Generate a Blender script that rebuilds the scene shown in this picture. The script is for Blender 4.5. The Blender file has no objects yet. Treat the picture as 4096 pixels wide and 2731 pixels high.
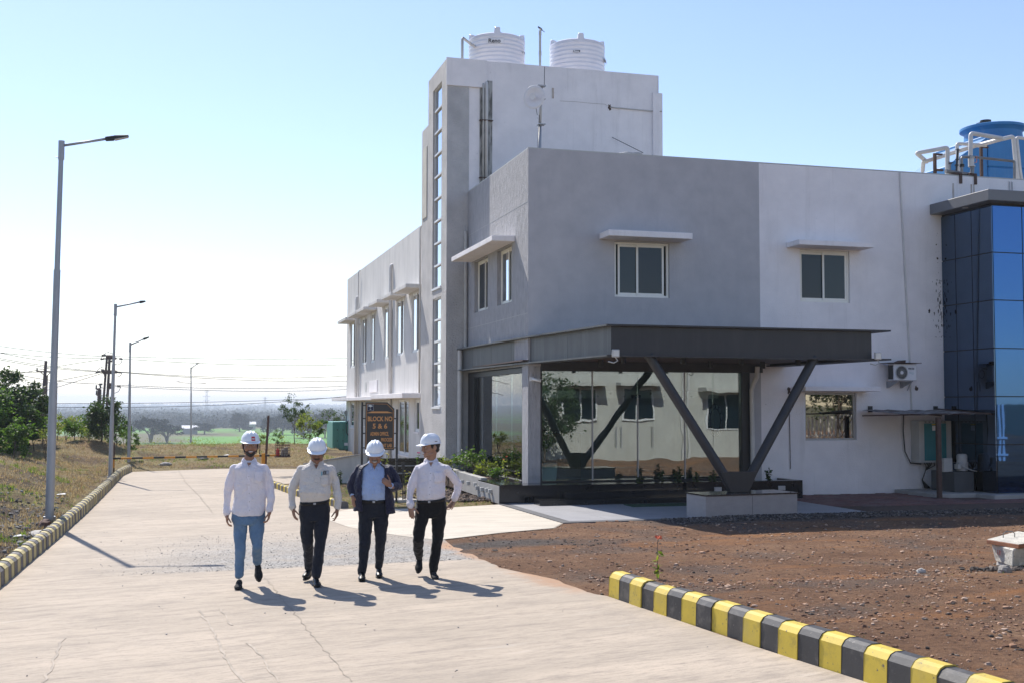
import bpy, bmesh, math, random
from mathutils import Vector, Matrix, Quaternion, noise
R = math.radians
rnd = random.Random(7)
sc = bpy.context.scene
col = sc.collection

# ---------------------------------------------------------------- camera
CAMH = 2.1
FPX = 4690.0
YAW, PITCH, ROLL = R(15.9), R(3.14), R(0.1)
_fw = Vector((math.sin(YAW) * math.cos(PITCH), math.cos(YAW) * math.cos(PITCH), math.sin(PITCH)))
_r = Vector((math.cos(YAW), -math.sin(YAW), 0))
_u = _r.cross(_fw)
_r2 = _r * math.cos(ROLL) + _u * math.sin(ROLL)
_u2 = _u * math.cos(ROLL) - _r * math.sin(ROLL)
cam_d = bpy.data.cameras.new('camera')
cam = bpy.data.objects.new('camera', cam_d)
col.objects.link(cam)
cam.matrix_world = Matrix(((_r2.x, _u2.x, -_fw.x, 0), (_r2.y, _u2.y, -_fw.y, 0), (_r2.z, _u2.z, -_fw.z, CAMH), (0, 0, 0, 1)))
cam_d.sensor_width = 36.0
cam_d.lens = FPX / 4096 * 36.0
cam_d.clip_start = 0.1
cam_d.clip_end = 20000
sc.camera = cam

# ---------------------------------------------------------------- light
SUN_EL, SUN_AZ = R(47), R(-14)          # azimuth measured from +Y, negative = towards -X
w = bpy.data.worlds.new('World'); sc.world = w; w.use_nodes = True
nt = w.node_tree; nt.nodes.clear()
sky = nt.nodes.new('ShaderNodeTexSky'); sky.sky_type = 'NISHITA'; sky.sun_disc = False
sky.sun_elevation = SUN_EL; sky.sun_rotation = SUN_AZ
sky.air_density = 1.0; sky.dust_density = 0.25; sky.ozone_density = 3.0
bg = nt.nodes.new('ShaderNodeBackground'); bg.inputs['Strength'].default_value = 0.15
out = nt.nodes.new('ShaderNodeOutputWorld')
tint = nt.nodes.new('ShaderNodeMixRGB'); tint.blend_type = 'MULTIPLY'; tint.inputs[0].default_value = 1.0; tint.inputs[2].default_value = (0.97, 0.90, 0.93, 1)
nt.links.new(sky.outputs[0], tint.inputs[1]); nt.links.new(tint.outputs[0], bg.inputs[0]); nt.links.new(bg.outputs[0], out.inputs[0])
sd = bpy.data.lights.new('sun', 'SUN'); sd.energy = 5.0; sd.angle = R(0.53); sd.color = (1.0, 0.94, 0.85)
sun = bpy.data.objects.new('sun', sd); col.objects.link(sun)
sv = Vector((math.sin(SUN_AZ) * math.cos(SUN_EL), math.cos(SUN_AZ) * math.cos(SUN_EL), math.sin(SUN_EL)))
sun.rotation_euler = sv.to_track_quat('Z', 'Y').to_euler()
sun.location = sv * 60
sc.view_settings.view_transform = 'Standard'; sc.view_settings.look = 'None'
sc.view_settings.gamma = 1; sc.view_settings.exposure = 0.42
try: sc.view_settings.use_curve_mapping = False
except Exception: pass
sc.render.engine = 'CYCLES'
cy = sc.cycles
cy.max_bounces = 6; cy.diffuse_bounces = 3; cy.glossy_bounces = 4; cy.transmission_bounces = 4
cy.transparent_max_bounces = 12; cy.volume_bounces = 0
cy.use_denoising = True
cy.caustics_reflective = False; cy.caustics_refractive = False
cy.sample_clamp_indirect = 6

# ---------------------------------------------------------------- picture helpers (a sight line cut by a real plane)
def _ray(x, y): return _fw * FPX + _r2 * (x - 2048) + _u2 * (1365.5 - y)
def onZ(x, y, z=0.0):
    d = _ray(x, y); return Vector((0, 0, CAMH)) + d * ((z - CAMH) / d.z)
def onY(x, y, v):
    d = _ray(x, y); return Vector((0, 0, CAMH)) + d * (v / d.y)
def onX(x, y, v):
    d = _ray(x, y); return Vector((0, 0, CAMH)) + d * (v / d.x)

# ---------------------------------------------------------------- objects
ORG = {}
def tag(o, label=None, cat=None, group=None, kind=None):
    if label: o['label'] = label
    if cat: o['category'] = cat
    if group: o['group'] = group
    if kind: o['kind'] = kind
    return o
def thing(name, loc, label, cat, group=None, rz=0.0):
    o = bpy.data.objects.new(name, None); o.empty_display_size = 0.2
    col.objects.link(o); o.location = loc; o.rotation_euler = (0, 0, rz)
    tag(o, label, cat, group)
    ORG[o.name] = Vector((0, 0, 0)) if rz else Vector(loc)   # turned things take local coordinates
    return o
def children(o): return [c for c in bpy.data.objects if c.parent == o]
_kids = {}
def copy_tree(o, parent=None):
    c = o.copy(); col.objects.link(c)
    if parent: c.parent = parent
    for ch in [k for k in _kids.get(o.name, [])]:
        copy_tree(ch, c)
    return c
def dup(o, loc, rz=0.0, label=None, group=None, s=None):
    c = copy_tree(o); c.location = loc; c.rotation_euler = (0, 0, rz)
    if s: c.scale = (s, s, s) if not hasattr(s, '__len__') else s
    if label: c['label'] = label
    if group: c['group'] = group
    return c

class MB:
    def __init__(s): s.v = []; s.f = []; s.m = []; s.mi = 0
    def add(s, vs, fs):
        n = len(s.v); s.v.extend([tuple(p) for p in vs])
        s.f.extend([tuple(n + i for i in q) for q in fs]); s.m.extend([s.mi] * len(fs)); return s
    def box(s, x0, x1, y0, y1, z0, z1):
        if x0 > x1: x0, x1 = x1, x0
        if y0 > y1: y0, y1 = y1, y0
        if z0 > z1: z0, z1 = z1, z0
        return s.add([(x0, y0, z0), (x1, y0, z0), (x1, y1, z0), (x0, y1, z0), (x0, y0, z1), (x1, y0, z1), (x1, y1, z1), (x0, y1, z1)],
                     [(0, 3, 2, 1), (4, 5, 6, 7), (0, 1, 5, 4), (1, 2, 6, 5), (2, 3, 7, 6), (3, 0, 4, 7)])
    def prism(s, poly, z0, z1):
        n = len(poly)
        a = sum(poly[i][0] * poly[(i + 1) % n][1] - poly[(i + 1) % n][0] * poly[i][1] for i in range(n))
        if a < 0: poly = poly[::-1]
        vs = [(p[0], p[1], z0) for p in poly] + [(p[0], p[1], z1) for p in poly]
        fs = [tuple(range(n))[::-1], tuple(range(n, 2 * n))] + [(i, (i + 1) % n, n + (i + 1) % n, n + i) for i in range(n)]
        return s.add(vs, fs)
    def hexa(s, bot, top):           # 4 bottom corners, 4 top corners (ccw seen from above)
        return s.add(list(bot) + list(top), [(0, 3, 2, 1), (4, 5, 6, 7), (0, 1, 5, 4), (1, 2, 6, 5), (2, 3, 7, 6), (3, 0, 4, 7)])
    def tube(s, pts, rad, seg=8, cap=True):
        pts = [Vector(p) for p in pts]; n = len(pts)
        if not hasattr(rad, '__len__'): rad = [rad] * n
        up = None; base = len(s.v); vs = []; fs = []
        for i, p in enumerate(pts):
            t = (pts[min(i + 1, n - 1)] - pts[max(i - 1, 0)])
            if t.length < 1e-9: t = Vector((0, 0, 1))
            t.normalize()
            if up is None:
                a = Vector((0, 0, 1)) if abs(t.z) < 0.9 else Vector((1, 0, 0))
                up = (a - t * a.dot(t)).normalized()
            else:
                up = (up - t * up.dot(t))
                if up.length < 1e-6: up = t.orthogonal()
                up.normalize()
            b = t.cross(up)
            for k in range(seg):
                an = 2 * math.pi * k / seg
                vs.append(p + (up * math.cos(an) + b * math.sin(an)) * rad[i])
        for i in range(n - 1):
            for k in range(seg):
                k2 = (k + 1) % seg
                fs.append((i * seg + k, i * seg + k2, (i + 1) * seg + k2, (i + 1) * seg + k))
        if cap:
            fs.append(tuple(range(seg))[::-1]); fs.append(tuple(range((n - 1) * seg, n * seg)))
        return s.add(vs, fs)
    def lathe(s, prof, c=(0, 0, 0), seg=24, cap=True):
        vs = []; fs = []; n = len(prof)
        for r, z in prof:
            for k in range(seg):
                a = 2 * math.pi * k / seg
                vs.append((c[0] + r * math.cos(a), c[1] + r * math.sin(a), c[2] + z))
        for i in range(n - 1):
            for k in range(seg):
                k2 = (k + 1) % seg
                fs.append((i * seg + k, i * seg + k2, (i + 1) * seg + k2, (i + 1) * seg + k))
        if cap: fs.append(tuple(range(seg))[::-1]); fs.append(tuple(range((n - 1) * seg, n * seg)))
        return s.add(vs, fs)
    def ell(s, c, r, M=None, su=12, sv=8):
        vs = []; fs = []
        for j in range(1, sv):
            th = math.pi * j / sv
            for i in range(su):
                ph = 2 * math.pi * i / su
                p = Vector((r[0] * math.sin(th) * math.cos(ph), r[1] * math.sin(th) * math.sin(ph), r[2] * math.cos(th)))
                if M is not None: p = M @ p
                vs.append(p + Vector(c))
        top = Vector((0, 0, r[2])); bot = Vector((0, 0, -r[2]))
        if M is not None: top = M @ top; bot = M @ bot
        vs.append(top + Vector(c)); vs.append(bot + Vector(c))
        T = len(vs) - 2; B = T + 1
        for j in range(sv - 2):
            for i in range(su):
                i2 = (i + 1) % su
                fs.append((j * su + i, (j + 1) * su + i, (j + 1) * su + i2, j * su + i2))
        for i in range(su):
            i2 = (i + 1) % su
            fs.append((T, i, i2)); fs.append((B, (sv - 2) * su + i2, (sv - 2) * su + i))
        return s.add(vs, fs)
    def quad(s, a, b, c, d): return s.add([a, b, c, d], [(0, 1, 2, 3)])
    def build(s, name, mat, parent=None, smooth=False, bevel=0, local=False, auto=None):
        me = bpy.data.meshes.new(name)
        vs = s.v
        if parent is not None and not local:
            o0 = ORG.get(parent.name, Vector((0, 0, 0)))
            if o0.length > 0: vs = [(a[0] - o0.x, a[1] - o0.y, a[2] - o0.z) for a in vs]
        me.from_pydata(vs, [], s.f)
        mats = mat if isinstance(mat, (list, tuple)) else [mat]
        for m_ in mats: me.materials.append(m_)
        if len(mats) > 1: me.polygons.foreach_set('material_index', s.m)
        if smooth: me.polygons.foreach_set('use_smooth', [True] * len(me.polygons))
        me.update()
        o = bpy.data.objects.new(name, me); col.objects.link(o)
        if parent is not None:
            o.parent = parent; _kids.setdefault(parent.name, []).append(o)
            ORG[o.name] = ORG.get(parent.name, Vector((0, 0, 0)))
        if bevel:
            b = o.modifiers.new('bevel', 'BEVEL'); b.width = bevel; b.segments = 1; b.limit_method = 'ANGLE'; b.angle_limit = R(40)
        if auto:
            me.polygons.foreach_set('use_smooth', [True] * len(me.polygons))
            try: me.set_sharp_from_angle(angle=R(auto))
            except Exception: pass
        return o

def text(name, body, size, loc, mat, parent, rot=(R(90), 0, 0), align='LEFT', ext=0.002, bold=0.0, sx=1.0, shear=0.0, space=1.0, fit=None):
    c = bpy.data.curves.new(name, 'FONT'); c.body = body; c.size = size; c.extrude = ext; c.offset = bold
    c.align_x = align; c.shear = shear; c.space_character = space; c.resolution_u = 3
    tmp = bpy.data.objects.new('lettering_curve', c)
    me = bpy.data.meshes.new_from_object(tmp); bpy.data.objects.remove(tmp)
    xs_ = [v.co.x for v in me.vertices]
    if fit and xs_: sx = fit / max(1e-6, max(xs_) - min(xs_))
    for v in me.vertices: v.co.x *= sx
    me.materials.clear(); me.materials.append(mat); me.name = name
    o = bpy.data.objects.new(name, me); col.objects.link(o)
    if parent is not None:
        o.parent = parent; loc = Vector(loc) - ORG.get(parent.name, Vector((0, 0, 0)))
        _kids.setdefault(parent.name, []).append(o)
    o.location = loc; o.rotation_euler = rot
    return o

# ---------------------------------------------------------------- materials
def newmat(name):
    m = bpy.data.materials.new(name); m.use_nodes = True; t = m.node_tree
    b = next(n for n in t.nodes if n.type == 'BSDF_PRINCIPLED'); return m, t, b
def N(t, typ, **k):
    n = t.nodes.new(typ)
    for a, v in k.items():
        if a in n.inputs: n.inputs[a].default_value = v
        else: setattr(n, a, v)
    return n
def L(t, a, b): t.links.new(a, b)
def c4(c): return (c[0], c[1], c[2], 1)
def noise_fac(t, co, scale, detail=6, rough=0.6, stretch=None, dist=0.0):
    if stretch:
        mp = N(t, 'ShaderNodeMapping'); mp.inputs['Scale'].default_value = stretch; L(t, co, mp.inputs['Vector']); co = mp.outputs[0]
    n = N(t, 'ShaderNodeTexNoise'); n.inputs['Scale'].default_value = scale; n.inputs['Detail'].default_value = detail
    n.inputs['Roughness'].default_value = rough; n.inputs['Distortion'].default_value = dist
    L(t, co, n.inputs['Vector']); return n.outputs['Fac']
def ramp(t, fac, stops):
    r = N(t, 'ShaderNodeValToRGB'); e = r.color_ramp.elements
    while len(e) < len(stops): e.new(0.5)
    for i, (p, c) in enumerate(stops):
        e[i].position = p; e[i].color = c4(c) if len(c) == 3 else c
    L(t, fac, r.inputs[0]); return r.outputs[0]
def mixc(t, fac, a, b, mode='MIX'):
    m = N(t, 'ShaderNodeMixRGB'); m.blend_type = mode
    for s_, v in ((0, fac), (1, a), (2, b)):
        if hasattr(v, 'is_output') or hasattr(v, 'links'): L(t, v, m.inputs[s_])
        elif isinstance(v, (int, float)): m.inputs[s_].default_value = v
        else: m.inputs[s_].default_value = c4(v)
    return m.outputs[0]
def G(v): return (v, v, v)
def PM(name, c1, c2=None, scale=3.0, detail=6, stretch=None, lo=0.3, hi=0.7, rough=0.8, metal=0.0, bump=0.0, bscale=60.0, bstretch=None,
       bdist=0.01, spec=0.5, speck=None, speck_scale=80, speck_lo=0.62, stain=None, stain_stretch=(3, 3, 0.25), stain_scale=1.5, stain_lo=0.55, stain_amt=0.6,
       stain2=None, geo=False, coat=0.0, trans=0.0):
    m, t, b = newmat(name)
    tc = N(t, 'ShaderNodeTexCoord'); co = tc.outputs['Object']
    if geo:
        g = N(t, 'ShaderNodeNewGeometry'); co = g.outputs['Position']
    c2 = c2 or tuple(x * 0.82 for x in c1)
    cc = ramp(t, noise_fac(t, co, scale, detail, 0.6, stretch), [(lo, c2), (hi, c1)])
    if stain:
        f = ramp(t, noise_fac(t, co, stain_scale, 8, 0.65, stain_stretch), [(stain_lo, (0, 0, 0)), (min(1, stain_lo + 0.22), G(stain_amt))])
        cc = mixc(t, f, cc, stain)
    if stain2:
        f = ramp(t, noise_fac(t, co, 0.7, 9, 0.7), [(0.56, (0, 0, 0)), (0.75, G(0.55))])
        cc = mixc(t, f, cc, stain2)
    if speck:
        f = ramp(t, noise_fac(t, co, speck_scale, 3, 0.6), [(speck_lo, (0, 0, 0)), (speck_lo + 0.06, (1, 1, 1))])
        cc = mixc(t, f, cc, speck)
    L(t, cc, b.inputs['Base Color'])
    b.inputs['Roughness'].default_value = rough; b.inputs['Metallic'].default_value = metal
    b.inputs['Specular IOR Level'].default_value = spec
    if coat: b.inputs['Coat Weight'].default_value = coat
    if bump:
        bp = N(t, 'ShaderNodeBump'); bp.inputs['Strength'].default_value = bump; bp.inputs['Distance'].default_value = bdist
        L(t, noise_fac(t, co, bscale, 6, 0.65, bstretch), bp.inputs['Height']); L(t, bp.outputs[0], b.inputs['Normal'])
    return m

def glass_mat(name, tint, refl=0.18, dark=None, rough=0.0, ior=1.45, wob=0.0):
    m = bpy.data.materials.new(name); m.use_nodes = True; t = m.node_tree; t.nodes.clear()
    o = N(t, 'ShaderNodeOutputMaterial')
    tr = N(t, 'ShaderNodeBsdfTransparent'); tr.inputs[0].default_value = c4(tint)
    gl = N(t, 'ShaderNodeBsdfGlossy'); gl.inputs['Roughness'].default_value = rough; gl.inputs[0].default_value = (0.92, 0.97, 1, 1)
    fr = N(t, 'ShaderNodeFresnel'); fr.inputs[0].default_value = ior
    mp = N(t, 'ShaderNodeMapRange'); mp.inputs['From Min'].default_value = 0; mp.inputs['From Max'].default_value = 1
    mp.inputs['To Min'].default_value = refl; mp.inputs['To Max'].default_value = 1.0
    L(t, fr.outputs[0], mp.inputs['Value'])
    mx = N(t, 'ShaderNodeMixShader'); L(t, mp.outputs[0], mx.inputs[0]); L(t, tr.outputs[0], mx.inputs[1]); L(t, gl.outputs[0], mx.inputs[2])
    if wob:
        tc = N(t, 'ShaderNodeTexCoord'); bp = N(t, 'ShaderNodeBump'); bp.inputs['Strength'].default_value = wob; bp.inputs['Distance'].default_value = 0.02
        L(t, noise_fac(t, tc.outputs['Object'], 0.9, 2, 0.5), bp.inputs['Height']); L(t, bp.outputs[0], gl.inputs['Normal']); L(t, bp.outputs[0], fr.inputs['Normal'])
    L(t, mx.outputs[0], o.inputs[0]); return m

def leaf_mat(name, ca, cb, tl=0.45, tcol=None, spec=0.35):
    m = bpy.data.materials.new(name); m.use_nodes = True; t = m.node_tree; t.nodes.clear()
    o = N(t, 'ShaderNodeOutputMaterial'); g = N(t, 'ShaderNodeNewGeometry')
    cc = ramp(t, g.outputs['Random Per Island'], [(0.0, ca), (1.0, cb)])
    pr = N(t, 'ShaderNodeBsdfPrincipled'); pr.inputs['Roughness'].default_value = 0.55; pr.inputs['Specular IOR Level'].default_value = spec
    L(t, cc, pr.inputs['Base Color'])
    tr = N(t, 'ShaderNodeBsdfTranslucent')
    L(t, mixc(t, 1.0, cc, tcol or (1.6, 1.7, 0.8), 'MULTIPLY'), tr.inputs[0])
    mx = N(t, 'ShaderNodeMixShader'); mx.inputs[0].default_value = tl
    L(t, pr.outputs[0], mx.inputs[1]); L(t, tr.outputs[0], mx.inputs[2]); L(t, mx.outputs[0], o.inputs[0]); return m

M = {}
M['white_wall'] = PM('white_paint_wall', (0.90, 0.86, 0.86), (0.79, 0.755, 0.76), scale=1.6, bump=0.7, bscale=26, bdist=0.014, stain=(0.46, 0.43, 0.41), stain_lo=0.55, stain_amt=0.34, stain_stretch=(2.2, 2.2, 0.18), speck=(0.40, 0.38, 0.37), speck_scale=16, speck_lo=0.70, rough=0.85)
M['wing_wall'] = PM('weathered_white_wall', (0.72, 0.70, 0.68), (0.62, 0.605, 0.59), scale=0.8, bump=0.6, bscale=30, bdist=0.015, stain=(0.36, 0.35, 0.33), stain_lo=0.5, stain_amt=0.45, stain_stretch=(2.5, 2.5, 0.2), rough=0.9)
M['rough_wall'] = PM('roughcast_white_wall', (0.62, 0.60, 0.59), (0.46, 0.45, 0.445), scale=1.5, bump=1.0, bscale=22, bdist=0.05, stain=(0.34, 0.33, 0.32), stain_lo=0.6, stain_amt=0.4, rough=0.9)
M['grey_wall'] = PM('grey_paint_wall', (0.50, 0.485, 0.495), (0.42, 0.41, 0.425), scale=2.2, bump=0.7, bscale=24, bdist=0.016, bstretch=(1, 1, 0.5), stain=(0.32, 0.32, 0.345), stain_lo=0.58, stain_amt=0.4, rough=0.85)
M['grey_rough'] = PM('grey_textured_wall', (0.46, 0.455, 0.475), (0.33, 0.33, 0.35), scale=9, stretch=(1, 1, 0.35), bump=1.0, bscale=16, bstretch=(1, 1, 0.3), bdist=0.06, rough=0.9)
M['black_granite'] = PM('black_granite', (0.018, 0.018, 0.02), (0.012, 0.012, 0.013), rough=0.12, speck=(0.06, 0.06, 0.065), speck_scale=160)
M['grey_granite'] = PM('grey_granite_paving', (0.36, 0.36, 0.38), (0.29, 0.29, 0.31), scale=2, rough=0.5, speck=(0.22, 0.22, 0.23), speck_scale=150, stain=(0.22, 0.20, 0.18), stain_stretch=(1, 1, 1), stain_lo=0.55, stain_amt=0.5)
M['border_stone'] = PM('dark_border_stone', (0.13, 0.13, 0.14), (0.10, 0.10, 0.11), rough=0.5)
M['dark_metal'] = PM('charcoal_metal', (0.034, 0.032, 0.033), (0.026, 0.025, 0.027), scale=3, rough=0.5, bump=0.1, bscale=12, bdist=0.01, stain=(0.055, 0.052, 0.052), stain_lo=0.5, stain_amt=0.5)
M['fascia_metal'] = PM('weathered_grey_fascia', (0.095, 0.097, 0.10), (0.065, 0.067, 0.07), scale=2.5, stretch=(1.5, 1.5, 0.5), rough=0.55, stain=(0.19, 0.19, 0.19), stain_lo=0.52, stain_amt=0.5, bump=0.15, bscale=4, bdist=0.02)
M['soffit'] = PM('brown_soffit', (0.10, 0.055, 0.04), (0.08, 0.045, 0.035), rough=0.6)
M['alu'] = PM('cream_window_frame', (0.86, 0.83, 0.76), (0.80, 0.77, 0.70), rough=0.4)
M['alu_white'] = PM('white_window_frame', (0.78, 0.78, 0.78), (0.68, 0.68, 0.68), rough=0.4)
M['alu_grey'] = PM('silver_window_frame', (0.45, 0.45, 0.46), (0.36, 0.36, 0.37), rough=0.4, metal=0.3)
def dark_glass(name, c, ior=1.6, rough=0.03, wob=0.02):
    m, t, b = newmat(name); b.inputs['Base Color'].default_value = c4(c); b.inputs['Roughness'].default_value = rough; b.inputs['IOR'].default_value = ior
    b.inputs['Specular IOR Level'].default_value = 0.5
    tc = N(t, 'ShaderNodeTexCoord'); bp = N(t, 'ShaderNodeBump'); bp.inputs['Strength'].default_value = wob; bp.inputs['Distance'].default_value = 0.02
    L(t, noise_fac(t, tc.outputs['Object'], 1.2, 2), bp.inputs['Height']); L(t, bp.outputs[0], b.inputs['Normal']); return m
M['pane'] = dark_glass('dark_window_pane', (0.008, 0.014, 0.022), 1.42)
M['pane_green'] = dark_glass('green_tinted_pane', (0.018, 0.030, 0.038), 1.42)
def mirror_glass(name, c, rough=0.02, wob=0.05):
    m, t, b = newmat(name); b.inputs['Base Color'].default_value = c4(c); b.inputs['Metallic'].default_value = 1.0; b.inputs['Roughness'].default_value = rough
    tc = N(t, 'ShaderNodeTexCoord'); bp = N(t, 'ShaderNodeBump'); bp.inputs['Strength'].default_value = wob; bp.inputs['Distance'].default_value = 0.02
    L(t, noise_fac(t, tc.outputs['Object'], 1.0, 2), bp.inputs['Height']); L(t, bp.outputs[0], b.inputs['Normal']); return m
M['blue_glass'] = mirror_glass('blue_mirror_glass', (0.05, 0.125, 0.29))
M['blue_glass_side'] = mirror_glass('blue_mirror_glass_side', (0.08, 0.125, 0.20))
M['strip_glass'] = mirror_glass('sky_mirror_glass', (0.55, 0.62, 0.70), 0.03, 0.12)
M['bronze_glass'] = mirror_glass('bronze_mirror_glass', (0.34, 0.325, 0.28), 0.02, 0.03)
M['pvc'] = PM('white_plastic_pipe', (0.66, 0.64, 0.61), (0.56, 0.54, 0.52), scale=4, rough=0.45)
M['dirty_pvc'] = PM('dirty_white_pipe', (0.52, 0.51, 0.48), (0.40, 0.39, 0.37), scale=4, rough=0.55)
M['white_tank'] = PM('white_tank_plastic', (0.78, 0.77, 0.80), (0.72, 0.71, 0.75), rough=0.35)
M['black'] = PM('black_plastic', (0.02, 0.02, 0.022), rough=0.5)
M['rust'] = PM('rusty_steel', (0.10, 0.055, 0.04), (0.06, 0.035, 0.03), scale=12, rough=0.8)
M['galv'] = PM('galvanised_steel', (0.42, 0.43, 0.45), (0.33, 0.34, 0.36), scale=6, stretch=(2, 2, 0.4), rough=0.5, metal=0.5)
M['steel'] = PM('bare_steel_pipe', (0.28, 0.27, 0.26), (0.18, 0.17, 0.165), scale=5, rough=0.42, metal=0.7)
M['concrete'] = PM('grey_concrete', (0.42, 0.41, 0.39), (0.32, 0.31, 0.30), scale=2.5, bump=0.3, bscale=70, stain=(0.24, 0.23, 0.21), stain_lo=0.55, stain_amt=0.5, rough=0.9)
M['yellow'] = PM('worn_yellow_paint', (0.62, 0.46, 0.05), (0.54, 0.40, 0.05), scale=6, bump=0.15, bscale=40, stain=(0.22, 0.18, 0.06), stain_stretch=(1, 1, 1), stain_scale=7, stain_lo=0.54, stain_amt=0.75, stain2=(0.40, 0.33, 0.16), speck=(0.14, 0.12, 0.09), speck_scale=26, speck_lo=0.65, rough=0.6)
M['kerb_black'] = PM('worn_black_paint', (0.045, 0.045, 0.048), (0.032, 0.032, 0.035), scale=5, bump=0.15, bscale=40, stain=(0.15, 0.14, 0.13), stain_stretch=(1, 1, 1), stain_scale=7, stain_lo=0.52, stain_amt=0.8, stain2=(0.12, 0.105, 0.09), speck=(0.22, 0.20, 0.18), speck_scale=30, speck_lo=0.67, rough=0.55)
M['yellow_pale'] = PM('faded_yellow_paint', (0.60, 0.50, 0.22), (0.48, 0.40, 0.20), scale=6, bump=0.2, bscale=40, stain=(0.32, 0.28, 0.2), stain_stretch=(1, 1, 1), stain_scale=4, stain_lo=0.55, stain_amt=0.7, rough=0.75)
M['kerb_grey'] = PM('faded_black_paint', (0.16, 0.15, 0.14), (0.11, 0.10, 0.10), scale=6, bump=0.2, bscale=40, stain=(0.27, 0.25, 0.22), stain_stretch=(1, 1, 1), stain_scale=4, stain_lo=0.55, stain_amt=0.7, rough=0.75)
M['orange_text'] = PM('orange_lettering', (0.62, 0.30, 0.10), (0.55, 0.26, 0.09), rough=0.6)
M['sign_black'] = PM('black_sign_face', (0.030, 0.028, 0.028), (0.022, 0.021, 0.021), rough=0.45)
M['teal'] = PM('teal_door_paint', (0.03, 0.20, 0.22), (0.025, 0.18, 0.20), rough=0.5)
M['ltgrey'] = PM('light_grey_paint', (0.50, 0.50, 0.48), (0.42, 0.42, 0.41), rough=0.5)
M['soil'] = PM('brown_soil', (0.16, 0.10, 0.07), (0.09, 0.06, 0.045), scale=8, bump=1.0, bscale=14, bdist=0.06, rough=0.95)
M['bark'] = PM('grey_bark', (0.17, 0.14, 0.11), (0.10, 0.08, 0.065), scale=10, stretch=(1, 1, 0.2), bump=0.6, bscale=25, rough=0.9)
M['leaf'] = leaf_mat('green_leaf', (0.045, 0.095, 0.02), (0.10, 0.17, 0.035))
M['leaf_dark'] = leaf_mat('dark_green_leaf', (0.025, 0.05, 0.018), (0.06, 0.10, 0.03), 0.3)
M['leaf_yellow'] = leaf_mat('yellow_green_leaf', (0.11, 0.15, 0.03), (0.20, 0.22, 0.05), 0.5)
M['leaf_far'] = leaf_mat('far_tree_leaf', (0.012, 0.022, 0.012), (0.026, 0.040, 0.022), 0.0, None, 0.0)
M['flower_pink'] = PM('pink_petal', (0.65, 0.08, 0.22), rough=0.6)
M['flower_red'] = PM('orange_red_petal', (0.70, 0.13, 0.04), rough=0.6)
M['flower_yellow'] = PM('yellow_petal', (0.75, 0.65, 0.08), rough=0.6)
# ================================================================ ground, road, kerbs
def sstep(a, b, x):
    if a == b: return 1.0 if x > a else 0.0
    t = max(0.0, min(1.0, (x - a) / (b - a))); return t * t * (3 - 2 * t)
ROAD = [(-2.1, -8), (-2.02, 8), (-1.93, 14.5), (-1.86, 16.9), (-1.75, 20.7), (-1.66, 24.8), (-1.58, 31.5), (-1.52, 39.2), (1.5, 40.5), (5.6, 39.2), (5.4, 33.4),
        (2.5, 32.1), (2.48, 31.5), (2.65, 30), (2.8, 28.3), (3.2, 25.6), (3.42, 24.1), (4.3, 23.85), (5.4, 23.85), (6.62, 24.35), (6.7, 20.15),
        (6.3, 19.4), (5.16, 18.88), (4.08, 18.2), (4.0, 17.2), (4.07, 15.3), (4.13, 14.7), (4.33, 14.1), (4.47, 13.17), (4.62, 12.36), (4.9, 9.5), (5.1, 8), (5.3, 4), (5.5, -8)]
def _rag(P):
    out_ = []; r_ = random.Random(2)
    for i in range(len(P)):
        a, c = P[i], P[(i + 1) % len(P)]; out_.append(a)
        if 3.9 < a[0] < 4.7 and 12.3 < a[1] < 17.3 and c[1] < a[1] and c[1] > 12.3:
            n = max(1, int(math.hypot(c[0] - a[0], c[1] - a[1]) / .16))
            for k in range(1, n): out_.append((a[0] + (c[0] - a[0]) * k / n + r_.uniform(-.06, .06), a[1] + (c[1] - a[1]) * k / n))
    return out_
ROAD = _rag(ROAD)
PAVE = [(6.66, 24.38), (6.70, 20.16), (13.34, 20.38), (13.26, 24.5), (18.4, 24.6), (18.4, 25.3), (6.66, 25.3)]
def in_poly(x, y, P):
    c = False; n = len(P); j = n - 1
    for i in range(n):
        if (P[i][1] > y) != (P[j][1] > y) and x < (P[j][0] - P[i][0]) * (y - P[i][1]) / (P[j][1] - P[i][1]) + P[i][0]: c = not c
        j = i
    return c
def dist_poly(x, y, P):
    d = 1e9; n = len(P)
    for i in range(n):
        ax, ay = P[i]; bx, by = P[(i + 1) % n]
        dx, dy = bx - ax, by - ay; l = dx * dx + dy * dy
        t = max(0, min(1, ((x - ax) * dx + (y - ay) * dy) / l)) if l else 0
        e = math.hypot(x - ax - t * dx, y - ay - t * dy)
        if e < d: d = e
    return d
def nz(x, y, s, o=0): return noise.noise(Vector((x * s, y * s, o)))
def bump(x, y, cx, cy, rx, ry, h):
    d = ((x - cx) / rx) ** 2 + ((y - cy) / ry) ** 2
    return h * math.exp(-d) if d < 9 else 0.0
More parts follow.
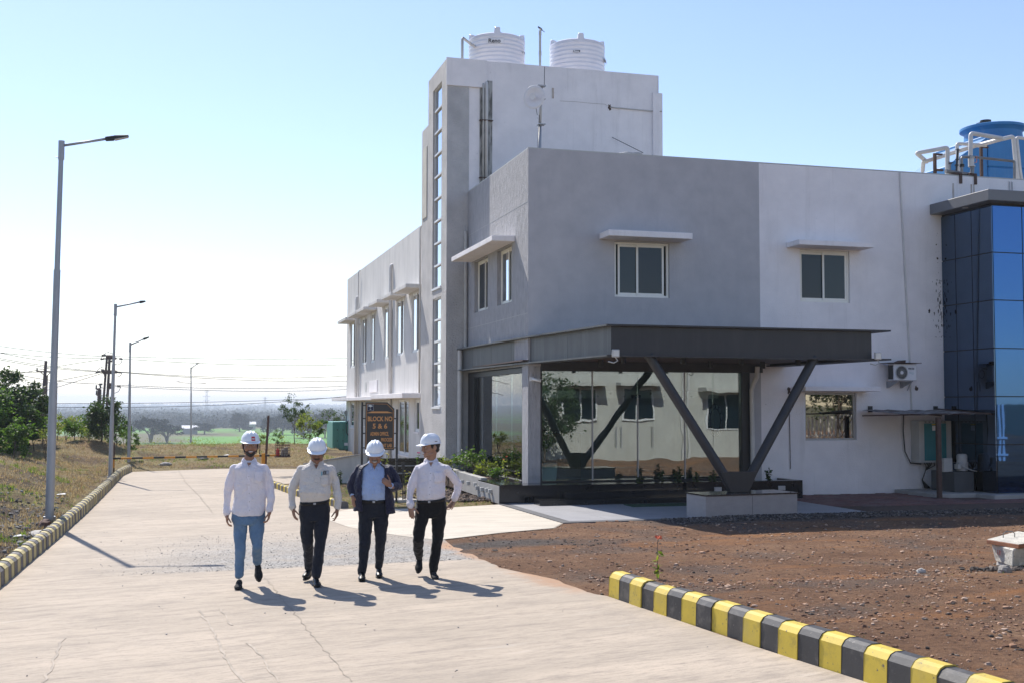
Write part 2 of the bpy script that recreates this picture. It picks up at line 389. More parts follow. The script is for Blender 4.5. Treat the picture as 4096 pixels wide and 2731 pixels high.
def height(x, y):
    r = math.hypot(x, y)
    if r > 57:
        # the plateau edge, then low fields and distant hills
        base = 0.25
        e = sstep(57, 140, r)
        z = base * (1 - e) - 13.0 * e
        if r > 1500: z += (sstep(1500, 6000, r)) * (16 + 12 * nz(x, y, 0.0006, 3) + 5 * nz(x, y, 0.002, 5)) 
        if r > 200: z += 0.8 * nz(x, y, 0.004)
        return z
    z = 0.0
    inr = in_poly(x, y, ROAD)
    if -3 < x < 8 and -9 < y < 42:
        d = dist_poly(x, y, ROAD)
    else: d = 5
    # left bank
    if x < -1.2 and y < 42:
        t = sstep(-1.9, -2.35, x)
        z += 0.10 * t
        z += sstep(-2.6, -6.5, x) * 0.55 * sstep(8, 20, y)
        z += bump(x, y, -6.6, 24.5, 2.4, 5, 0.55) + bump(x, y, -4.6, 31, 1.5, 3.5, 0.5) + bump(x, y, -3.4, 26.5, 0.8, 3.0, 0.16)
        z += bump(x, y, -5.0, 19.5, 1.6, 1.6, 0.25)
        z += t * (0.10 * nz(x, y, 0.8) + 0.05 * nz(x, y, 2.3, 4) + 0.02 * nz(x, y, 7, 8))
    elif y >= 40 or (x > 5.6 and y > 33):
        t = sstep(39.5, 46, y)
        z += 0.28 * t + 0.09 * nz(x, y, 0.6) * t
        z += bump(x, y, -2.9, 47, 1.3, 1.2, 0.34) + bump(x, y, 1.0, 46.5, 2.3, 1.3, 0.26) + bump(x, y, 3.2, 50, 2.4, 1.3, 0.2) + bump(x, y, -1.0, 51, 1.6, 1.0, 0.16)
        if x < -1.5: z += 0.4 * sstep(-1.5, -5, x)
    else:
        z += 0.012 + 0.014 * nz(x, y, 1.1) + 0.010 * nz(x, y, 4.2, 2)
        if x > 4.5 and y < 13: z += 0.14 * sstep(0.15, 0.7, d) * sstep(13.2, 11.5, y)
        if x > 4 and 18.6 < y < 20.4: z += 0.05 * sstep(18.9, 19.8, y) * sstep(20.35, 20.0, y) * sstep(8.5, 9.8, x)
    z += bump(x, y, 4.6, 36.0, 1.5, 2.2, 0.42) if not inr else 0
    if in_poly(x, y, PAVE) or (x > 6.6 and y > 20.3 and y < 60): z = -0.08
    if inr:
        z = -0.07 * sstep(0.02, 0.25, d) + 0.0 * (1 - sstep(0.02, 0.25, d)) - 0.01
    elif d < 0.3 and not (x > 6.6 and y > 20.3):
        k = sstep(0, 0.3, d); z = z * k + (-0.004) * (1 - k)
    return z

def build_ground():
    angs = []
    a = -62.0
    while a < 298:
        angs.append(a)
        dv = 0.16 if -16 <= a <= 44 else (0.6 if -40 < a < 75 else 5.0)
        a += dv
    rings = []; r = 0.6
    while r < 9000:
        rings.append(r); r *= 1.06 if r < 6 else (1.0115 if r < 62 else (1.03 if r < 200 else 1.06))
    vs = [(0, 0, -0.08)]; na = len(angs)
    cs = [(math.sin(R(q)), math.cos(R(q))) for q in angs]
    reg = [(1, 0, 0, 1)]
    for rr in rings:
        for sx, cx_ in cs:
            x, y = rr * sx, rr * cx_
            vs.append((x, y, height(x, y)))
            # region weights: red dirt, rubble, green field
            if rr > 70:
                g = (1.0 if y > 60 else 0.0) * sstep(0.02, 0.12, nz(x, y, 0.006, 9) + 0.25 * nz(x, y, 0.02, 2) + 0.12) * sstep(250, 330, rr) * sstep(2500, 1500, rr)
                reg.append((0, 0, g, 1))
            elif x < -1.5 and y < 42:
                rub = sstep(-0.15, 0.25, nz(x, y, 0.5, 3) + 0.9 * math.exp(-((x + 3.0) / 1.6) ** 2 - ((y - 20.5) / 5.0) ** 2) + 0.5 * math.exp(-((x + 6.2) / 2.0) ** 2 - ((y - 22) / 1.5) ** 2) - 0.42)
                reg.append((0.25 * sstep(0.1, 0.5, nz(x, y, 0.35, 6)), rub, 0, 1 - 0.85 * sstep(0.05, 0.3, nz(x, y, 0.7, 15) + 0.35 * nz(x, y, 2.5, 3))))
            elif y > 33 or (2.4 < x < 6.7 and y > 23.7):
                reg.append((0.9 * math.exp(-((x - 4.6) / 1.4) ** 2 - ((y - 35.3) / 1.6) ** 2) + 0.35 * sstep(0.2, 0.5, nz(x, y, 0.5, 6)), 0.0, 0, 1 - 0.8 * sstep(0.12, 0.35, nz(x, y, 0.6, 15) + 0.3 * nz(x, y, 2.2, 3))))
            else:
                gr = sstep(19.0, 19.5, y + 0.25 * nz(x, y, 1.5)) * sstep(7, 9.5, x)
                gr = max(gr, 0.9 * sstep(0.0, 0.3, 0.55 - abs((y - 17.2) - 0.12 * (x - 4)) + 0.2 * nz(x, y, 2)) * sstep(6.8, 5.2, x))
                gr = max(gr, 0.45 * sstep(0.05, 0.4, nz(x, y, 0.9, 12)))
                reg.append((1, gr, 0, 1))
    fs = []
    for k in range(na): fs.append((0, 1 + k, 1 + (k + 1) % na))
    for j in range(len(rings) - 1):
        b0 = 1 + j * na; b1 = b0 + na
        for k in range(na):
            k2 = (k + 1) % na
            fs.append((b0 + k, b1 + k, b1 + k2, b0 + k2))
    me = bpy.data.meshes.new('ground'); me.from_pydata(vs, [], [f[::-1] for f in fs])
    at = me.color_attributes.new('region', 'FLOAT_COLOR', 'POINT')
    at.data.foreach_set('color', [c for q in reg for c in q])
    me.polygons.foreach_set('use_smooth', [True] * len(me.polygons))
    m, t, b = newmat('ground_soil_and_grass')
    g = N(t, 'ShaderNodeNewGeometry'); P = g.outputs['Position']
    va = N(t, 'ShaderNodeVertexColor'); va.layer_name = 'region'
    sp = N(t, 'ShaderNodeSeparateColor'); L(t, va.outputs[0], sp.inputs[0])
    dirt = ramp(t, noise_fac(t, P, 0.8, 10, 0.7), [(0.3, (0.21, 0.118, 0.073)), (0.5, (0.35, 0.200, 0.118)), (0.62, (0.43, 0.255, 0.152)), (0.78, (0.51, 0.35, 0.23))])
    dirt = mixc(t, ramp(t, noise_fac(t, P, 14, 8, 0.75), [(0.46, G(0)), (0.60, G(0.7))]), dirt, (0.17, 0.098, 0.068))
    dirt = mixc(t, ramp(t, noise_fac(t, P, 30, 4, 0.7), [(0.60, G(0)), (0.68, G(0.7))]), dirt, (0.34, 0.25, 0.19))
    dirt = mixc(t, ramp(t, noise_fac(t, P, 0.9, 6, 0.6, (0.35, 1.3, 1)), [(0.55, G(0)), (0.66, G(0.75))]), dirt, (0.50, 0.235, 0.10))
    dirt = mixc(t, ramp(t, noise_fac(t, P, 2.2, 8, 0.75), [(0.60, G(0)), (0.70, G(0.6))]), dirt, (0.36, 0.29, 0.17))
    grass = ramp(t, noise_fac(t, P, 0.5, 10, 0.72), [(0.3, (0.27, 0.20, 0.10)), (0.5, (0.43, 0.33, 0.17)), (0.66, (0.34, 0.33, 0.14)), (0.8, (0.50, 0.34, 0.19))])
    grass = mixc(t, ramp(t, noise_fac(t, P, 18, 6, 0.75), [(0.42, G(0)), (0.62, G(0.8))]), grass, (0.12, 0.09, 0.05))
    rub = ramp(t, noise_fac(t, P, 6, 9, 0.75), [(0.3, (0.07, 0.06, 0.055)), (0.55, (0.17, 0.155, 0.145)), (0.72, (0.30, 0.28, 0.265))])
    # ploughed and sown strips on the low plain
    mp = N(t, 'ShaderNodeMapping'); mp.inputs['Scale'].default_value = (0.003, 0.012, 1); L(t, P, mp.inputs[0])
    vo = N(t, 'ShaderNodeTexVoronoi'); vo.inputs['Scale'].default_value = 1.0; L(t, mp.outputs[0], vo.inputs['Vector'])
    fld = ramp(t, vo.outputs['Color'], [(0.2, (0.10, 0.25, 0.035)), (0.55, (0.14, 0.32, 0.05)), (0.8, (0.12, 0.22, 0.05))])
    rx = N(t, 'ShaderNodeSeparateXYZ'); L(t, P, rx.inputs[0])
    far = N(t, 'ShaderNodeMapRange'); far.inputs['From Min'].default_value = 62; far.inputs['From Max'].default_value = 110
    ln = N(t, 'ShaderNodeVectorMath'); ln.operation = 'LENGTH'; L(t, P, ln.inputs[0]); L(t, ln.outputs['Value'], far.inputs['Value'])
    base = mixc(t, far.outputs[0], grass, (0.13, 0.12, 0.06))
    base = mixc(t, sp.outputs[2], base, fld)
    base = mixc(t, sp.outputs[0], base, dirt)
    base = mixc(t, sp.outputs[1], base, rub)
    inv = N(t, 'ShaderNodeMath'); inv.operation = 'SUBTRACT'; inv.inputs[0].default_value = 1.0; L(t, va.outputs['Alpha'], inv.inputs[1])
    base = mixc(t, inv.outputs[0], base, mixc(t, noise_fac(t, P, 5, 8, 0.75), (0.07, 0.048, 0.036), (0.20, 0.145, 0.10)))
    L(t, base, b.inputs['Base Color']); b.inputs['Roughness'].default_value = 0.95; b.inputs['Specular IOR Level'].default_value = 0.15
    bp = N(t, 'ShaderNodeBump'); bp.inputs['Strength'].default_value = 1.0; bp.inputs['Distance'].default_value = 0.08
    hh = N(t, 'ShaderNodeMath'); hh.operation = 'ADD'; L(t, noise_fac(t, P, 9, 10, 0.8), hh.inputs[0]); L(t, noise_fac(t, P, 45, 5, 0.8), hh.inputs[1])
    L(t, hh.outputs[0], bp.inputs['Height']); L(t, bp.outputs[0], b.inputs['Normal'])
    me.materials.append(m)
    o = bpy.data.objects.new('ground', me); col.objects.link(o); tag(o, kind='structure')
    return o
build_ground()

# ---- concrete road: brushed across, stained, a long crack, grey stone chips spilled on it
def road_mat():
    m, t, b = newmat('brushed_concrete_road')
    g = N(t, 'ShaderNodeNewGeometry'); P = g.outputs['Position']
    mp = N(t, 'ShaderNodeMapping'); mp.inputs['Rotation'].default_value = (0, 0, R(-14)); L(t, P, mp.inputs[0]); Q = mp.outputs[0]
    base = ramp(t, noise_fac(t, P, 0.35, 10, 0.65), [(0.3, (0.40, 0.335, 0.265)), (0.7, (0.52, 0.435, 0.345))])
    st = noise_fac(t, Q, 1.0, 12, 0.82, (1.5, 7.0, 1))
    base = mixc(t, ramp(t, st, [(0.36, G(0.65)), (0.52, G(0))]), base, (0.21, 0.18, 0.155))
    st2 = noise_fac(t, Q, 1.0, 12, 0.85, (4.5, 32.0, 1))
    base = mixc(t, ramp(t, st2, [(0.52, G(0)), (0.64, G(0.85))]), base, (0.17, 0.15, 0.13))
    base = mixc(t, ramp(t, noise_fac(t, Q, 1.0, 8, 0.7, (0.5, 3.5, 1)), [(0.60, G(0)), (0.74, G(0.7))]), base, (0.60, 0.53, 0.445))
    base = mixc(t, ramp(t, noise_fac(t, P, 45, 6, 0.8), [(0.56, G(0)), (0.66, G(0.55))]), base, (0.19, 0.17, 0.15))
    # chips of grey stone between y 15.7 and 20
    sx = N(t, 'ShaderNodeSeparateXYZ'); L(t, P, sx.inputs[0])
    def mr(v, a, b_, lo=0, hi=1):
        q = N(t, 'ShaderNodeMapRange'); q.interpolation_type = 'SMOOTHSTEP'
        q.inputs['From Min'].default_value = a; q.inputs['From Max'].default_value = b_; q.inputs['To Min'].default_value = lo; q.inputs['To Max'].default_value = hi
        L(t, v, q.inputs['Value']); return q.outputs[0]
    def mul(a, b_):
        q = N(t, 'ShaderNodeMath'); q.operation = 'MULTIPLY'; L(t, a, q.inputs[0]); L(t, b_, q.inputs[1]); return q.outputs[0]
    tilt = N(t, 'ShaderNodeMath'); tilt.operation = 'MULTIPLY_ADD'; L(t, sx.outputs[0], tilt.inputs[0]); tilt.inputs[1].default_value = -0.08; L(t, sx.outputs[1], tilt.inputs[2])
    f = mul(mul(mr(tilt.outputs[0], 15.35, 15.6), mr(tilt.outputs[0], 20.5, 16.5)), mr(sx.outputs[0], -1.2, 1.2))
    f = mul(f, ramp(t, noise_fac(t, P, 1.3, 8, 0.7), [(0.32, G(0.35)), (0.5, G(1.0))]))
    vc = N(t, 'ShaderNodeTexVoronoi'); vc.inputs['Scale'].default_value = 48; L(t, P, vc.inputs['Vector'])
    vs_ = N(t, 'ShaderNodeSeparateColor'); L(t, vc.outputs['Color'], vs_.inputs[0])
    chips = ramp(t, vs_.outputs[0], [(0.0, (0.15, 0.145, 0.14)), (0.5, (0.28, 0.27, 0.255)), (1.0, (0.45, 0.425, 0.395))])
    base = mixc(t, f, base, chips)
    # reddish soil carried onto the slab edge
    so1 = N(t, 'ShaderNodeMath'); so1.operation = 'MULTIPLY_ADD'; L(t, sx.outputs[1], so1.inputs[0]); so1.inputs[1].default_value = 0.095; L(t, sx.outputs[0], so1.inputs[2])
    so2 = N(t, 'ShaderNodeMath'); so2.operation = 'MULTIPLY_ADD'; L(t, noise_fac(t, P, 1.6, 8, 0.75), so2.inputs[0]); so2.inputs[1].default_value = 1.1; L(t, so1.outputs[0], so2.inputs[2])
    fs_ = mul(mul(mr(so2.outputs[0], 5.85, 6.25), mr(sx.outputs[1], 12.3, 13.2)), mr(sx.outputs[1], 18.2, 17.6))
    base = mixc(t, fs_, base, mixc(t, noise_fac(t, P, 20, 6, 0.8), (0.30, 0.16, 0.09), (0.52, 0.32, 0.19)))
    base = mixc(t, ramp(t, noise_fac(t, Q, 1.0, 5, 0.6, (0.18, 1.5, 1)), [(0.40, G(0.30)), (0.58, G(0))]), base, (0.26, 0.225, 0.185))
    L(t, base, b.inputs['Base Color']); b.inputs['Roughness'].default_value = 0.85; b.inputs['Specular IOR Level'].default_value = 0.3
    bp = N(t, 'ShaderNodeBump'); bp.inputs['Strength'].default_value = 0.35; bp.inputs['Distance'].default_value = 0.010
    hh = N(t, 'ShaderNodeMath'); hh.operation = 'ADD'; L(t, st2, hh.inputs[0]); L(t, noise_fac(t, P, 70, 4, 0.8), hh.inputs[1])
    L(t, hh.outputs[0], bp.inputs['Height']); L(t, bp.outputs[0], b.inputs['Normal'])
    return m
M['road'] = road_mat()
b_ = MB(); b_.add([(x, y, 0.0) for x, y in ROAD], [tuple(range(len(ROAD)))[::-1]])
ro = b_.build('road', M['road']); tag(ro, kind='structure')
M['apron'] = PM('pale_concrete_apron', (0.60, 0.54, 0.45), (0.47, 0.42, 0.35), scale=1.2, stretch=(0.6, 3.0, 1), bump=0.4, bscale=30, bdist=0.012, stain=(0.36, 0.31, 0.25), stain_stretch=(1, 2.5, 1), stain_lo=0.52, stain_amt=0.6, rough=0.9, geo=True)
AP = [(3.95, 18.15), (4.08, 18.22), (5.16, 18.9), (6.28, 19.42), (6.68, 20.16), (6.64, 24.33), (5.4, 23.83), (4.3, 23.83), (3.44, 24.05), (2.6, 22.6), (2.9, 20.4), (3.5, 18.9)]
b_ = MB(); b_.add([(x, y, 0.004) for x, y in AP], [tuple(range(len(AP)))])
tag(b_.build('concrete_apron', M['apron']), kind='structure')
# cracks and tyre marks: thin strips lying on the road
M['crack'] = PM('road_crack_fill', (0.33, 0.28, 0.23), (0.27, 0.235, 0.195), rough=0.95)
M['tyre'] = PM('faint_tyre_mark', (0.32, 0.275, 0.225), (0.43, 0.365, 0.295), scale=9, stretch=(2, 0.4, 1), lo=0.42, hi=0.58, rough=0.9, geo=True)
def strip(name, pts, wd, z, mat, jit=0.02, seed=1):
    rr = random.Random(seed); b = MB(); P_ = []
    for i in range(len(pts) - 1):
        p, q = Vector(pts[i]), Vector(pts[i + 1]); n = max(2, int((q - p).length / 0.12))
        for k in range(n): P_.append(p.lerp(q, k / n))
    P_.append(Vector(pts[-1])); vs = []
    for i, p in enumerate(P_):
        d = (P_[min(i + 1, len(P_) - 1)] - P_[max(i - 1, 0)]).normalized(); nrm = Vector((-d.y, d.x)); j = rr.uniform(-jit, jit); w_ = wd * rr.uniform(0.5, 1.2)
        vs += [(p.x + nrm.x * (j - w_), p.y + nrm.y * (j - w_), z), (p.x + nrm.x * (j + w_), p.y + nrm.y * (j + w_), z)]
    b.add(vs, [(2 * i, 2 * i + 2, 2 * i + 3, 2 * i + 1) for i in range(len(P_) - 1)])
    return tag(b.build(name, mat), kind='structure')
def gp(x, y): p = onZ(x, y); return (p.x, p.y)
strip('road_crack', [gp(1060, 2310), gp(1140, 2405), gp(1215, 2500), gp(1300, 2600), gp(1400, 2725)], 0.0045, 0.0045, M['crack'])
strip('road_crack', [gp(712, 1878), gp(745, 1930), gp(800, 1985), gp(850, 2050)], 0.007, 0.0045, M['crack'], seed=2)
strip('tyre_mark', [gp(800, 2440), gp(850, 2520), gp(905, 2640), gp(975, 2731)], 0.014, 0.004, M['tyre'], 0.015, 3)
strip('tyre_mark', [gp(880, 2430), gp(925, 2500)], 0.012, 0.004, M['tyre'], 0.015, 4)
strip('tyre_mark', [gp(985, 2570), gp(1035, 2610), gp(1115, 2731)], 0.012, 0.004, M['tyre'], 0.015, 5)
strip('tyre_mark', [gp(255, 2550), gp(215, 2640), gp(175, 2731)], 0.012, 0.004, M['tyre'], 0.02, 6)

# ---- kerbs: every painted stone its own part
def kerb(name, label, path, pitch, hgt, wid, mats, seed, side=1, jit=0.004, group=None):
    root = thing(name, (path[0][0], path[0][1], 0), label, 'kerb', group)
    root['kind'] = 'structure'
    P_ = [Vector((x, y)) for x, y in path]; acc = [0]
    for i in range(1, len(P_)): acc.append(acc[-1] + (P_[i] - P_[i - 1]).length)
    def at(s):
        s = max(0, min(acc[-1] - 1e-6, s)); i = max(k for k in range(len(acc) - 1) if acc[k] <= s)
        return P_[i].lerp(P_[i + 1], (s - acc[i]) / (acc[i + 1] - acc[i]))
    rr = random.Random(seed); n = int(acc[-1] / pitch); k = 0; s = 0
    prof0 = [(0, -0.03), (0.012, hgt * 0.78), (0.045, hgt * 0.94), (0.085, hgt), (wid - 0.03, hgt), (wid, hgt - 0.02), (wid, -0.03)]
    for i in range(n):
        p0, p1 = at(s + 0.002), at(s + pitch - 0.002); s += pitch
        d = (p1 - p0).normalized(); nr = Vector((d.y, -d.x)) * side
        dz = rr.uniform(-jit, jit) ; do = rr.uniform(-jit, jit)
        b = MB(); vs = []
        for p in (p0, p1):
            for (u, z) in prof0:
                q = p + nr * (u + do); vs.append((q.x, q.y, z + (dz if z > 0 else 0)))
        m_ = len(prof0)
        fs = [(j, j + 1, m_ + j + 1, m_ + j) for j in range(m_ - 1)] + [tuple(range(m_)), tuple(range(2 * m_ - 1, m_ - 1, -1))]
        b.add(vs, fs)
        b.build('kerbstone', mats[i % 2], root, bevel=0.004)
    return root
kr = [(4.64, 12.36), (4.66, 12.0), (4.69, 11.6), (4.75, 11.0), (4.83, 10.4), (4.9, 9.7), (4.97, 9.0), (5.06, 8.3), (5.13, 7.6), (5.25, 6.2), (5.4, 3.5)]
kerb('kerb', 'bright yellow and black painted kerb beside the red dirt', kr, 0.272, 0.27, 0.20, [M['yellow'], M['kerb_black']], 3, side=-1, jit=0.008)
kl = [(-2.06, 7.5), (-2.0, 10), (-1.93, 14.5), (-1.86, 16.9), (-1.75, 20.7), (-1.66, 24.8), (-1.58, 31.5), (-1.53, 37.0), (-1.35, 39.6)]
kerb('kerb', 'long faded yellow and grey striped kerb below the street lamps', kl, 0.235, 0.22, 0.16, [M['yellow_pale'], M['kerb_grey']], 4, side=-1, jit=0.006)
k2 = [(2.46, 31.7), (2.65, 30), (2.8, 28.3), (3.2, 25.6), (3.45, 24.1)]
kerb('kerb', 'short yellow and black kerb curving behind the walking men', k2, 0.235, 0.15, 0.18, [M['yellow'], M['kerb_grey']], 5, side=1, jit=0.006)

# ---- grey granite forecourt with a dark border, then herringbone red pavers in front of the white wall
b_ = MB(); gp_ = thing('entrance_paving', (6.7, 20.2, 0), None, None); gp_['kind'] = 'structure'
bm_ = MB(); bm_.prism([(6.66, 24.42), (6.70, 20.16), (6.90, 20.17), (6.86, 24.42)], -0.05, 0.012); bm_.build('border_strip', M['border_stone'], gp_)
bm_ = MB(); bm_.prism([(6.903, 20.17), (13.3, 20.38), (13.3, 20.58), (6.903, 20.37)], -0.05, 0.012); bm_.build('border_strip', M['border_stone'], gp_)
xs = [6.873, 7.7, 8.9, 10.1, 11.3, 12.4, 13.28]; ys = [20.60, 21.8, 23.0, 24.42]
for i in range(len(xs) - 1):
    for j in range(len(ys) - 1):
        t_ = MB(); y0 = ys[j] + (0 if j else -0.19 + 0.03 * (xs[i] - 6.9)); t_.hexa([(xs[i] + .002, (20.40 + (xs[i] - 6.9) * 0.033) if j == 0 else ys[j] + .002, -.05), (xs[i + 1] - .002, (20.40 + (xs[i + 1] - 6.9) * 0.033) if j == 0 else ys[j] + .002, -.05), (xs[i + 1] - .002, ys[j + 1] - .002, -.05), (xs[i] + .002, ys[j + 1] - .002, -.05)],
            [(xs[i] + .002, (20.40 + (xs[i] - 6.9) * 0.033) if j == 0 else ys[j] + .002, .012), (xs[i + 1] - .002, (20.40 + (xs[i + 1] - 6.9) * 0.033) if j == 0 else ys[j] + .002, .012), (xs[i + 1] - .002, ys[j + 1] - .002, .012), (xs[i] + .002, ys[j + 1] - .002, .012)])
        t_.build('paving_slab', M['grey_granite'], gp_)
M['paver'] = PM('red_clay_paver', (0.24, 0.115, 0.10), (0.15, 0.085, 0.08), scale=1.6, stain=(0.24, 0.21, 0.20), stain_stretch=(1, 2, 1), stain_lo=0.5, stain_amt=0.6, bump=0.4, bscale=60, rough=0.85, geo=True)
pw = thing('brick_pavement', (13.4, 20.4, 0), None, None); pw['kind'] = 'structure'
bed = MB(); bed.box(13.3, 26, 20.36, 25.25, -0.06, -0.012); bed.build('sand_bed', M['soil'], pw)
one = MB(); one.box(0.003, 0.237, 0.003, 0.117, -0.05, 0.0); pm_ = one.build('brick', M['paver'], pw, bevel=0.006); pmesh = pm_.data
bpy.data.objects.remove(pm_)
_kids[pw.name] = [k for k in _kids[pw.name] if k.name.startswith('sand')] if False else []
cnt = 0; rest = MB(); rr = random.Random(11)
for j in range(41):
    for i in range(54):
        x = 13.36 + i * 0.24 + (0.12 if j % 2 else 0); y = 20.36 + j * 0.12; dz = rr.uniform(-0.008, 0.006)
        if x + 0.24 > 26 or y + .12 > 25.24: continue
        if y > 22.8 and x > 17.0: continue
        if cnt < 290 and x < 18.2:
            o = bpy.data.objects.new('brick', pmesh); col.objects.link(o); o.parent = pw; o.location = (x - 13.4, y - 20.4, dz); cnt += 1
            if not o.modifiers: pass
        else: rest.box(x + .003, x + .237, y + .003, y + .117, -0.05, dz)
r_ = rest.build('brick_field', M['paver'], pw); r_['kind'] = 'stuff'

# ---- loose stones
def stone_into(b, x, y, z, s, rr, flat=0.6):
    Mx = Matrix.Rotation(rr.uniform(0, 6.28), 3, 'Z') @ Matrix.Diagonal(Vector((s * rr.uniform(0.7, 1.3), s * rr.uniform(0.6, 1.0), s * flat * rr.uniform(0.6, 1.1)))) @ Matrix.Rotation(rr.uniform(0, 6.28), 3, 'X')
    base = [(0, 0, 1), (0.9, 0, 0.35), (0.25, 0.85, 0.4), (-0.75, 0.5, 0.3), (-0.7, -0.6, 0.38), (0.3, -0.85, 0.32), (0.6, 0.5, -0.5), (-0.4, 0.6, -0.55), (-0.5, -0.5, -0.5), (0.5, -0.5, -0.55)]
    vs = [Vector((x, y, z)) + Mx @ Vector([q * rr.uniform(0.75, 1.2) for q in p]) for p in base]
    b.add(vs, [(0, 1, 2), (0, 2, 3), (0, 3, 4), (0, 4, 5), (0, 5, 1), (1, 6, 2), (2, 6, 7), (2, 7, 3), (3, 7, 8), (3, 8, 4), (4, 8, 5), (5, 8, 9), (5, 9, 1), (1, 9, 6), (6, 9, 8, 7)])
def island_mat(name, stops, rough=0.9):
    m, t, b = newmat(name); g = N(t, 'ShaderNodeNewGeometry')
    c = ramp(t, g.outputs['Random Per Island'], stops); L(t, c, b.inputs['Base Color']); b.inputs['Roughness'].default_value = rough
    b.inputs['Specular IOR Level'].default_value = 0.25; return m
M['stones_red'] = island_mat('mixed_red_stones', [(0.0, (0.12, 0.065, 0.045)), (0.4, (0.28, 0.155, 0.095)), (0.75, (0.42, 0.27, 0.185)), (1.0, (0.44, 0.33, 0.26))])
M['stones_grey'] = island_mat('mixed_grey_stones', [(0.0, (0.06, 0.055, 0.055)), (0.5, (0.16, 0.15, 0.145)), (1.0, (0.34, 0.33, 0.31))])
M['stones_chip'] = island_mat('grey_stone_chips', [(0.0, (0.16, 0.155, 0.15)), (0.5, (0.34, 0.325, 0.305)), (1.0, (0.50, 0.47, 0.44))])
rr = random.Random(5)
bs, bg_ = MB(), MB()
n = 0
while n < 14000:
    y = 7.5 + 12.9 * rr.random() ** 1.2; x = rr.uniform(3.9, 6 + y * 0.85)
    if in_poly(x, y, ROAD) or in_poly(x, y, PAVE) or (x > 13.2 and y > 20.3) or (y < 12.4 and x < 5.15 + (12.4 - y) * .06): continue
    dens = 0.5 + 0.5 * nz(x, y, 0.9, 12) + 0.3 * nz(x, y, 3)
    if rr.random() > dens: continue
    s = 0.008 + 0.026 * rr.random() ** 2.6
    if rr.random() < 0.012: s *= 1.9
    grey = (y > 19.2 and x > 8) or (y > 16.7 and y < 17.9 and x < 6.5)
    (bg_ if grey or rr.random() < 0.12 else bs).add if False else None
    stone_into(bg_ if grey or rr.random() < 0.12 else bs, x, y, height(x, y) + s * 0.15, s, rr)
    n += 1
tag(bs.build('stones', M['stones_red']), 'loose red brown stones scattered over the dirt', 'stones', kind='stuff')
for _ in range(5200):      # dark gravel heaped along the edge of the pavers
    x = rr.uniform(8.6, 18.5); y = 19.35 + 0.95 * rr.random(); s = rr.uniform(0.012, 0.034)
    if in_poly(x, y, PAVE): continue
    stone_into(bg_, x, y, height(x, y) + s * 0.4, s, rr)
for _ in range(420):      # rubble round the concrete chamber
    c0 = onZ(4040, 2290); x = c0.x + rr.gauss(0.15, .35); y = c0.y + rr.gauss(0, .16) - .05; s = rr.uniform(0.012, 0.05)
    stone_into(bg_, x, y, height(x, y) + s * 0.4, s, rr, .8)
tag(bg_.build('gravel', island_mat('dark_brown_gravel', [(0.0, (0.045, 0.038, 0.034)), (0.6, (0.11, 0.092, 0.08)), (1.0, (0.24, 0.20, 0.17))])), 'dark grey gravel along the edge of the pavement', 'gravel', kind='stuff')
bc = MB()
for _ in range(3600):
    x = rr.uniform(-0.9, 4.0); y = 15.45 + 0.08 * x + 4.2 * rr.random() ** 1.7
    if rr.random() > sstep(-0.9, 1.2, x) + 0.15: continue
    s = rr.uniform(0.003, 0.009) * (1.7 if rr.random() < 0.06 else 1)
    stone_into(bc, x, y, s * 0.4, s, rr)
for _ in range(160):
    x = rr.uniform(-1.6, 4.6); y = rr.uniform(8.5, 30); s = rr.uniform(0.004, 0.012)
    if in_poly(x, y, ROAD): stone_into(bc, x, y, s * 0.4, s, rr)
tag(bc.build('stone_chips', M['stones_chip']), 'fine grey stone chips spilled on the concrete road', 'gravel', kind='stuff')
bl = MB()
for _ in range(5200):      # rubble on the left bank by the first lamp
    x = -2.15 - 4.6 * rr.random() ** 1.3; y = rr.uniform(14, 27)
    if rr.random() > 0.25 + math.exp(-((x + 3.0) / 1.7) ** 2 - ((y - 20.5) / 4.0) ** 2): continue
    s = 0.012 + 0.045 * rr.random() ** 3
    stone_into(bl, x, y, height(x, y) + s * 0.2, s, rr, 0.75)
bcl = MB()
for _ in range(650):       # brown clods by the planter
    x = 5.3 + rr.gauss(0.7, 0.42); y = 24.9 + abs(rr.gauss(0, 1.6)); s = rr.uniform(0.02, 0.07)
    if x > 6.62: continue
    stone_into(bcl, x, y, 0.03 + s * 0.3, s, rr, 0.8)
M['clods'] = island_mat('brown_clods', [(0.0, (0.06, 0.042, 0.033)), (0.6, (0.15, 0.105, 0.08)), (1.0, (0.26, 0.20, 0.16))])
tag(bcl.build('soil_clods', M['clods']), 'brown soil clods heaped along the side planter', 'soil', kind='stuff')
tag(bl.build('rubble', M['stones_grey']), 'dark rubble strewn behind the faded striped kerb', 'rubble', kind='stuff')
def rock(x, y, s, mat, label, seed, flat=0.7, cat='rock', group=None):
    r3 = random.Random(seed); o = MB()
    o.ell((0, 0, 0), (s, s * 0.8, s * flat), None, 10, 7)
    o.v = [tuple(Vector(v) * (1 + 0.35 * noise.noise(Vector(v) * (2.2 / s) + Vector((seed, 0, 0))))) for v in o.v]
    q = o.build('rock', mat); q.location = (x, y, height(x, y) + s * flat * 0.45); q.rotation_euler = (0, 0, r3.uniform(0, 6)); tag(q, label, cat, group); return q
M['rock_red'] = PM('red_brown_rock', (0.20, 0.10, 0.075), (0.10, 0.055, 0.045), scale=12, bump=0.6, bscale=25)
M['rock_grey'] = PM('grey_rock', (0.30, 0.28, 0.26), (0.18, 0.17, 0.16), scale=10, bump=0.6, bscale=25)
M['rock_pale'] = PM('pale_rock', (0.50, 0.47, 0.43), (0.36, 0.34, 0.31), scale=10, bump=0.6, bscale=25)
p = onZ(182, 2090, 0.15); rock(p.x, p.y, 0.13, M['rock_red'], 'red brown rock at the foot of the nearest street lamp', 3, 0.85)
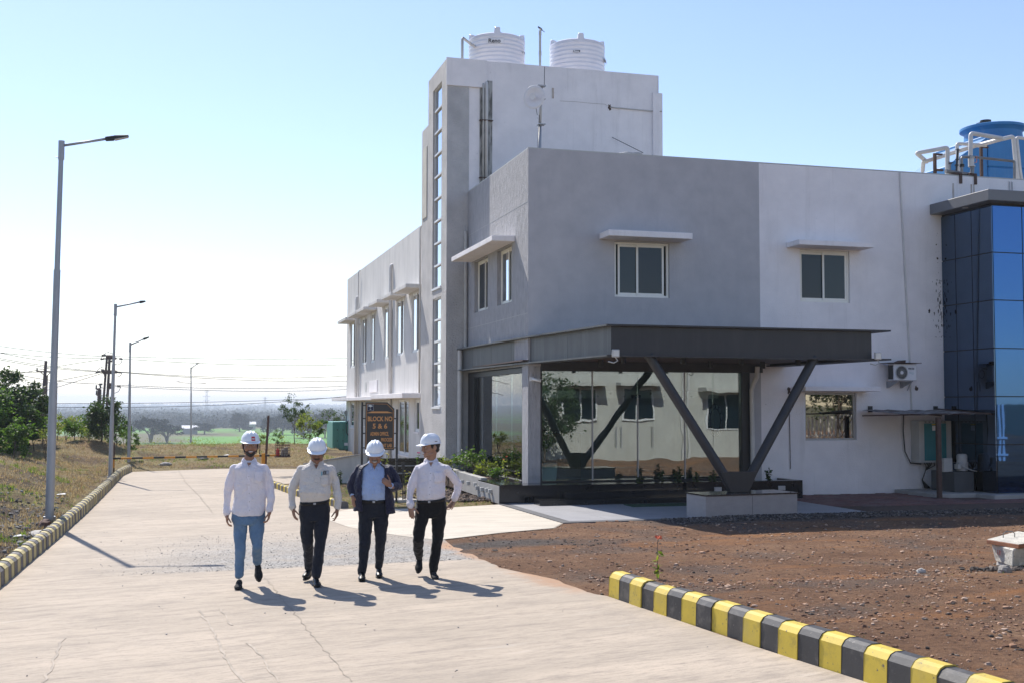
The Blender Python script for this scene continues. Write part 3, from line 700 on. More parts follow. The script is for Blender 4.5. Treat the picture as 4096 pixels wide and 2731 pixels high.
p = onZ(248, 2072, 0.15); rock(p.x, p.y, 0.09, M['rock_red'], 'small dark red rock between lamp foot and striped kerb', 4, 0.7)
p = onZ(150, 2125, 0.12); rock(p.x, p.y, 0.2, M['rock_pale'], 'flat pale rock half buried left of the striped kerb', 6, 0.35)
p = onZ(874, 1840, 0.0); rock(0.9, 43.2, 0.24, M['rock_grey'], 'wide flat grey rock under the barrier arm', 8, 0.3)
rock(-0.35, 41.7, 0.22, M['rock_grey'], 'dark grey rock under the barrier arm near the road end', 12, 0.35)
p = onZ(4020, 2325); rock(p.x, p.y, 0.11, M['rock_grey'], 'large grey rock in front of the painted concrete chamber', 14, 0.6)
p = onZ(3685, 2300); rock(p.x, p.y, 0.06, M['rock_pale'], 'pale pointed stone lying on the red dirt', 15, 0.7)
# ================================================================ the office building
BO = (7.57, 25.25, 0)
bld = thing('office_building', BO, 'two storey white and grey office building with stair tower and glass entrance', 'building')
def wall_y(y, x0, x1, z0, z1, holes, depth, b, facing=-1):
    """wall facing -Y at plane y with rectangular holes (x0,x1,z0,z1) and reveals"""
    xs = sorted({x0, x1, *[h[0] for h in holes], *[h[1] for h in holes]}); zs = sorted({z0, z1, *[h[2] for h in holes], *[h[3] for h in holes]})
    xs = [v for v in xs if x0 <= v <= x1]; zs = [v for v in zs if z0 <= v <= z1]
    for i in range(len(xs) - 1):
        for j in range(len(zs) - 1):
            cx, cz = (xs[i] + xs[i + 1]) / 2, (zs[j] + zs[j + 1]) / 2
            if any(h[0] < cx < h[1] and h[2] < cz < h[3] for h in holes): continue
            b.quad((xs[i], y, zs[j]), (xs[i + 1], y, zs[j]), (xs[i + 1], y, zs[j + 1]), (xs[i], y, zs[j + 1]))
    for a, c, e, f in holes:
        d = y + depth
        b.quad((a, y, e), (a, y, f), (a, d, f), (a, d, e)); b.quad((c, y, e), (c, d, e), (c, d, f), (c, y, f))
        b.quad((a, y, e), (a, d, e), (c, d, e), (c, y, e)); b.quad((a, y, f), (c, y, f), (c, d, f), (a, d, f))
def wall_x(x, y0, y1, z0, z1, holes, depth, b):
    """wall facing -X at plane x; holes (y0,y1,z0,z1)"""
    ys = sorted({y0, y1, *[h[0] for h in holes], *[h[1] for h in holes]}); zs = sorted({z0, z1, *[h[2] for h in holes], *[h[3] for h in holes]})
    for i in range(len(ys) - 1):
        for j in range(len(zs) - 1):
            cy_, cz = (ys[i] + ys[i + 1]) / 2, (zs[j] + zs[j + 1]) / 2
            if any(h[0] < cy_ < h[1] and h[2] < cz < h[3] for h in holes): continue
            b.quad((x, ys[i + 1], zs[j]), (x, ys[i], zs[j]), (x, ys[i], zs[j + 1]), (x, ys[i + 1], zs[j + 1]))
    for a, c, e, f in holes:
        d = x + depth
        b.quad((x, a, e), (x, a, f), (d, a, f), (d, a, e)); b.quad((x, c, e), (d, c, e), (d, c, f), (x, c, f))
        b.quad((x, a, e), (d, a, e), (d, c, e), (x, c, e)); b.quad((x, a, f), (x, c, f), (d, c, f), (d, a, f))
XC, YF, TOP = 7.57, 25.25, 7.93
FW1 = (9.65, 11.02, 4.61, 5.89); FW2 = (14.43, 15.80, 4.62, 5.89); FW3 = (14.53, 15.93, 1.29, 2.44)
GX0, GX1 = 7.86, 13.06
b = MB(); wall_y(YF, XC, 13.36, 3.0, TOP, [FW1], 0.14, b)
b.box(13.06, 13.36, YF, YF + .3, -0.05, 3.0)
w1 = b.build('wall', M['grey_wall'], bld)
b = MB(); wall_y(YF, 13.36, 30, -0.05, TOP, [FW2, FW3], 0.14, b)
b.build('wall', M['white_wall'], bld)
# corner column and textured grey side wall
b = MB(); b.box(XC, 7.86, YF, 25.72, 0.0, 3.0)
b.build('corner_column', M['grey_rough'], bld)
b = MB(); LW1 = (28.85, 30.24, 4.56, 5.92); LW2 = (26.62, 27.93, 4.56, 5.92)
wall_x(XC, YF, 31.04, 3.0, TOP, [LW1, LW2], 0.14, b); b.build('side_wall', M['grey_rough'], bld)
for z in (4.18, 6.72):      # thin pale score lines
    s_ = MB(); s_.box(XC - 0.004, XC, YF + .02, 31.0, z, z + 0.012); s_.build('joint_line', M['ltgrey'], bld)
# parapet tops and roof
b = MB(); b.box(XC + .002, 30, YF + .002, YF + .22, TOP - .6, TOP + .0); b.v = b.v
b2 = MB(); b2.box(XC + .001, 30, YF + .001, YF + .24, TOP, TOP + .03); b2.build('parapet_cap', M['ltgrey'], bld)
b2 = MB(); b2.box(XC + .001, XC + .24, YF + .24, 31.03, TOP, TOP + .03); b2.build('parapet_cap', M['ltgrey'], bld)
b2 = MB(); b2.box(XC + .05, 30, YF + .05, 34.4, 7.0, 7.15); b2.box(XC + .2, 30, YF + .2, YF + .24, 7.1, TOP); b2.box(XC + .2, XC + .24, YF + .24, 31.03, 7.1, TOP); b2.build('roof', M['concrete'], bld)
b2 = MB(); b2.box(29.9, 30, YF + .01, 51, -.05, 7.5); b2.box(8, 30, 51, 51.1, -.05, 7.5); b2.build('wall', M['white_wall'], bld)

def sliding_window_y(y, h, frame_m, panes, open_gap=0.0, mull=0.5, name='window'):
    x0, x1, z0, z1 = h; d = y + 0.05; fw_ = 0.055
    f = MB(); f.box(x0 + .002, x0 + fw_, d, d + .06, z0 + .002, z1 - .002); f.box(x1 - fw_, x1 - .002, d, d + .06, z0 + .002, z1 - .002)
    f.box(x0 + fw_, x1 - fw_, d, d + .06, z0 + .002, z0 + fw_); f.box(x0 + fw_, x1 - fw_, d, d + .06, z1 - fw_, z1 - .002)
    root = f.build(name, frame_m, bld, bevel=.004)
    a, c = x0 + fw_ + open_gap, x1 - fw_ - open_gap; m = a + (c - a) * mull
    for k, (l, r_, dd, pm) in enumerate(((a, m + .03, .03, panes[0]), (m - .03, c, 0.0, panes[1]))):
        s = MB(); q = d + .012 + dd; t = 0.05
        s.box(l, l + t, q, q + .025, z0 + fw_, z1 - fw_); s.box(r_ - t, r_, q, q + .025, z0 + fw_, z1 - fw_)
        s.box(l + t, r_ - t, q, q + .025, z0 + fw_, z0 + fw_ + t); s.box(l + t, r_ - t, q, q + .025, z1 - fw_ - t, z1 - fw_)
        s.build('sash', frame_m, root, bevel=.003)
        g = MB(); g.box(l + t, r_ - t, q + .008, q + .014, z0 + fw_ + t, z1 - fw_ - t); g.build('pane', pm, root)
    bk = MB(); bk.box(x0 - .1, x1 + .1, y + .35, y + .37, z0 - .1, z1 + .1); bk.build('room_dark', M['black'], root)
    return root
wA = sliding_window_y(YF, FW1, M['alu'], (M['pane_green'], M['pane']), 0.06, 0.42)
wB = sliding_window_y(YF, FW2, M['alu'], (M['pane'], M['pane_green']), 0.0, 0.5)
# fixed reflecting window
f = MB(); x0, x1, z0, z1 = FW3; f.box(x0, x0 + .05, YF + .05, YF + .12, z0, z1); f.box(x1 - .05, x1, YF + .05, YF + .12, z0, z1); f.box(x0 + .05, x1 - .05, YF + .05, YF + .12, z0, z0 + .05); f.box(x0 + .05, x1 - .05, YF + .05, YF + .12, z1 - .05, z1)
r_ = f.build('window', M['alu_grey'], bld, bevel=.004)
g = MB(); g.box(x0 + .05, x1 - .05, YF + .085, YF + .09, z0 + .05, z1 - .05); g.build('pane', M['bronze_glass'], r_)
def sunshade_y(x0, x1, yo, z0, z1, skew=0.0):
    s = MB(); s.hexa([(x0 + skew, yo, z0), (x1 + skew, yo, z0), (x1, YF, z0), (x0, YF, z0)], [(x0 + skew, yo, z1), (x1 + skew, yo, z1), (x1, YF, z1), (x0, YF, z1)])
    s.build('sunshade', M['white_wall'], bld, bevel=.008)
sunshade_y(9.28, 11.33, 24.62, 5.925, 6.065); sunshade_y(14.08, 16.1, 24.65, 5.915, 6.04); sunshade_y(14.2, 16.22, 24.65, 2.47, 2.58)

def sliding_window_x(x, h, frame_m, pane_m, sill=False, name='window', open_=0.0, split=True, dep=0.1):
    y0, y1, z0, z1 = h; d = x + dep; fw_ = 0.05
    f = MB(); f.box(d, d + .06, y0 + .002, y0 + fw_, z0 + .002, z1 - .002); f.box(d, d + .06, y1 - fw_, y1 - .002, z0 + .002, z1 - .002)
    f.box(d, d + .06, y0 + fw_, y1 - fw_, z0 + .002, z0 + fw_); f.box(d, d + .06, y0 + fw_, y1 - fw_, z1 - fw_, z1 - .002)
    root = f.build(name, frame_m, bld, bevel=.004)
    m = (y0 + y1) / 2; fr_ = ((y0 + fw_, m + .03, .03), (m - .03 , y1 - fw_, 0.0)) if split else ((y0 + fw_, y1 - fw_, 0.01),)
    for k, (l, r_, dd) in enumerate(fr_):
        if open_ and k == 1: l += open_; l = min(l, r_ - .35)
        s = MB(); q = d + .01 + dd; t = .045
        s.box(q, q + .025, l, l + t, z0 + fw_, z1 - fw_); s.box(q, q + .025, r_ - t, r_, z0 + fw_, z1 - fw_)
        s.box(q, q + .025, l + t, r_ - t, z0 + fw_, z0 + fw_ + t); s.box(q, q + .025, l + t, r_ - t, z1 - fw_ - t, z1 - fw_)
        s.build('sash', frame_m, root)
        g = MB(); g.box(q + .008, q + .014, l + t, r_ - t, z0 + fw_ + t, z1 - fw_ - t); g.build('pane', pane_m, root)
    if sill:
        s = MB(); s.box(x - .03, x + dep, y0 - .03, y1 + .03, z0 - .05, z0 - .004); s.build('sill', M['white_wall'], root)
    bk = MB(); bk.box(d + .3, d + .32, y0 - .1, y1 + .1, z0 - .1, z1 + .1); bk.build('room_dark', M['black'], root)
    return root
sliding_window_x(XC, LW1, M['alu'], M['pane_green'], open_=0.0)
sliding_window_x(XC, LW2, M['alu'], M['strip_glass'])
s = MB(); s.hexa([(7.01, 26.34, 5.95), (XC, 26.33, 5.95), (XC, 30.56, 5.95), (7.01, 30.56, 5.95)], [(7.01, 26.34, 6.07), (XC, 26.33, 6.09), (XC, 30.56, 6.09), (7.01, 30.56, 6.07)])
s.build('sunshade', M['white_wall'], bld, bevel=.008)

# ---- stair tower
XT, YT, ZT = 6.98, 31.04, 11.65
tw = MB()
S1 = (31.72, 32.88, 5.42, 11.18); S2 = (31.72, 32.8, 2.08, 5.12)
b = MB(); wall_x(XT, YT, 33.55, -.05, ZT, [S1, S2], 0.12, b); b.build('tower_side_wall', M['rough_wall'], bld)
b = MB(); wall_y(YT, XT, 7.6, -.05, 10.88, [], 0, b); b.quad((7.6, YT, -.05), (7.6, YT + .05, -.05), (7.6, YT + .05, 10.88), (7.6, YT, 10.88)); b.build('tower_pier', M['rough_wall'], bld)
b = MB(); b.box(XT - .03, 8.1, YT - .035, YT + .0, 10.88, ZT - .001)
wall_y(YT + .03, 7.6, 13.24, 6.5, ZT, [], 0, b); b.box(13.05, 13.34, YT - .04, YT + .3, 6.5, 11.12)
b.prism([(XT + .001, YT + .04), (13.23, YT + .04), (13.23, 37), (8.1, 37), (8.1, 33.55), (XT + .001, 33.55)], 11.2, 11.25); b.quad((13.24, YT, 6.5), (13.24, 37, 6.5), (13.24, 37, ZT), (13.24, YT, ZT)); b.quad((XT, 33.55, 0), (8.1, 33.55, 0), (8.1, 33.55, ZT), (XT, 33.55, ZT)); b.quad((8.1, 33.55, 7), (8.1, 37, 7), (8.1, 37, ZT), (8.1, 33.55, ZT))
b.quad((13.24, 37, 6.5), (8.1, 37, 6.5), (8.1, 37, ZT), (13.24, 37, ZT))
b.build('tower_front_wall', M['white_wall'], bld)
b = MB(); b.box(XT + .002, 8.0, 33.553, 34.46, -.05, 10.35); pil = b.build('tower_pilaster', M['rough_wall'], bld)
b = MB(); b.box(XT - .02, XT + .001, 33.68, 34.3, 7.65, 9.75); b.build('cream_niche', PM('cream_plaster', (0.62, 0.58, 0.50)), bld)
for h, n in ((S1, 9), (S2, 5)):
    y0, y1, z0, z1 = h; d = XT + .05; f = MB()
    f.box(d, d + .06, y0, y0 + .06, z0, z1); f.box(d, d + .06, y1 - .06, y1, z0, z1)
    hh = (z1 - z0) / n
    for k in range(n + 1):
        zc = z0 + k * hh; f.box(d - .02, d + .06, y0 + .06, y1 - .06, max(z0, zc - .03), min(z1, zc + .03))
    wr = f.build('strip_window', M['alu_white'], bld, bevel=.004)
    for k in range(n):
        g = MB(); a = z0 + k * hh + .03; g.box(d + .03, d + .036, y0 + .06, y1 - .06, a, a + hh - .06); g.build('pane', M['strip_glass'], wr)
    g = MB(); g.box(XT - .03, XT + .04, y0 - .03, y1 + .03, z0 - .06, z0 - .003); g.build('sill', M['alu_white'], wr)
# dark stained pipe chase with two drain pipes on the tower front
st = MB(); p0 = onY(1920, 320, YT); st.box(p0.x, p0.x + .36, YT + .02, YT + .03, 8.0, 11.1)
st.build('stained_chase', PM('mouldy_stain', (0.12, 0.12, 0.11), (0.42, 0.41, 0.39), scale=5, stretch=(2, 2, 0.35), lo=0.40, hi=0.58, rough=0.95), bld)
for xx, r0, m_, zt in ((1931, .03, 'dirty_pvc', 10.98), (1944, .045, 'pvc', 11.02)):
    q = onY(xx, 600, YT); t_ = MB(); t_.tube([(q.x, YT - .06, 7.9), (q.x, YT - .06, zt - .08), (q.x, YT - .03, zt), (q.x, YT + .1, zt + .02)], r0, 10); t_.build('drain_pipe', M[m_], bld, smooth=True)
for zz in (8.35, 9.95):
    q = onY(1938, 600, YT); t_ = MB(); t_.box(q.x - .16, q.x + .22, YT - .11, YT + .0, zz, zz + .02); t_.build('pipe_clamp', M['rust'], bld)

# ---- long side wing
XW = 7.08
Ws = [(35.16, 36.42, 3.76, 5.64), (37.83, 39.15, 3.77, 5.64), (40.41, 41.65, 3.75, 5.62), (43.65, 44.62, 3.74, 5.63), (45.65, 46.98, 3.73, 5.61), (48.67, 50.08, 3.70, 5.61)]
Gs = [(36.82, 38.68, .52, 2.32), (35.15, 35.84, 1.31, 2.30), (44.36, 46.02, 1.32, 2.28), (48.23, 49.96, 1.2, 2.28)]
b = MB(); wall_x(XW, 34.46, 51.19, -.05, 7.60, Ws + Gs, 0.16, b)
b.quad((XW, 51.19, -.05), (9, 51.19, -.05), (9, 51.19, 7.6), (XW, 51.19, 7.6)); b.box(XW + .001, 20, 34.5, 51.19, 7.3, 7.35); b.box(XW + .001, XW + .2, 34.47, 51.18, 7.4, 7.6)
b.build('wing_wall', M['wing_wall'], bld)
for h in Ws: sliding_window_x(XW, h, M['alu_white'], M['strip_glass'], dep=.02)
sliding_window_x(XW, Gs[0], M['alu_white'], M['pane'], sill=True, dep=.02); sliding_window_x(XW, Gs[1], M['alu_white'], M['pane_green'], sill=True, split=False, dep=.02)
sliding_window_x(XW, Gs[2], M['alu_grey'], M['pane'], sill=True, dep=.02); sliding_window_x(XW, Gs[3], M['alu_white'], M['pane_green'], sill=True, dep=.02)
for (a, c, z) in ((34.86, 37.0, 5.66), (37.44, 39.27, 5.65), (40.2, 42.1, 5.65), (43.2, 45.17, 5.64), (45.3, 47.6, 5.63), (48.1, 50.6, 5.6)):
    s = MB(); s.box(6.58, XW - .002, a, c, z, z + .12); s.build('sunshade', M['wing_wall'], bld, bevel=.01)
s = MB(); s.box(6.5, XW - .002, 34.9, 40.9, 2.34, 2.49); s.build('sunshade', M['white_wall'], bld, bevel=.01)
s = MB(); s.box(6.52, XW - .002, 40.93, 51.8, 2.31, 2.44); s.build('sunshade', M['white_wall'], bld, bevel=.01)
for yy, zt, rr_ in ((34.8, 7.55, .03), (39.9, 6.95, .06), (47.9, 6.55, .06), (47.45, 7.6, .025), (47.3, 5.4, .03)):
    t_ = MB(); t_.tube([(XW - .07, yy, 2.5 if yy < 35 else 0), (XW - .07, yy, zt - .12), (XW - .05, yy, zt - .03), (XW + .05, yy, zt)], rr_, 10); t_.build('drain_pipe', M['pvc'], bld, smooth=True)
bx = MB(); bx.box(XW - .03, XW + .005, 42.9, 44.7, 2.62, 3.06); bx.build('louvre_box', M['white_wall'], bld)
ov = MB(); ov.tube([(XW - .012, 45.7, 2.85), (XW + .02, 45.7, 2.85)], .2, 20); ov.build('vent_cover', M['ltgrey'], bld)

# ---- blue glass stair block at the right
XG, YG = 18.42, 23.34
cols_y = [YG, YG + .74, YG + 1.36, YF]; rows = [0.09 + 1.128 * k for k in range(7)]
cw = MB(); cw.box(XG + .03, 27, YG + .03, YF, .05, 6.9); cwo = cw.build('curtain_wall', M['black'], bld)
for i in range(3):
    for j in range(6):
        g = MB(); g.box(XG, XG + .02, cols_y[i] + .012, cols_y[i + 1] - .012, rows[j] + .012, rows[j + 1] - .012); g.build('pane', M['blue_glass_side'], cwo)
for i in range(9):
    for j in range(6):
        x0 = XG + .02 + i * .83; g = MB(); g.box(x0 + .012, x0 + .83 - .012, YG, YG + .02, rows[j] + .012, rows[j + 1] - .012); g.build('pane', M['blue_glass'], cwo)
cap = MB(); cap.box(XG - .32, 27, YG - .32, YF, 6.9, 7.16); cp = cap.build('glass_block_cornice', PM('grey_cladding', (0.16, 0.165, 0.175), (0.14, 0.145, 0.155), rough=.4), bld, bevel=.01)
for (x, y) in ((XG - .15, YG + .75), (XG + 1.0, YG - .15), (XG + 2.3, YG - .15)):
    l_ = MB(); l_.tube([(x, y, 6.89), (x, y, 6.905)], .07, 16); l_.build('downlight', M['alu_white'], cp)
kb = MB(); kb.prism([(16.95, 25.24), (16.95, 23.62), (18.0, 23.55), (18.05, 22.95), (27, 22.95), (27, 25.24)], -.03, .085); kb.build('concrete_ledge', M['concrete'], bld, bevel=.01)

# ---- plinth, steps and glazed entrance
PT = 0.39
b = MB(); b.box(6.69, 8.0, 24.42, 25.24, 0, PT); b.box(7.865, 13.05, 24.98, 32, 0.0, PT - .002); pr = b.build('plinth', M['black_granite'], bld, bevel=.006)
b = MB(); b.box(8.003, 11.0, 24.42, 24.977, 0, PT - .001); b.build('landing', M['black_granite'], pr, bevel=.006)
b = MB(); b.box(8.05, 11.35, 24.08, 24.417, 0, .255); b.build('step', M['black_granite'], pr, bevel=.006)
b = MB(); b.box(7.35, 11.8, 23.66, 24.077, 0, .125); b.build('step', M['black_granite'], pr, bevel=.006)
b = MB(); b.box(11.003, 13.9, 24.3, 24.45, .0, PT + .02); b.box(11.003, 13.9, 24.45, 24.97, 0, PT - .06); b.box(13.75, 13.9, 24.45, 25.24, 0, PT + .02); b.build('front_planter', M['black_granite'], pr, bevel=.006)
for xx in (11.75, 12.45, 13.35):
    l_ = MB(); l_.box(xx - .09, xx + .09, 24.27, 24.299, .19, .29); l_.build('step_light', M['alu_grey'], pr, bevel=.006)
b = MB(); b.box(9.15, 10.7, 22.9, 23.45, .013, .028)
mat_ = b.build('door_mat', PM('green_mat', (0.02, 0.07, 0.03), (0.015, 0.05, 0.02), rough=1.0, bump=.4, bscale=120)); tag(mat_, 'dark green door mat in front of the entrance steps', 'mat')
# side planter with its bank of little wall lights
ps = MB(); ps.box(6.672, 6.688, 24.425, 25.244, 0, PT - .002); ps.box(6.672, 6.86, 25.246, 26.3, 0, PT - .002)
ps.hexa([(6.75, 26.303, 0), (6.90, 26.303, 0), (7.12, 31.0, 0), (6.95, 31.0, 0)], [(6.75, 26.303, PT + .06), (6.90, 26.303, PT + .06), (7.12, 31.0, PT + .06), (6.95, 31.0, PT + .06)])
sp = ps.build('side_planter', M['concrete'], bld, bevel=.008)
cc_ = MB(); cc_.box(6.675, 7.2, 24.43, 26.25, PT + .0, PT + .022); cc_.build('granite_coping', M['black_granite'], sp)
so = MB(); so.box(6.87, 7.56, 26.3, 31.0, 0.0, PT - .06); so.build('planter_soil', M['soil'], sp)
for k, (px, py) in enumerate(((1855, 1925), (1880, 1931), (1908, 1936), (1915, 1949), (1935, 1955), (1954, 1958), (1968, 1963))):
    q = onX(px, py, 6.68); zz = min(q.z, .3)
    l_ = MB(); l_.box(6.60, 6.679, q.y - .05, q.y + .05, zz - .045, zz + .045); wl = l_.build('wall_light', M['ltgrey'], sp, bevel=.006)
# window under the canopy on the left side, then the front glazing
def frame_y(y, x0, x1, z0, z1, t, d, mat, nm='glazing_frame'):
    f = MB(); f.box(x0, x0 + t, y, y + d, z0, z1); f.box(x1 - t, x1, y, y + d, z0, z1); f.box(x0 + t, x1 - t, y, y + d, z1 - t, z1); f.box(x0 + t, x1 - t, y, y + d, z0, z0 + t * .5); return f.build(nm, mat, bld)
M['clear'] = glass_mat('clear_entrance_glass', (0.82, 0.92, 0.90), refl=0.16, wob=0.16)
M['clear_side'] = glass_mat('side_window_glass', (0.74, 0.88, 0.86), refl=0.12, wob=0.08)
fr = frame_y(YF + .04, GX0, GX1, PT, 3.0, .05, .1, M['black'])
dp = MB(); dp.box(12.86, 13.055, YF - .02, YF + .14, PT, 3.0); dp.build('door_post', M['black'], bld)
xg = [GX0 + .05, 9.13, 10.24, 11.42, 12.15, 12.86]
for i in range(5):
    g = MB(); g.box(xg[i] + .004, xg[i + 1] - .004, YF + .08, YF + .092, PT + .03, 2.95); g.build('pane', M['clear'], fr)
for x in (9.13, 10.24, 11.42):
    g = MB(); g.box(x - .012, x + .012, YF + .06, YF + .10, PT + .02, 2.3 if x == 10.24 else 2.95); g.build('mullion', M['alu_grey'], fr)
tr = MB(); tr.box(GX0 + .06, 12.35, YF + .2, YF + .26, 2.29, 2.46); tr.build('door_track', M['ltgrey'], fr)
for k, x in enumerate([8.25, 8.55, 8.9, 9.3, 9.62, 9.95, 10.62, 10.95, 11.28, 11.65]):
    d_ = MB(); zz = 2.40 if k % 2 == 0 else 2.33; d_.tube([(x, YF + .19, zz), (x, YF + .201, zz)], .028, 12); d_.build('track_disc', M['steel'], fr)
d_ = MB(); d_.box(10.12, 10.36, YF + .15, YF + .2, 2.29, 2.36); d_.build('door_sensor', M['black'], fr, bevel=.01)
for x in (9.70, 9.83, 10.6):
    d_ = MB(); d_.tube([(x, YF + .04, 1.15), (x, YF + .04, 1.62)], .008, 8); d_.build('door_handle', M['galv'], fr)
# side glazing (facing -X)
f = MB(); f.box(XC + .02, XC + .12, 25.725, 25.80, .40, 2.98); f.box(XC + .02, XC + .12, 30.35, 30.95, .40, 2.98); f.box(XC + .02, XC + .12, 25.8, 30.35, 2.86, 2.98); f.box(XC - .02, XC + .14, 25.725, 30.95, .33, .40)
sf = f.build('side_window', M['black'], bld)
for a, c in ((25.80, 26.9), (26.9, 28.3), (28.3, 30.35)):
    g = MB(); g.box(XC + .06, XC + .07, a + .004, c - .004, .40, 2.86); g.build('pane', M['clear_side'], sf)
fz = MB(); fz.box(XC + .10, XC + .105, 25.85, 30.3, .95, 2.2); fz.build('frosted_film', PM('frosted_green_film', (0.52, 0.70, 0.68), (0.46, 0.64, 0.62), rough=.7), sf)
sk = MB(); sk.box(XC - .06, XC + .02, 25.8, 30.9, .30, .33); sk.build('sill', M['white_wall'], sf)
# lobby behind the glass
lob = MB(); lob.quad((7.6, 31.5, PT), (13.3, 31.5, PT), (13.3, 31.5, 3.3), (7.6, 31.5, 3.3)); lob.quad((13.25, 25.3, PT), (13.25, 31.5, PT), (13.25, 31.5, 3.3), (13.25, 25.3, 3.3))
lob.quad((7.6, 25.3, 3.02), (13.3, 25.3, 3.02), (13.3, 31.5, 3.02), (7.6, 31.5, 3.02)); lob.build('lobby_wall', PM('lobby_paint', (0.42, 0.42, 0.40), rough=.8), bld)
lf = MB(); lf.quad((7.6, 25.3, PT + .004), (13.3, 25.3, PT + .004), (13.3, 31.5, PT + .004), (7.6, 31.5, PT + .004)); lf.build('lobby_floor', PM('lobby_tiles', (0.30, 0.29, 0.27), rough=.2), bld)
dk = thing('reception_desk', (8.8, 27.2, PT), 'ribbed wooden reception desk behind the entrance glass', 'desk')
b = MB(); b.box(8.55, 9.5, 27.2, 27.9, PT, PT + 1.05); b.build('cabinet', PM('ribbed_wood', (0.30, 0.22, 0.15), (0.22, 0.16, 0.11), scale=30, stretch=(3, 1, .05)), dk)
b = MB()
for k in range(22): b.box(8.55 + k * .043, 8.575 + k * .043, 27.185, 27.2, PT, PT + 1.0)
b.build('ribs', PM('wood_rib', (0.34, 0.26, 0.18)), dk)
b = MB(); b.box(8.5, 9.55, 27.12, 27.95, PT + 1.05, PT + 1.1); b.build('desk_top', M['black_granite'], dk)
pt = thing('potted_palm', (8.15, 25.75, PT), 'small palm in a white cube pot inside the entrance glass', 'potted plant')
b = MB(); b.hexa([(7.99, 25.6, PT), (8.35, 25.6, PT), (8.35, 25.95, PT), (7.99, 25.95, PT)], [(7.96, 25.57, PT + .42), (8.38, 25.57, PT + .42), (8.38, 25.98, PT + .42), (7.96, 25.98, PT + .42)]); b.build('pot', PM('pale_blue_pot', (0.62, 0.72, 0.74), rough=.4), pt, bevel=.02)
b = MB(); rp = random.Random(4)
b.tube([(8.17, 25.77, PT + .4), (8.17, 25.77, PT + .75)], .012, 6)
for k in range(26):
    a = rp.uniform(0, 6.28); l = rp.uniform(.15, .28); u = rp.uniform(.1, .4); c0 = Vector((8.17, 25.77, PT + .72)); c1 = c0 + Vector((math.cos(a) * l * .6, math.sin(a) * l * .6, u)); c2 = c0 + Vector((math.cos(a) * l, math.sin(a) * l, u * .5)); n_ = Vector((-math.sin(a), math.cos(a), 0)) * .012
    b.quad(c0 - n_, c0 + n_, c1 + n_ * 1.4, c1 - n_ * 1.4); b.quad(c1 - n_ * 1.4, c1 + n_ * 1.4, c2 + n_ * .2, c2 - n_ * .2)
b.build('fronds', M['leaf_dark'], pt)
ck = thing('wall_clock', (12.6, 28.6, 1.7), 'large ring shaped wall clock on the lobby side wall', 'clock')
b = MB()
for rad in (.42, .30):
    b.tube([(13.2, 27.4 + rad * math.cos(a * R(15)), 1.75 + rad * math.sin(a * R(15))) for a in range(25)], .012, 6)
for k in range(12): a = k * R(30); b.tube([(13.2, 27.4 + .31 * math.cos(a), 1.75 + .31 * math.sin(a)), (13.2, 27.4 + .41 * math.cos(a), 1.75 + .41 * math.sin(a))], .012, 5)
b.build('ring', M['black'], ck)
# security camera on the column
sc_ = thing('security_camera', (7.72, 25.2, 2.72), 'small white security camera on the grey corner column', 'camera')
b = MB(); b.box(7.60, 7.70, 25.22, 25.249, 2.66, 2.76); b.build('base', M['alu_white'], sc_, bevel=.01)
b = MB(); b.tube([(7.65, 25.23, 2.72), (7.67, 25.14, 2.70), (7.82, 25.06, 2.665)], [.02, .03, .035], 10); b.build('camera_body', M['alu_white'], sc_, smooth=True)
b = MB(); b.tube([(7.82, 25.06, 2.665), (7.84, 25.05, 2.66)], .034, 10); b.build('lens', M['black'], sc_)

# ---- entrance canopy
ZB, ZC = 3.06, 3.64
cn = MB()
A = (7.95, 21.0); B = (13.62, 21.0)           # front web ends
SL = [(7.95, 21.0), (7.60, 25.0), (7.42, 31.0)]
cn.box(7.99, 13.6, 21.04, 25.2, ZC - .12, ZC - .05); can = cn.build('canopy', M['dark_metal'], bld)
b = MB(); b.box(7.95, 13.62, 21.0, 21.03, ZB + .02, ZC - .02); b.build('front_beam', M['dark_metal'], can)
b = MB(); b.box(13.6, 13.63, 21.032, 25.24, ZB + .02, ZC - .02); b.build('end_beam', M['dark_metal'], can)
fr_pts = [(7.95, 21.0), (7.78, 23.1), (7.63, 25.0), (7.56, 26.6), (7.50, 28.2), (7.44, 29.9), (7.41, 31.02)]
for i in range(len(fr_pts) - 1):
    p, q = fr_pts[i], fr_pts[i + 1]; g_ = .006
    b = MB(); b.hexa([(p[0], p[1] + g_, ZB + .02), (p[0] + .03, p[1] + g_, ZB + .02), (q[0] + .03, q[1] - g_, ZB + .02 - .0), (q[0], q[1] - g_, ZB + .02)],
                     [(p[0], p[1] + g_, ZC - .02), (p[0] + .03, p[1] + g_, ZC - .02), (q[0] + .03, q[1] - g_, ZC - .02), (q[0], q[1] - g_, ZC - .02)])
    b.build('fascia_panel', M['fascia_metal'], can)
    p2 = p if i else (7.95, 20.9)
    for z0, z1 in ((ZC - .02, ZC + .012), (ZB - .012, ZB + .02)):
        b = MB(); dd = .014 * math.sin(i * 2.1)
        b.hexa([(p2[0] - .13, p2[1], z0), (p2[0] + .2, p2[1], z0), (q[0] + .2, q[1], z0 + dd * 0), (q[0] - .13, q[1], z0)], [(p2[0] - .13, p2[1], z1), (p2[0] + .2, p2[1], z1), (q[0] + .2, q[1], z1), (q[0] - .13, q[1], z1)])
        b.build('edge_flange', M['fascia_metal'], can)
for z0, z1 in ((ZC - .018, ZC + .014), (ZB - .014, ZB + .018)):
    b = MB(); b.box(7.83, 14.0, 20.88, 21.25, z0, z1); b.build('front_flange', M['dark_metal'], can)
    b = MB(); b.box(13.5, 14.0, 21.25, 25.24, z0 + .001, z1 - .001); b.build('end_flange', M['dark_metal'], can)
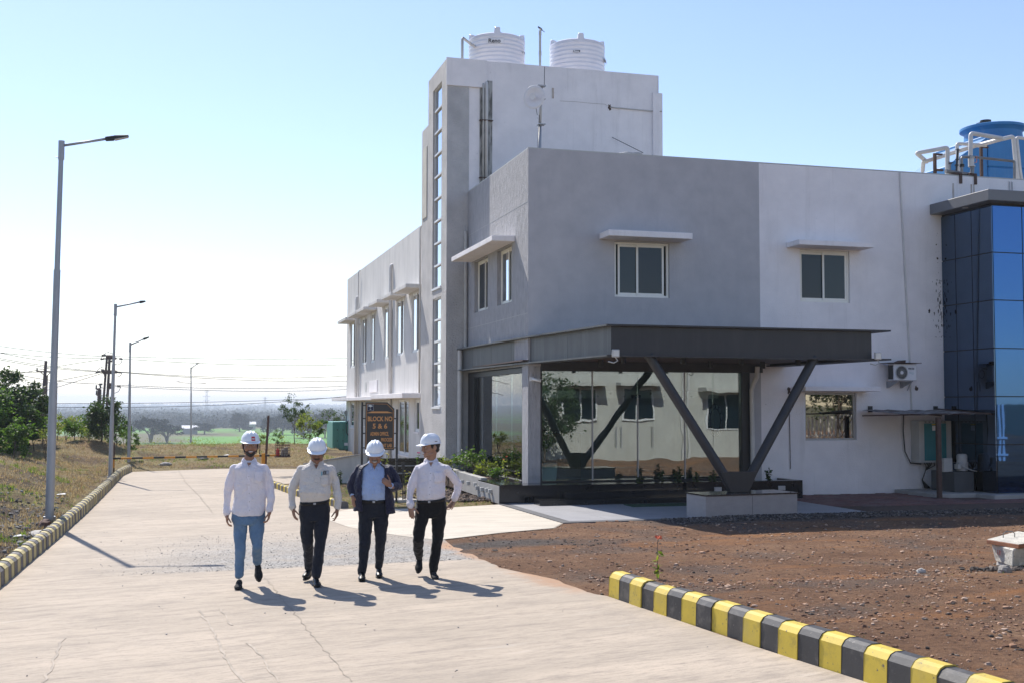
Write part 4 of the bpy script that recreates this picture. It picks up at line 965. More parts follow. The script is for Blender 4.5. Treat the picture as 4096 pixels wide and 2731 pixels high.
b = MB(); b.hexa([(8.0, 21.1, ZB + .05), (13.6, 21.1, ZB + .05), (13.6, 25.2, ZB + .05), (7.62, 25.2, ZB + .05)], [(8.0, 21.1, ZB + .08), (13.6, 21.1, ZB + .08), (13.6, 25.2, ZB + .08), (7.62, 25.2, ZB + .08)]); b.build('soffit', M['soffit'], can)
b = MB(); b.hexa([(7.44, 25.25, ZB + .05), (7.6, 25.25, ZB + .05), (7.6, 31, ZB + .05), (7.44, 31, ZB + .05)], [(7.44, 25.25, ZB + .08), (7.6, 25.25, ZB + .08), (7.6, 31, ZB + .08), (7.44, 31, ZB + .08)]); b.build('soffit', M['soffit'], can)
b = MB(); b.box(7.87, 13.35, YF - .12, YF - .002, 2.9, ZB + .05); b.build('lintel', M['dark_metal'], can)
for i, x in enumerate((8.55, 9.85, 11.15, 12.45)):
    for y in (21.9, 24.0):
        l_ = MB(); l_.tube([(x + (.3 if y > 23 else 0), y, ZB - .10), (x + (.3 if y > 23 else 0), y, ZB + .06)], .055, 14); l_.build('downlight', M['black'], can)
# V support on a tiled block
vb = (10.40, 20.62)
for tx in (8.75, 12.35):
    dirx = 1 if tx > vb[0] else -1
    t_ = MB(); t_.tube([(vb[0] + dirx * .16, vb[1], .60), (tx, vb[1] + .45, ZB + .03)], .093, 20); t_.build('v_column', M['dark_metal'], can, auto=35)
g_ = MB(); g_.hexa([(vb[0] - .19, vb[1] - .09, .47), (vb[0] + .19, vb[1] - .09, .47), (vb[0] + .19, vb[1] + .09, .47), (vb[0] - .19, vb[1] + .09, .47)], [(vb[0] - .38, vb[1] - .09, .85), (vb[0] + .38, vb[1] - .09, .85), (vb[0] + .38, vb[1] + .09, .85), (vb[0] - .38, vb[1] + .09, .85)]); g_.build('gusset_plate', M['dark_metal'], can)
bk = MB(); bk.hexa([(9.43, 20.0, -.05), (11.45, 20.22, -.05), (11.35, 21.0, -.05), (9.38, 20.75, -.05)], [(9.43, 20.0, .44), (11.45, 20.22, .44), (11.35, 21.0, .44), (9.38, 20.75, .44)])
bko = bk.build('column_block', PM('pinkish_grey_tile', (0.36, 0.33, 0.325), (0.31, 0.285, 0.28), scale=6, stretch=(1, 1, 2), rough=.55, bump=.2, bscale=30), bld, bevel=.008)
c_ = MB(); c_.hexa([(9.41, 19.98, .441), (11.47, 20.20, .441), (11.37, 21.02, .441), (9.36, 20.77, .441)], [(9.41, 19.98, .465), (11.47, 20.20, .465), (11.37, 21.02, .465), (9.36, 20.77, .465)]); c_.build('granite_top', M['black_granite'], bko, bevel=.004)
for k in (2,): 
    x = 9.43 + (11.45 - 9.43) * k / 4; y = 20.0 + .22 * k / 4; j_ = MB(); j_.box(x - .003, x + .003, y - .004, y + .0, 0, .44); j_.build('tile_joint', M['border_stone'], bko)
# floodlights on the canopy
def flood(loc, label, face=(0, -1, 0.15)):
    t = thing('floodlight', loc, label, 'floodlight', 'floodlights on the canopy edge'); x, y, z = loc
    b = MB(); b.box(x - .075, x + .075, y - .02, y + .03, z - .075, z + .075); b.build('housing', M['ltgrey'], t, bevel=.012)
    b = MB(); b.box(x - .058, x + .058, y - .024, y - .021, z - .055, z + .058); b.build('lens', PM('frosted_lens', (0.75, 0.75, 0.70), rough=.2), t)
    b = MB(); b.tube([(x, y + .02, z - .07), (x + .05, y + .03, z - .14), (x - .02, y + .06, z - .18), (x - .12, y + .1, z - .15)], .012, 8); b.build('cable', M['ltgrey'], t)
q = onY(2463, 1412, 20.83); flood((q.x, 20.83, q.z), 'small square floodlight on the left corner of the canopy')
q = onY(3512, 1423, 20.83); flood((q.x, 20.83, q.z), 'small square floodlight on the right end of the canopy')
# drain pipes at the entrance
def drain(pts, r, label, mat='pvc'):
    t = MB(); t.tube(pts, r, 12); o = t.build('drain_pipe', M[mat], None, auto=40); tag(o, label, 'pipe'); return o
q = onY(3010, 1600, YF - .1)
drain([(q.x + .06, YF - .25, ZB - .02), (q.x + .06, YF - .22, 2.80), (q.x + .02, YF - .14, 2.66), (q.x - .02, YF - .10, 2.5), (q.x, YF - .10, .42)], .055, 'cream drain pipe with a double bend right of the entrance glass')
q = onX(1849, 1500, 7.25); yy = 30.9
drain([(7.34, yy, 3.6), (7.34, yy, .55)], .07, 'white drain pipe in the corner between tower and side window')
drain([(7.5, 30.95, 3.66), (7.5, 30.95, 6.85)], .05, 'white drain pipe rising above the canopy beside the tower', 'dirty_pvc')
drain([(17.24, YF - .03, 7.92), (17.44, YF - .03, 3.1)], .018, 'thin white conduit running down the right hand wall', 'white_tank' if False else 'pvc')
drain([(17.44, YF - .03, 2.74), (17.47, YF - .03, 2.0)], .018, 'thin white conduit below the air conditioner', 'pvc')
q = onY(3154, 1560, YF); 
drain([(q.x, YF - .02, 2.38), (q.x + .02, YF - .02, .62)], .008, 'thin dark earthing rod on the wall left of the ground floor window', 'rust')
M['hole'] = PM('broken_plaster_hole', (0.03, 0.025, 0.022), (0.16, 0.10, 0.08), scale=16, rough=1.0)
def patch(cx, cz, rx, rz, seed, mat, y=YF, nm='plaster_patch'):
    r3 = random.Random(seed); n = 16; b = MB(); vs = [(cx, y - .004, cz)]
    for k in range(n): a = 6.283 * k / n; e = r3.uniform(.6, 1.15); vs.append((cx + rx * e * math.cos(a), y - .003, cz + rz * e * math.sin(a)))
    b.add(vs, [(0, 1 + (k + 1) % n, 1 + k) for k in range(n)]); return b.build(nm, mat, bld)
for px, py, rx, rz, s_ in ((3155, 1560, .05, .10, 1), (3665, 1552, .05, .07, 2), (3717, 1245, .035, .06, 3), (3750, 1035, .03, .04, 4), (3745, 980, .02, .02, 5)):
    q = onY(px, py, YF); patch(q.x, q.z, rx, rz, s_, M['hole'])
M['flake'] = PM('flaking_dark_mould', (0.10, 0.09, 0.08), (0.22, 0.20, 0.19), scale=24, rough=1.0)
rq = random.Random(12); f_ = MB()
for _ in range(100):
    zc = rq.gauss(4.6, .55) if rq.random() < .7 else rq.uniform(2.6, 6.5); xc = 18.41 - abs(rq.gauss(0, .09)) - .01; rz = rq.uniform(.008, .06) * (1.3 - min(1, abs(zc - 4.6))); rx = rz * rq.uniform(.15, .5)
    if rz < .004: continue
    nn = 7; vs = [(xc + rx * rq.uniform(.5, 1.2) * math.cos(6.283 * k / nn), YF - .003 - .0006 * rq.random(), zc + rz * rq.uniform(.5, 1.2) * math.sin(6.283 * k / nn)) for k in range(nn)]; f_.add(vs, [tuple(range(nn))[::-1]])
mo = f_.build('mould_stain', M['flake'], bld); mo['kind'] = 'stuff'
M['rust_stain'] = PM('rust_run_stain', (0.30, 0.16, 0.07), (0.60, 0.58, 0.56), scale=7, stretch=(6, 1, .3), lo=.42, hi=.66, rough=1.0)
# ================================================================ things on and around the building
def water_tank(cx, cy, r, zb, ztop, label, rot, logo=True):
    t = thing('water_tank', (cx, cy, zb), label, 'water tank', 'white water tanks on the stair tower roof')
    prof = [(r * .99, 0)]; n = 13; hh = ztop - zb - .16
    for k in range(n):
        z = hh * k / n; prof += [(r * .985, z + .01), (r * .985, z + hh / n * .35), (r * 1.0, z + hh / n * .55), (r * 1.0, z + hh / n * .8), (r * .985, z + hh / n * .98)]
    prof += [(r * 1.0, hh), (r * .99, hh + .05), (r * .9, hh + .09), (r * .6, hh + .15), (r * .3, hh + .17), (r * .29, hh + .2), (0.01, hh + .21)]
    b = MB(); b.lathe(prof, (cx, cy, zb), 48); b.build('tank_body', M['white_tank'], t, auto=50)
    for k in range(4):
        a = rot + k * math.pi / 2; dx, dy = math.cos(a), math.sin(a); nx, ny = -dy, dx
        def pt(rad, s, z): return (cx + dx * rad + nx * s, cy + dy * rad + ny * s, zb + z)
        g = MB(); g.hexa([pt(r * .62, -.11, hh), pt(r * 1.0, -.11, hh - .05), pt(r * 1.0, .11, hh - .05), pt(r * .62, .11, hh)], [pt(r * .8, -.085, hh + .22), pt(r * .97, -.075, hh + .24), pt(r * .97, .075, hh + .24), pt(r * .8, .085, hh + .22)]); g.build('lifting_lug', M['white_tank'], t, bevel=.02)
    return t, hh
M['logo'] = PM('grey_black_print', (0.10, 0.10, 0.11)); M['plate'] = PM('white_decal', (0.80, 0.80, 0.82))
T1, hh = water_tank(8.97, 33.2, .84, 11.3, 13.03, 'left white ribbed water tank with a feed pipe on the tower roof', R(-104))
def decal(t, cx, cy, r, ang, z, txt, size, mat, bold=.004):
    a = R(ang); p = (cx + math.sin(a) * (r + .012), cy - math.cos(a) * (r + .012), z)
    b = MB(); wd = size * len(txt) * .36; ca, sa = math.cos(a), math.sin(a); hgt = size * .5
    o = [(-wd, -hgt * .35), (wd, -hgt * .35), (wd, hgt * 1.3), (-wd, hgt * 1.3)]
    b.add([(p[0] + u * ca - sa * 0.004 * -1, p[1] + u * sa + .004, p[2] + v) for u, v in o], [(0, 1, 2, 3)]); b.build('decal', M['plate'] if mat is M['logo'] else M['logo'], t)
    text('lettering', txt, size, (p[0] - wd * .85 * ca, p[1] - wd * .85 * sa - .004, p[2] - .01), mat, t, rot=(R(90), 0, a), bold=bold)
decal(T1, 8.97, 33.2, .85, -18, 12.63, 'Reno', .17, M['logo'])
decal(T1, 8.97, 33.2, .85, 52, 12.47, 'Reno', .07, M['plate'])
T2, _ = water_tank(11.5, 33.2, .84, 11.3, 13.08, 'right white ribbed water tank on the tower roof beside the thin pipe', R(-101))
decal(T2, 11.5, 33.2, .85, -20, 12.57, 'Reno', .07, M['plate'])
decal(T2, 11.5, 33.2, .85, 62, 12.45, 'Reno', .15, M['logo'])
t_ = MB(); t_.tube([(7.63, 32, 11.3), (7.63, 32, 12.5), (7.66, 32.02, 12.55), (7.9, 32.4, 12.57), (8.2, 32.85, 12.6)], .04, 10); tag(t_.build('feed_pipe', M['dirty_pvc'], None, auto=40), 'cream feed pipe with an elbow entering the left roof tank', 'pipe')
t_ = MB(); t_.tube([(10.01, 32.2, 11.3), (10.01, 32.2, 13.0)], .035, 10); t_.tube([(10.01, 32.2, 12.3), (10.01, 32.2, 12.42)], .042, 10); t_.tube([(10.01, 32.2, 12.9), (10.01, 32.2, 13.03)], .042, 10)
tag(t_.build('vent_pipe', M['dirty_pvc'], None, auto=40), 'tall thin vent pipe between the two white roof tanks', 'pipe')
bird = thing('bird', (10.02, 32.2, 13.05), 'small dark backed bird perched on the thin roof pipe', 'bird')
b = MB(); Rm = Matrix.Rotation(R(35), 3, 'Y')
b.ell((10.02, 32.2, 13.09), (.075, .032, .035), Rm, 12, 8); b.ell((9.965, 32.2, 13.135), (.026, .024, .024), None, 10, 6); b.tube([(9.95, 32.2, 13.135), (9.92, 32.2, 13.13)], [.007, .001], 6); b.build('body', PM('dark_blue_feathers', (0.04, 0.05, 0.07)), bird, smooth=True)
b = MB(); b.hexa([(10.05, 32.19, 13.06), (10.15, 32.185, 13.0), (10.15, 32.215, 13.0), (10.05, 32.21, 13.06)], [(10.05, 32.19, 13.075), (10.15, 32.185, 13.006), (10.15, 32.215, 13.006), (10.05, 32.21, 13.075)]); b.build('tail', M['black'], bird)
b = MB(); b.ell((10.01, 32.19, 13.075), (.05, .028, .024), Rm, 10, 6); b.build('breast', PM('pale_breast', (0.6, 0.55, 0.48)), bird, smooth=True)
# dish antenna on its mast
dm = thing('antenna_mast', (8.4, 27, 7.15), 'grey mast with a white dish antenna on the grey roof corner', 'antenna')
b = MB(); b.tube([(8.37, 27, 7.15), (8.39, 27, 8.95)], .042, 12); b.build('lower_pole', M['galv'], dm, smooth=True)
b = MB(); b.tube([(8.39, 27, 8.9), (8.43, 27, 9.88)], .033, 12); b.build('upper_pole', M['galv'], dm, smooth=True)
b = MB(); b.tube([(8.5, 27, 9.9), (8.51, 27, 10.38)], .008, 6); b.build('whip_rod', M['black'], dm)
for z_, s_ in ((9.88, .10), (9.55, .09), (8.93, .09)):
    b = MB(); b.box(8.42 - s_, 8.42 + s_, 26.92, 27.08, z_, z_ + .025); b.build('clamp_plate', M['galv'], dm)
b = MB(); b.box(8.40, 8.46, 26.9, 26.97, 7.95, 8.1); b.build('stay_bracket', M['galv'], dm)
axis = Vector((-.62, -.75, -.05)).normalized(); q = axis.to_track_quat('Z', 'Y').to_matrix(); c0 = Vector((8.24, 26.9, 9.57))
b = MB(); vs = []; seg = 28
for k, (r_, z_) in enumerate([(.001, 0), (.1, .01), (.2, .035), (.28, .07), (.285, .074), (.28, .082), (.2, .047), (.1, .022), (.001, .012)]):
    for i in range(seg): a = 6.2832 * i / seg; vs.append(c0 + q @ Vector((r_ * math.cos(a), r_ * math.sin(a), z_)))
b.add(vs, [(k * seg + i, k * seg + (i + 1) % seg, (k + 1) * seg + (i + 1) % seg, (k + 1) * seg + i) for k in range(8) for i in range(seg)]); b.build('dish', M['white_tank'], dm, smooth=True)
b = MB(); b.tube([c0, c0 + axis * .16], .02, 8); b.tube([c0 + axis * .16, c0 + axis * .175], .075, 20); b.build('feed_horn', M['plate'], dm)
b = MB(); b.tube([c0 - axis * .02 + Vector((0, 0, -.2)), c0 + Vector((.05, 0, -.42)), (8.36, 26.96, 8.98 + .18), (8.33, 26.96, 8.6), (8.32, 26.96, 7.3)], .007, 6); b.build('cable', M['black'], dm)
# coil of cable lying on the roof edge and loose wire on the tower wall
b = MB(); rc = random.Random(8); q0 = onY(2522, 617, 25.6)
for k in range(7):
    rr_ = rc.uniform(.12, .22); cx, cy = q0.x + rc.uniform(-.05, .05), 25.5
    b.tube([(cx + rr_ * 1.3 * math.cos(a * .4), cy + rr_ * .5 * math.sin(a * .4), TOP + .04 + .012 * k + .008 * math.sin(a)) for a in range(17)], .009, 5)
tag(b.build('cable_coil', M['galv']), 'coil of grey cable lying on the grey parapet', 'cable')
e0, e1 = onY(2450, 550, YT), onY(2500, 612, 25.7); b = MB(); b.tube([(e0.x, YT + .02, e0.z), (e0.x + .3, 29.5, e0.z - .75), (e1.x, 25.8, TOP + .06)], .01, 6)
tag(b.build('loose_cable', M['black']), 'loose dark wire hanging from the tower wall to the coil', 'cable')
q = onY(2440, 430, YT); q2 = onY(2646, 449, YT); b = MB(); b.tube([(q.x, YT - .0, q.z), (q2.x - .1, YT - .01, q2.z), (q2.x - .03, YT - .07, q2.z), (q2.x + .02, YT + .1, q2.z - .02)], .016, 8)
tag(b.build('wall_conduit', M['dirty_pvc']), 'thin conduit across the right part of the tower wall', 'pipe')
patch(q.x, q.z, .06, .10, 9, M['hole'], YT + .026); q = onY(2212, 352, YT); 
f_ = MB(); f_.box(q.x - .03, q.x + .03, YT + .022, YT + .026, q.z - .3, q.z); f_.build('rust_stain', M['rust_stain'], bld)
b = MB(); vs = [(onY(x, y, YT + .027)) for x, y in ((2240, 405), (2300, 408), (2360, 414), (2420, 418), (2430, 425))]
b.tube(vs, .004, 4); b.build('hairline_crack', M['crack'], bld)

# ---- right-hand roof: pipe work and blue tank
pw_ = thing('roof_pipework', (19.5, 25.5, 7.95), 'white and steel pipes with valves above the right roof edge', 'pipework')
def pipe(nm, pts, r, mat, seg=12):
    # round the corners a little
    P_ = [Vector(p) for p in pts]; out_ = [P_[0]]
    for i in range(1, len(P_) - 1):
        a, c = (P_[i - 1] - P_[i]), (P_[i + 1] - P_[i]); d = min(r * 1.6, a.length * .4, c.length * .4)
        s0 = P_[i] + a.normalized() * d; s1 = P_[i] + c.normalized() * d
        for k in range(5): t = k / 4; out_.append(s0 * (1 - t) ** 2 + P_[i] * 2 * t * (1 - t) + s1 * t * t)
    out_.append(P_[-1]); b = MB(); b.tube(out_, r, seg); return b.build(nm, M[mat], pw_, auto=45)
pipe('header_pipe', [(18.66, 25.35, 8.06), (19.36, 25.35, 8.01), (19.45, 25.35, 8.02), (19.46, 25.35, 8.22)], .05, 'steel')
pipe('white_pipe', [(18.88, 25.6, 7.7), (18.92, 25.6, 8.74), (18.0, 25.6, 8.53), (19.0, 26.6, 8.57)], .055, 'pvc')
pipe('white_pipe', [(19.45, 25.4, 8.45), (19.47, 25.4, 9.10), (20.45, 25.4, 9.02), (20.3, 26.2, 9.0)], .055, 'pvc')
pipe('long_pipe', [(19.3, 27.2, 8.46), (18.62, 26.2, 8.46), (20.34, 26.2, 9.03), (21.42, 26.2, 9.32), (21.49, 26.2, 8.43), (21.66, 26.2, 7.6)], .055, 'pvc')
pipe('white_pipe', [(22.4, 26.2, 9.25), (21.52, 26.2, 9.30), (21.61, 26.2, 8.4), (21.76, 26.2, 7.6)], .045, 'pvc')
pipe('white_pipe', [(19.54, 26.0, 7.7), (19.5, 26.0, 8.96), (20.4, 26.0, 8.97)], .045, 'pvc')
pipe('grey_pipe', [(19.16, 25.37, 8.05), (19.16, 25.37, 8.45), (19.45, 25.37, 8.48), (20.76, 25.37, 8.44), (20.73, 25.37, 7.2)], .035, 'steel')
pipe('valve_riser', [(18.81, 25.36, 8.08), (18.81, 25.36, 8.26)], .02, 'steel'); pipe('valve_riser', [(18.99, 25.36, 8.08), (19.02, 25.36, 8.4), (19.05, 25.36, 8.66)], .025, 'black')
for x, z, r_ in ((18.81, 8.25, .045), (19.0, 8.22, .05), (19.02, 8.37, .05), (19.16, 8.2, .06), (19.16, 8.24, .06), (19.45, 8.22, .09), (19.45, 8.44, .08)):
    b = MB(); b.tube([(x, 25.36, z), (x, 25.36, z + .025)], r_, 14); b.build('flange', M['black'] if x < 19.4 else M['pvc'], pw_)
b = MB(); b.tube([(19.45, 25.38, 8.25), (19.45, 25.38, 8.43)], .075, 16); b.build('valve_body', M['pvc'], pw_)
b = MB(); b.tube([(19.52, 25.33, 8.32), (19.58, 25.33, 8.34), (19.58, 25.33, 8.5)], .012, 6); b.build('valve_handle', PM('faded_red_handle', (0.55, 0.22, 0.2)), pw_)
for x, z in ((18.81, 8.29), (19.03, 8.62)):
    b = MB(); b.tube([(x - .08, 25.33, z), (x + .07, 25.33, z)], .01, 6); b.build('valve_handle', M['black'], pw_)
for x, y, z0, z1 in ((18.82, 26, 7.2, 8.62), (20.55, 26.4, 7.2, 9.0)):
    b = MB(); b.box(x - .035, x + .035, y - .03, y + .03, z0, z1); b.box(x - .035, x + .22, y - .03, y + .03, z1, z1 + .04); b.build('support_post', M['rust'], pw_)
b = MB(); b.box(18.8, 19.05, 25.96, 26.02, 8.20, 8.25); b.build('support_arm', M['rust'], pw_)
for x in (18.98, 19.42):
    b = MB(); b.box(x, x + .07, 25.21, 25.247, 7.74, 8.0); b.box(x - .15, x + .07, 25.22, 25.45, 7.97, 8.02); b.build('wall_bracket', M['rust'], pw_)
for px in (3813, 3885, 3895):
    q = onY(px, 730, YF); b = MB(); b.box(q.x - .03, q.x + .02, YF - .004, YF, 7.2, 7.74); b.build('rust_stain', M['rust_stain'], bld)
for x in (20.48, 20.56):
    b = MB(); b.tube([(x, YF - .02, 7.2), (x, YF - .02, 7.86), (x, YF + .05, 7.88)], .012, 6); b.build('small_pipe', M['galv'], pw_)
bt = thing('blue_tank', (22.4, 28.2, 7.15), 'blue cooling tower tank with round collar and motor on the roof', 'tank')
M['blue'] = PM('blue_fibreglass', (0.03, 0.20, 0.46), (0.025, 0.17, 0.40), scale=2, rough=.45, bump=.2, bscale=5, bdist=.03, stain=(0.10, 0.26, 0.48), stain_lo=.55)
b = MB(); b.box(22.05, 24.6, 28.0, 30.6, 7.15, 8.9); b.hexa([(22.05, 28.0, 8.902), (24.6, 28.0, 8.902), (24.6, 30.6, 8.902), (22.05, 30.6, 8.902)], [(22.1, 28.05, 9.85), (24.5, 28.05, 9.85), (24.5, 30.5, 9.85), (22.1, 30.5, 9.85)])
b.build('casing', M['blue'], bt, bevel=.03)
b = MB(); b.hexa([(20.8, 28.25, 7.15), (22.05, 28.05, 7.15), (22.05, 30.4, 7.15), (20.8, 30.2, 7.15)], [(20.85, 28.25, 8.9), (22.05, 28.05, 9.75), (22.05, 30.4, 9.75), (20.85, 30.2, 8.9)]); b.build('side_hood', M['blue'], bt, bevel=.02)
b = MB(); b.lathe([(.82, 0), (.80, .25), (.86, .33), (.93, .35), (.93, .42), (.88, .44), (.2, .50), (.01, .5)], (23.0, 29.0, 9.85), 40); b.build('fan_collar', M['blue'], bt, auto=40)
b = MB(); b.tube([(22.75, 29.0, 10.33), (22.75, 29.0, 10.5)], .16, 14); b.box(22.5, 22.65, 28.9, 29.1, 10.33, 10.42); b.build('fan_motor', M['black'], bt)
b = MB(); b.tube([(23.3, 28.6, 10.35), (23.75, 28.3, 10.3), (23.95, 28.1, 9.9), (24.3, 28.0, 9.4)], .02, 6); b.build('hose', M['black'], bt)

# ---- air conditioner on brackets
ac = thing('air_conditioner', (17.0, 24.95, 2.74), 'white air conditioner unit with round fan grille on wall brackets', 'air conditioner')
b = MB(); b.box(16.70, 17.33, 24.8, 25.06, 2.74, 3.14); b.build('casing', M['plate'], ac, bevel=.01)
b = MB(); b.box(16.694, 16.70, 24.84, 25.04, 2.77, 3.11); b.build('side_grille', M['black'], ac)
cx, cz = 16.905, 2.93
b = MB(); b.tube([(cx, 24.797, cz), (cx, 24.8, cz)], .165, 32); b.build('fan_recess', M['black'], ac)
b = MB()
for k in range(28):
    a = k * R(360 / 28); b.tube([(cx + r_ * math.cos(a + r_ * 4), 24.79, cz + r_ * math.sin(a + r_ * 4)) for r_ in (.04, .08, .12, .165)], .0028, 4)
for r_ in (.165, .155): b.tube([(cx + r_ * math.cos(a * R(12)), 24.788, cz + r_ * math.sin(a * R(12))) for a in range(31)], .005, 5)
b.build('fan_grille', M['ltgrey'], ac)
b = MB(); b.tube([(cx, 24.78, cz), (cx, 24.79, cz)], .042, 18); b.build('hub_cap', M['plate'], ac)
text('lettering', 'VOLTAS', .058, (17.09, 24.796, 3.01), M['logo'], ac, bold=.002, shear=.2, sx=.8)
q_ = PM('teal_print', (0.30, 0.52, 0.52)); b = MB(); b.tube([(17.15 + .03 * math.cos(a * .5), 24.797, 2.93 + .015 * math.sin(a * .5)) for a in range(13)], .003, 4); b.tube([(17.22 + .028 * math.cos(a * .5), 24.797, 2.915 + .02 * math.sin(a * .5)) for a in range(13)], .003, 4); b.build('logo', q_, ac)
b = MB(); b.box(16.55, 17.42, 24.72, 25.2, 3.155, 3.17); b.hexa([(16.9, 24.95, 3.17), (17.13, 24.95, 3.17), (17.13, 25.2, 3.17), (16.9, 25.2, 3.17)], [(17.08, 24.95, 3.24), (17.13, 24.95, 3.24), (17.13, 25.2, 3.24), (17.08, 25.2, 3.24)]); b.build('cover_plate', M['rust'], ac)
for x in (16.78, 17.16):
    b = MB(); b.hexa([(x, 25.2, 2.56), (x + .03, 25.2, 2.56), (x + .03, 25.247, 2.56), (x, 25.247, 2.56)], [(x, 24.74, 2.72), (x + .03, 24.74, 2.72), (x + .03, 25.247, 2.72), (x, 25.247, 2.72)]); b.build('bracket', M['galv'], ac)
b = MB(); rc = random.Random(3)
for k in range(5):
    o_ = rc.uniform(-.02, .02); b.tube([(17.33, 25.0, 3.05 + o_), (17.43 + o_, 25.05, 3.07 + o_), (17.5 + o_, 25.1, 2.95), (17.46, 25.15, 2.75 + o_), (17.40 + o_, 25.2, 2.62), (17.36, 25.24, 2.5)], .008, 5)
b.tube([(17.4 + .08 * math.cos(a * .5), 25.12, 2.93 + .11 * math.sin(a * .5)) for a in range(14)], .01, 5); b.build('pipe_bundle', M['galv'], ac)
# ---- lean-to cover, cabinet and pump in the corner
lt = thing('lean_to', (16.9, 23.41, 0), 'rusty steel lean-to with a crumpled sheet roof over the cabinet', 'lean-to')
b = MB(); b.box(16.86, 16.96, 23.37, 23.45, 0, 1.86); b.box(16.76, 17.06, 23.28, 23.54, -.0, .012); b.build('post', M['rust'], lt)
b = MB(); b.tube([(14.95, 23.45, 1.90), (18.36, 23.45, 1.955)], .016, 6); b.build('front_rod', M['rust'], lt)
b = MB(); b.tube([(16.4, 25.2, 2.02), (17.0, 23.4, 1.9)], .018, 6); b.tube([(18.2, 25.2, 2.05), (18.36, 23.4, 1.93)], .018, 6); b.build('rafter', M['rust'], lt)
b = MB(); nx, ny = 16, 8; vs = []
for i in range(nx + 1):
    for j in range(ny + 1):
        u, v = i / nx, j / ny; x = 16.0 + u * 2.36; y = 23.4 + v * 1.75; vs.append((x, y, 1.935 + .09 * v + .016 * math.sin(u * 24) + .02 * nz(x * 3, y * 3, 1)))
n_ = len(vs); b.add(vs + [(p[0], p[1], p[2] - .008) for p in vs], [f for i in range(nx) for j in range(ny) for f in ((i * (ny + 1) + j, (i + 1) * (ny + 1) + j, (i + 1) * (ny + 1) + j + 1, i * (ny + 1) + j + 1), (n_ + i * (ny + 1) + j, n_ + i * (ny + 1) + j + 1, n_ + (i + 1) * (ny + 1) + j + 1, n_ + (i + 1) * (ny + 1) + j))])
b.build('roof_sheet', PM('dirty_sheet', (0.30, 0.28, 0.27), (0.14, 0.12, 0.11), scale=6, lo=.4, hi=.6), lt)
for x in (16.25, 18.1):
    b = MB(); b.box(x, x + .1, 25.2, 25.247, 1.97, 2.12); b.build('wall_plate', M['black'], lt)
cb = thing('electrical_cabinet', (17.75, 25, .75), 'grey electrical cabinet with a teal door under the lean-to', 'cabinet')
b = MB(); b.box(17.44, 18.36, 24.9, 25.247, .74, 1.76); b.build('casing', M['ltgrey'], cb, bevel=.008)
b = MB(); b.box(17.58, 18.2, 24.885, 24.898, .79, 1.70); b.build('door', M['teal'], cb, bevel=.004)
b = MB(); b.box(17.80, 17.93, 24.88, 24.884, 1.52, 1.64); b.build('paper_label', M['plate'], cb); b = MB(); b.box(17.79, 17.94, 24.88, 24.884, 1.655, 1.685); b.build('warning_label', M['yellow'], cb)
for k in range(6):
    b = MB(); x = 17.60 + k * .11; b.box(x, x + .05, 24.894, 24.899, 1.722, 1.742); b.build('vent_slot', M['black'], cb)
b = MB(); rc = random.Random(6)
for k in range(6): b.tube([(17.65 + k * .06, 25.05, .76), (17.68 + k * .05 + rc.uniform(-.05, .05), 25.02, .66), (17.75, 25.1, .55), (17.7, 25.18, .3), (17.75 + k * .03, 25.15, .1)], .013, 6)
b.tube([(17.22, 25.2, 1.98), (17.2, 25.2, 1.5), (17.24, 25.2, 1.0), (17.38, 25.18, .72), (17.62, 25.1, .70)], .016, 6); b.build('cables', M['black'], cb)
pu = thing('pump', (18.2, 24.3, .1), 'grey electric motor pump standing on a dark tank', 'pump')
b = MB(); b.box(17.75, 18.30, 24.0, 24.9, .086, .56); b.build('tank_base', PM('dark_grey_tank', (0.09, 0.095, 0.10)), pu, bevel=.01)
b = MB(); b.lathe([(.13, 0), (.13, .2), (.12, .23), (.125, .25), (.125, .36), (.10, .40), (.01, .41)], (18.12, 24.2, .575), 24); b.build('motor', M['ltgrey'], pu, auto=40)
b = MB()
for k in range(20): a = k * R(18); b.box(18.12 + .132 * math.cos(a) - .004, 18.12 + .132 * math.cos(a) + .004, 24.2 + .132 * math.sin(a) - .004, 24.2 + .132 * math.sin(a) + .004, .6, .78)
b.build('cooling_fins', M['galv'], pu)
b = MB(); b.box(17.90, 18.0, 24.05, 24.2, .62, .74); b.box(17.62, 17.86, 24.2, 24.3, .55, .88); b.build('terminal_box', M['ltgrey'], pu, bevel=.008)
b = MB(); b.tube([(18.0, 24.05, .7), (18.15, 23.98, .62), (18.3, 23.98, .58), (18.38, 24.0, .57)], .012, 6); b.build('cable', M['ltgrey'], pu)

# ---- name board on two posts
sg = thing('signboard', (4.0, 25.2, 0), 'black block name board with orange lettering between two posts', 'sign')
SY = 25.2
def S(px, py): return onY(px, py, SY)
M['post'] = M['black']
for (x0, t0) in ((1449, 1606), (1588, 1635)):
    q = S(x0, t0); b = MB(); b.box(q.x - .022, q.x + .022, SY - .025, SY + .025, 0, q.z); b.build('post', M['post'], sg)
P_ = [S(1462, 1607), S(1549, 1607), S(1577, 1633), S(1575, 1798), S(1459, 1797)]
b = MB(); pl = [(p.x, p.z) for p in P_]
vs = [(x, SY - .03, z) for x, z in pl] + [(x, SY + .01, z) for x, z in pl]; n = 5
b.add(vs, [tuple(range(n))[::-1], tuple(range(n, 2 * n))] + [(i, i + n, (i + 1) % n + n, (i + 1) % n) for i in range(n)]); b.v = [v for v in b.v]; b.build('board', M['sign_black'], sg)
ctr = Vector((sum(p.x for p in P_) / 5, 0, sum(p.z for p in P_) / 5))
b = MB(); ins = [Vector((p.x, SY - .034, p.z)) + (Vector((ctr.x, SY - .034, ctr.z)) - Vector((p.x, SY - .034, p.z))).normalized() * .04 for p in P_]
for i in range(5): b.tube([ins[i], ins[(i + 1) % 5]], .0045, 4)
b.build('border_line', M['orange_text'], sg)
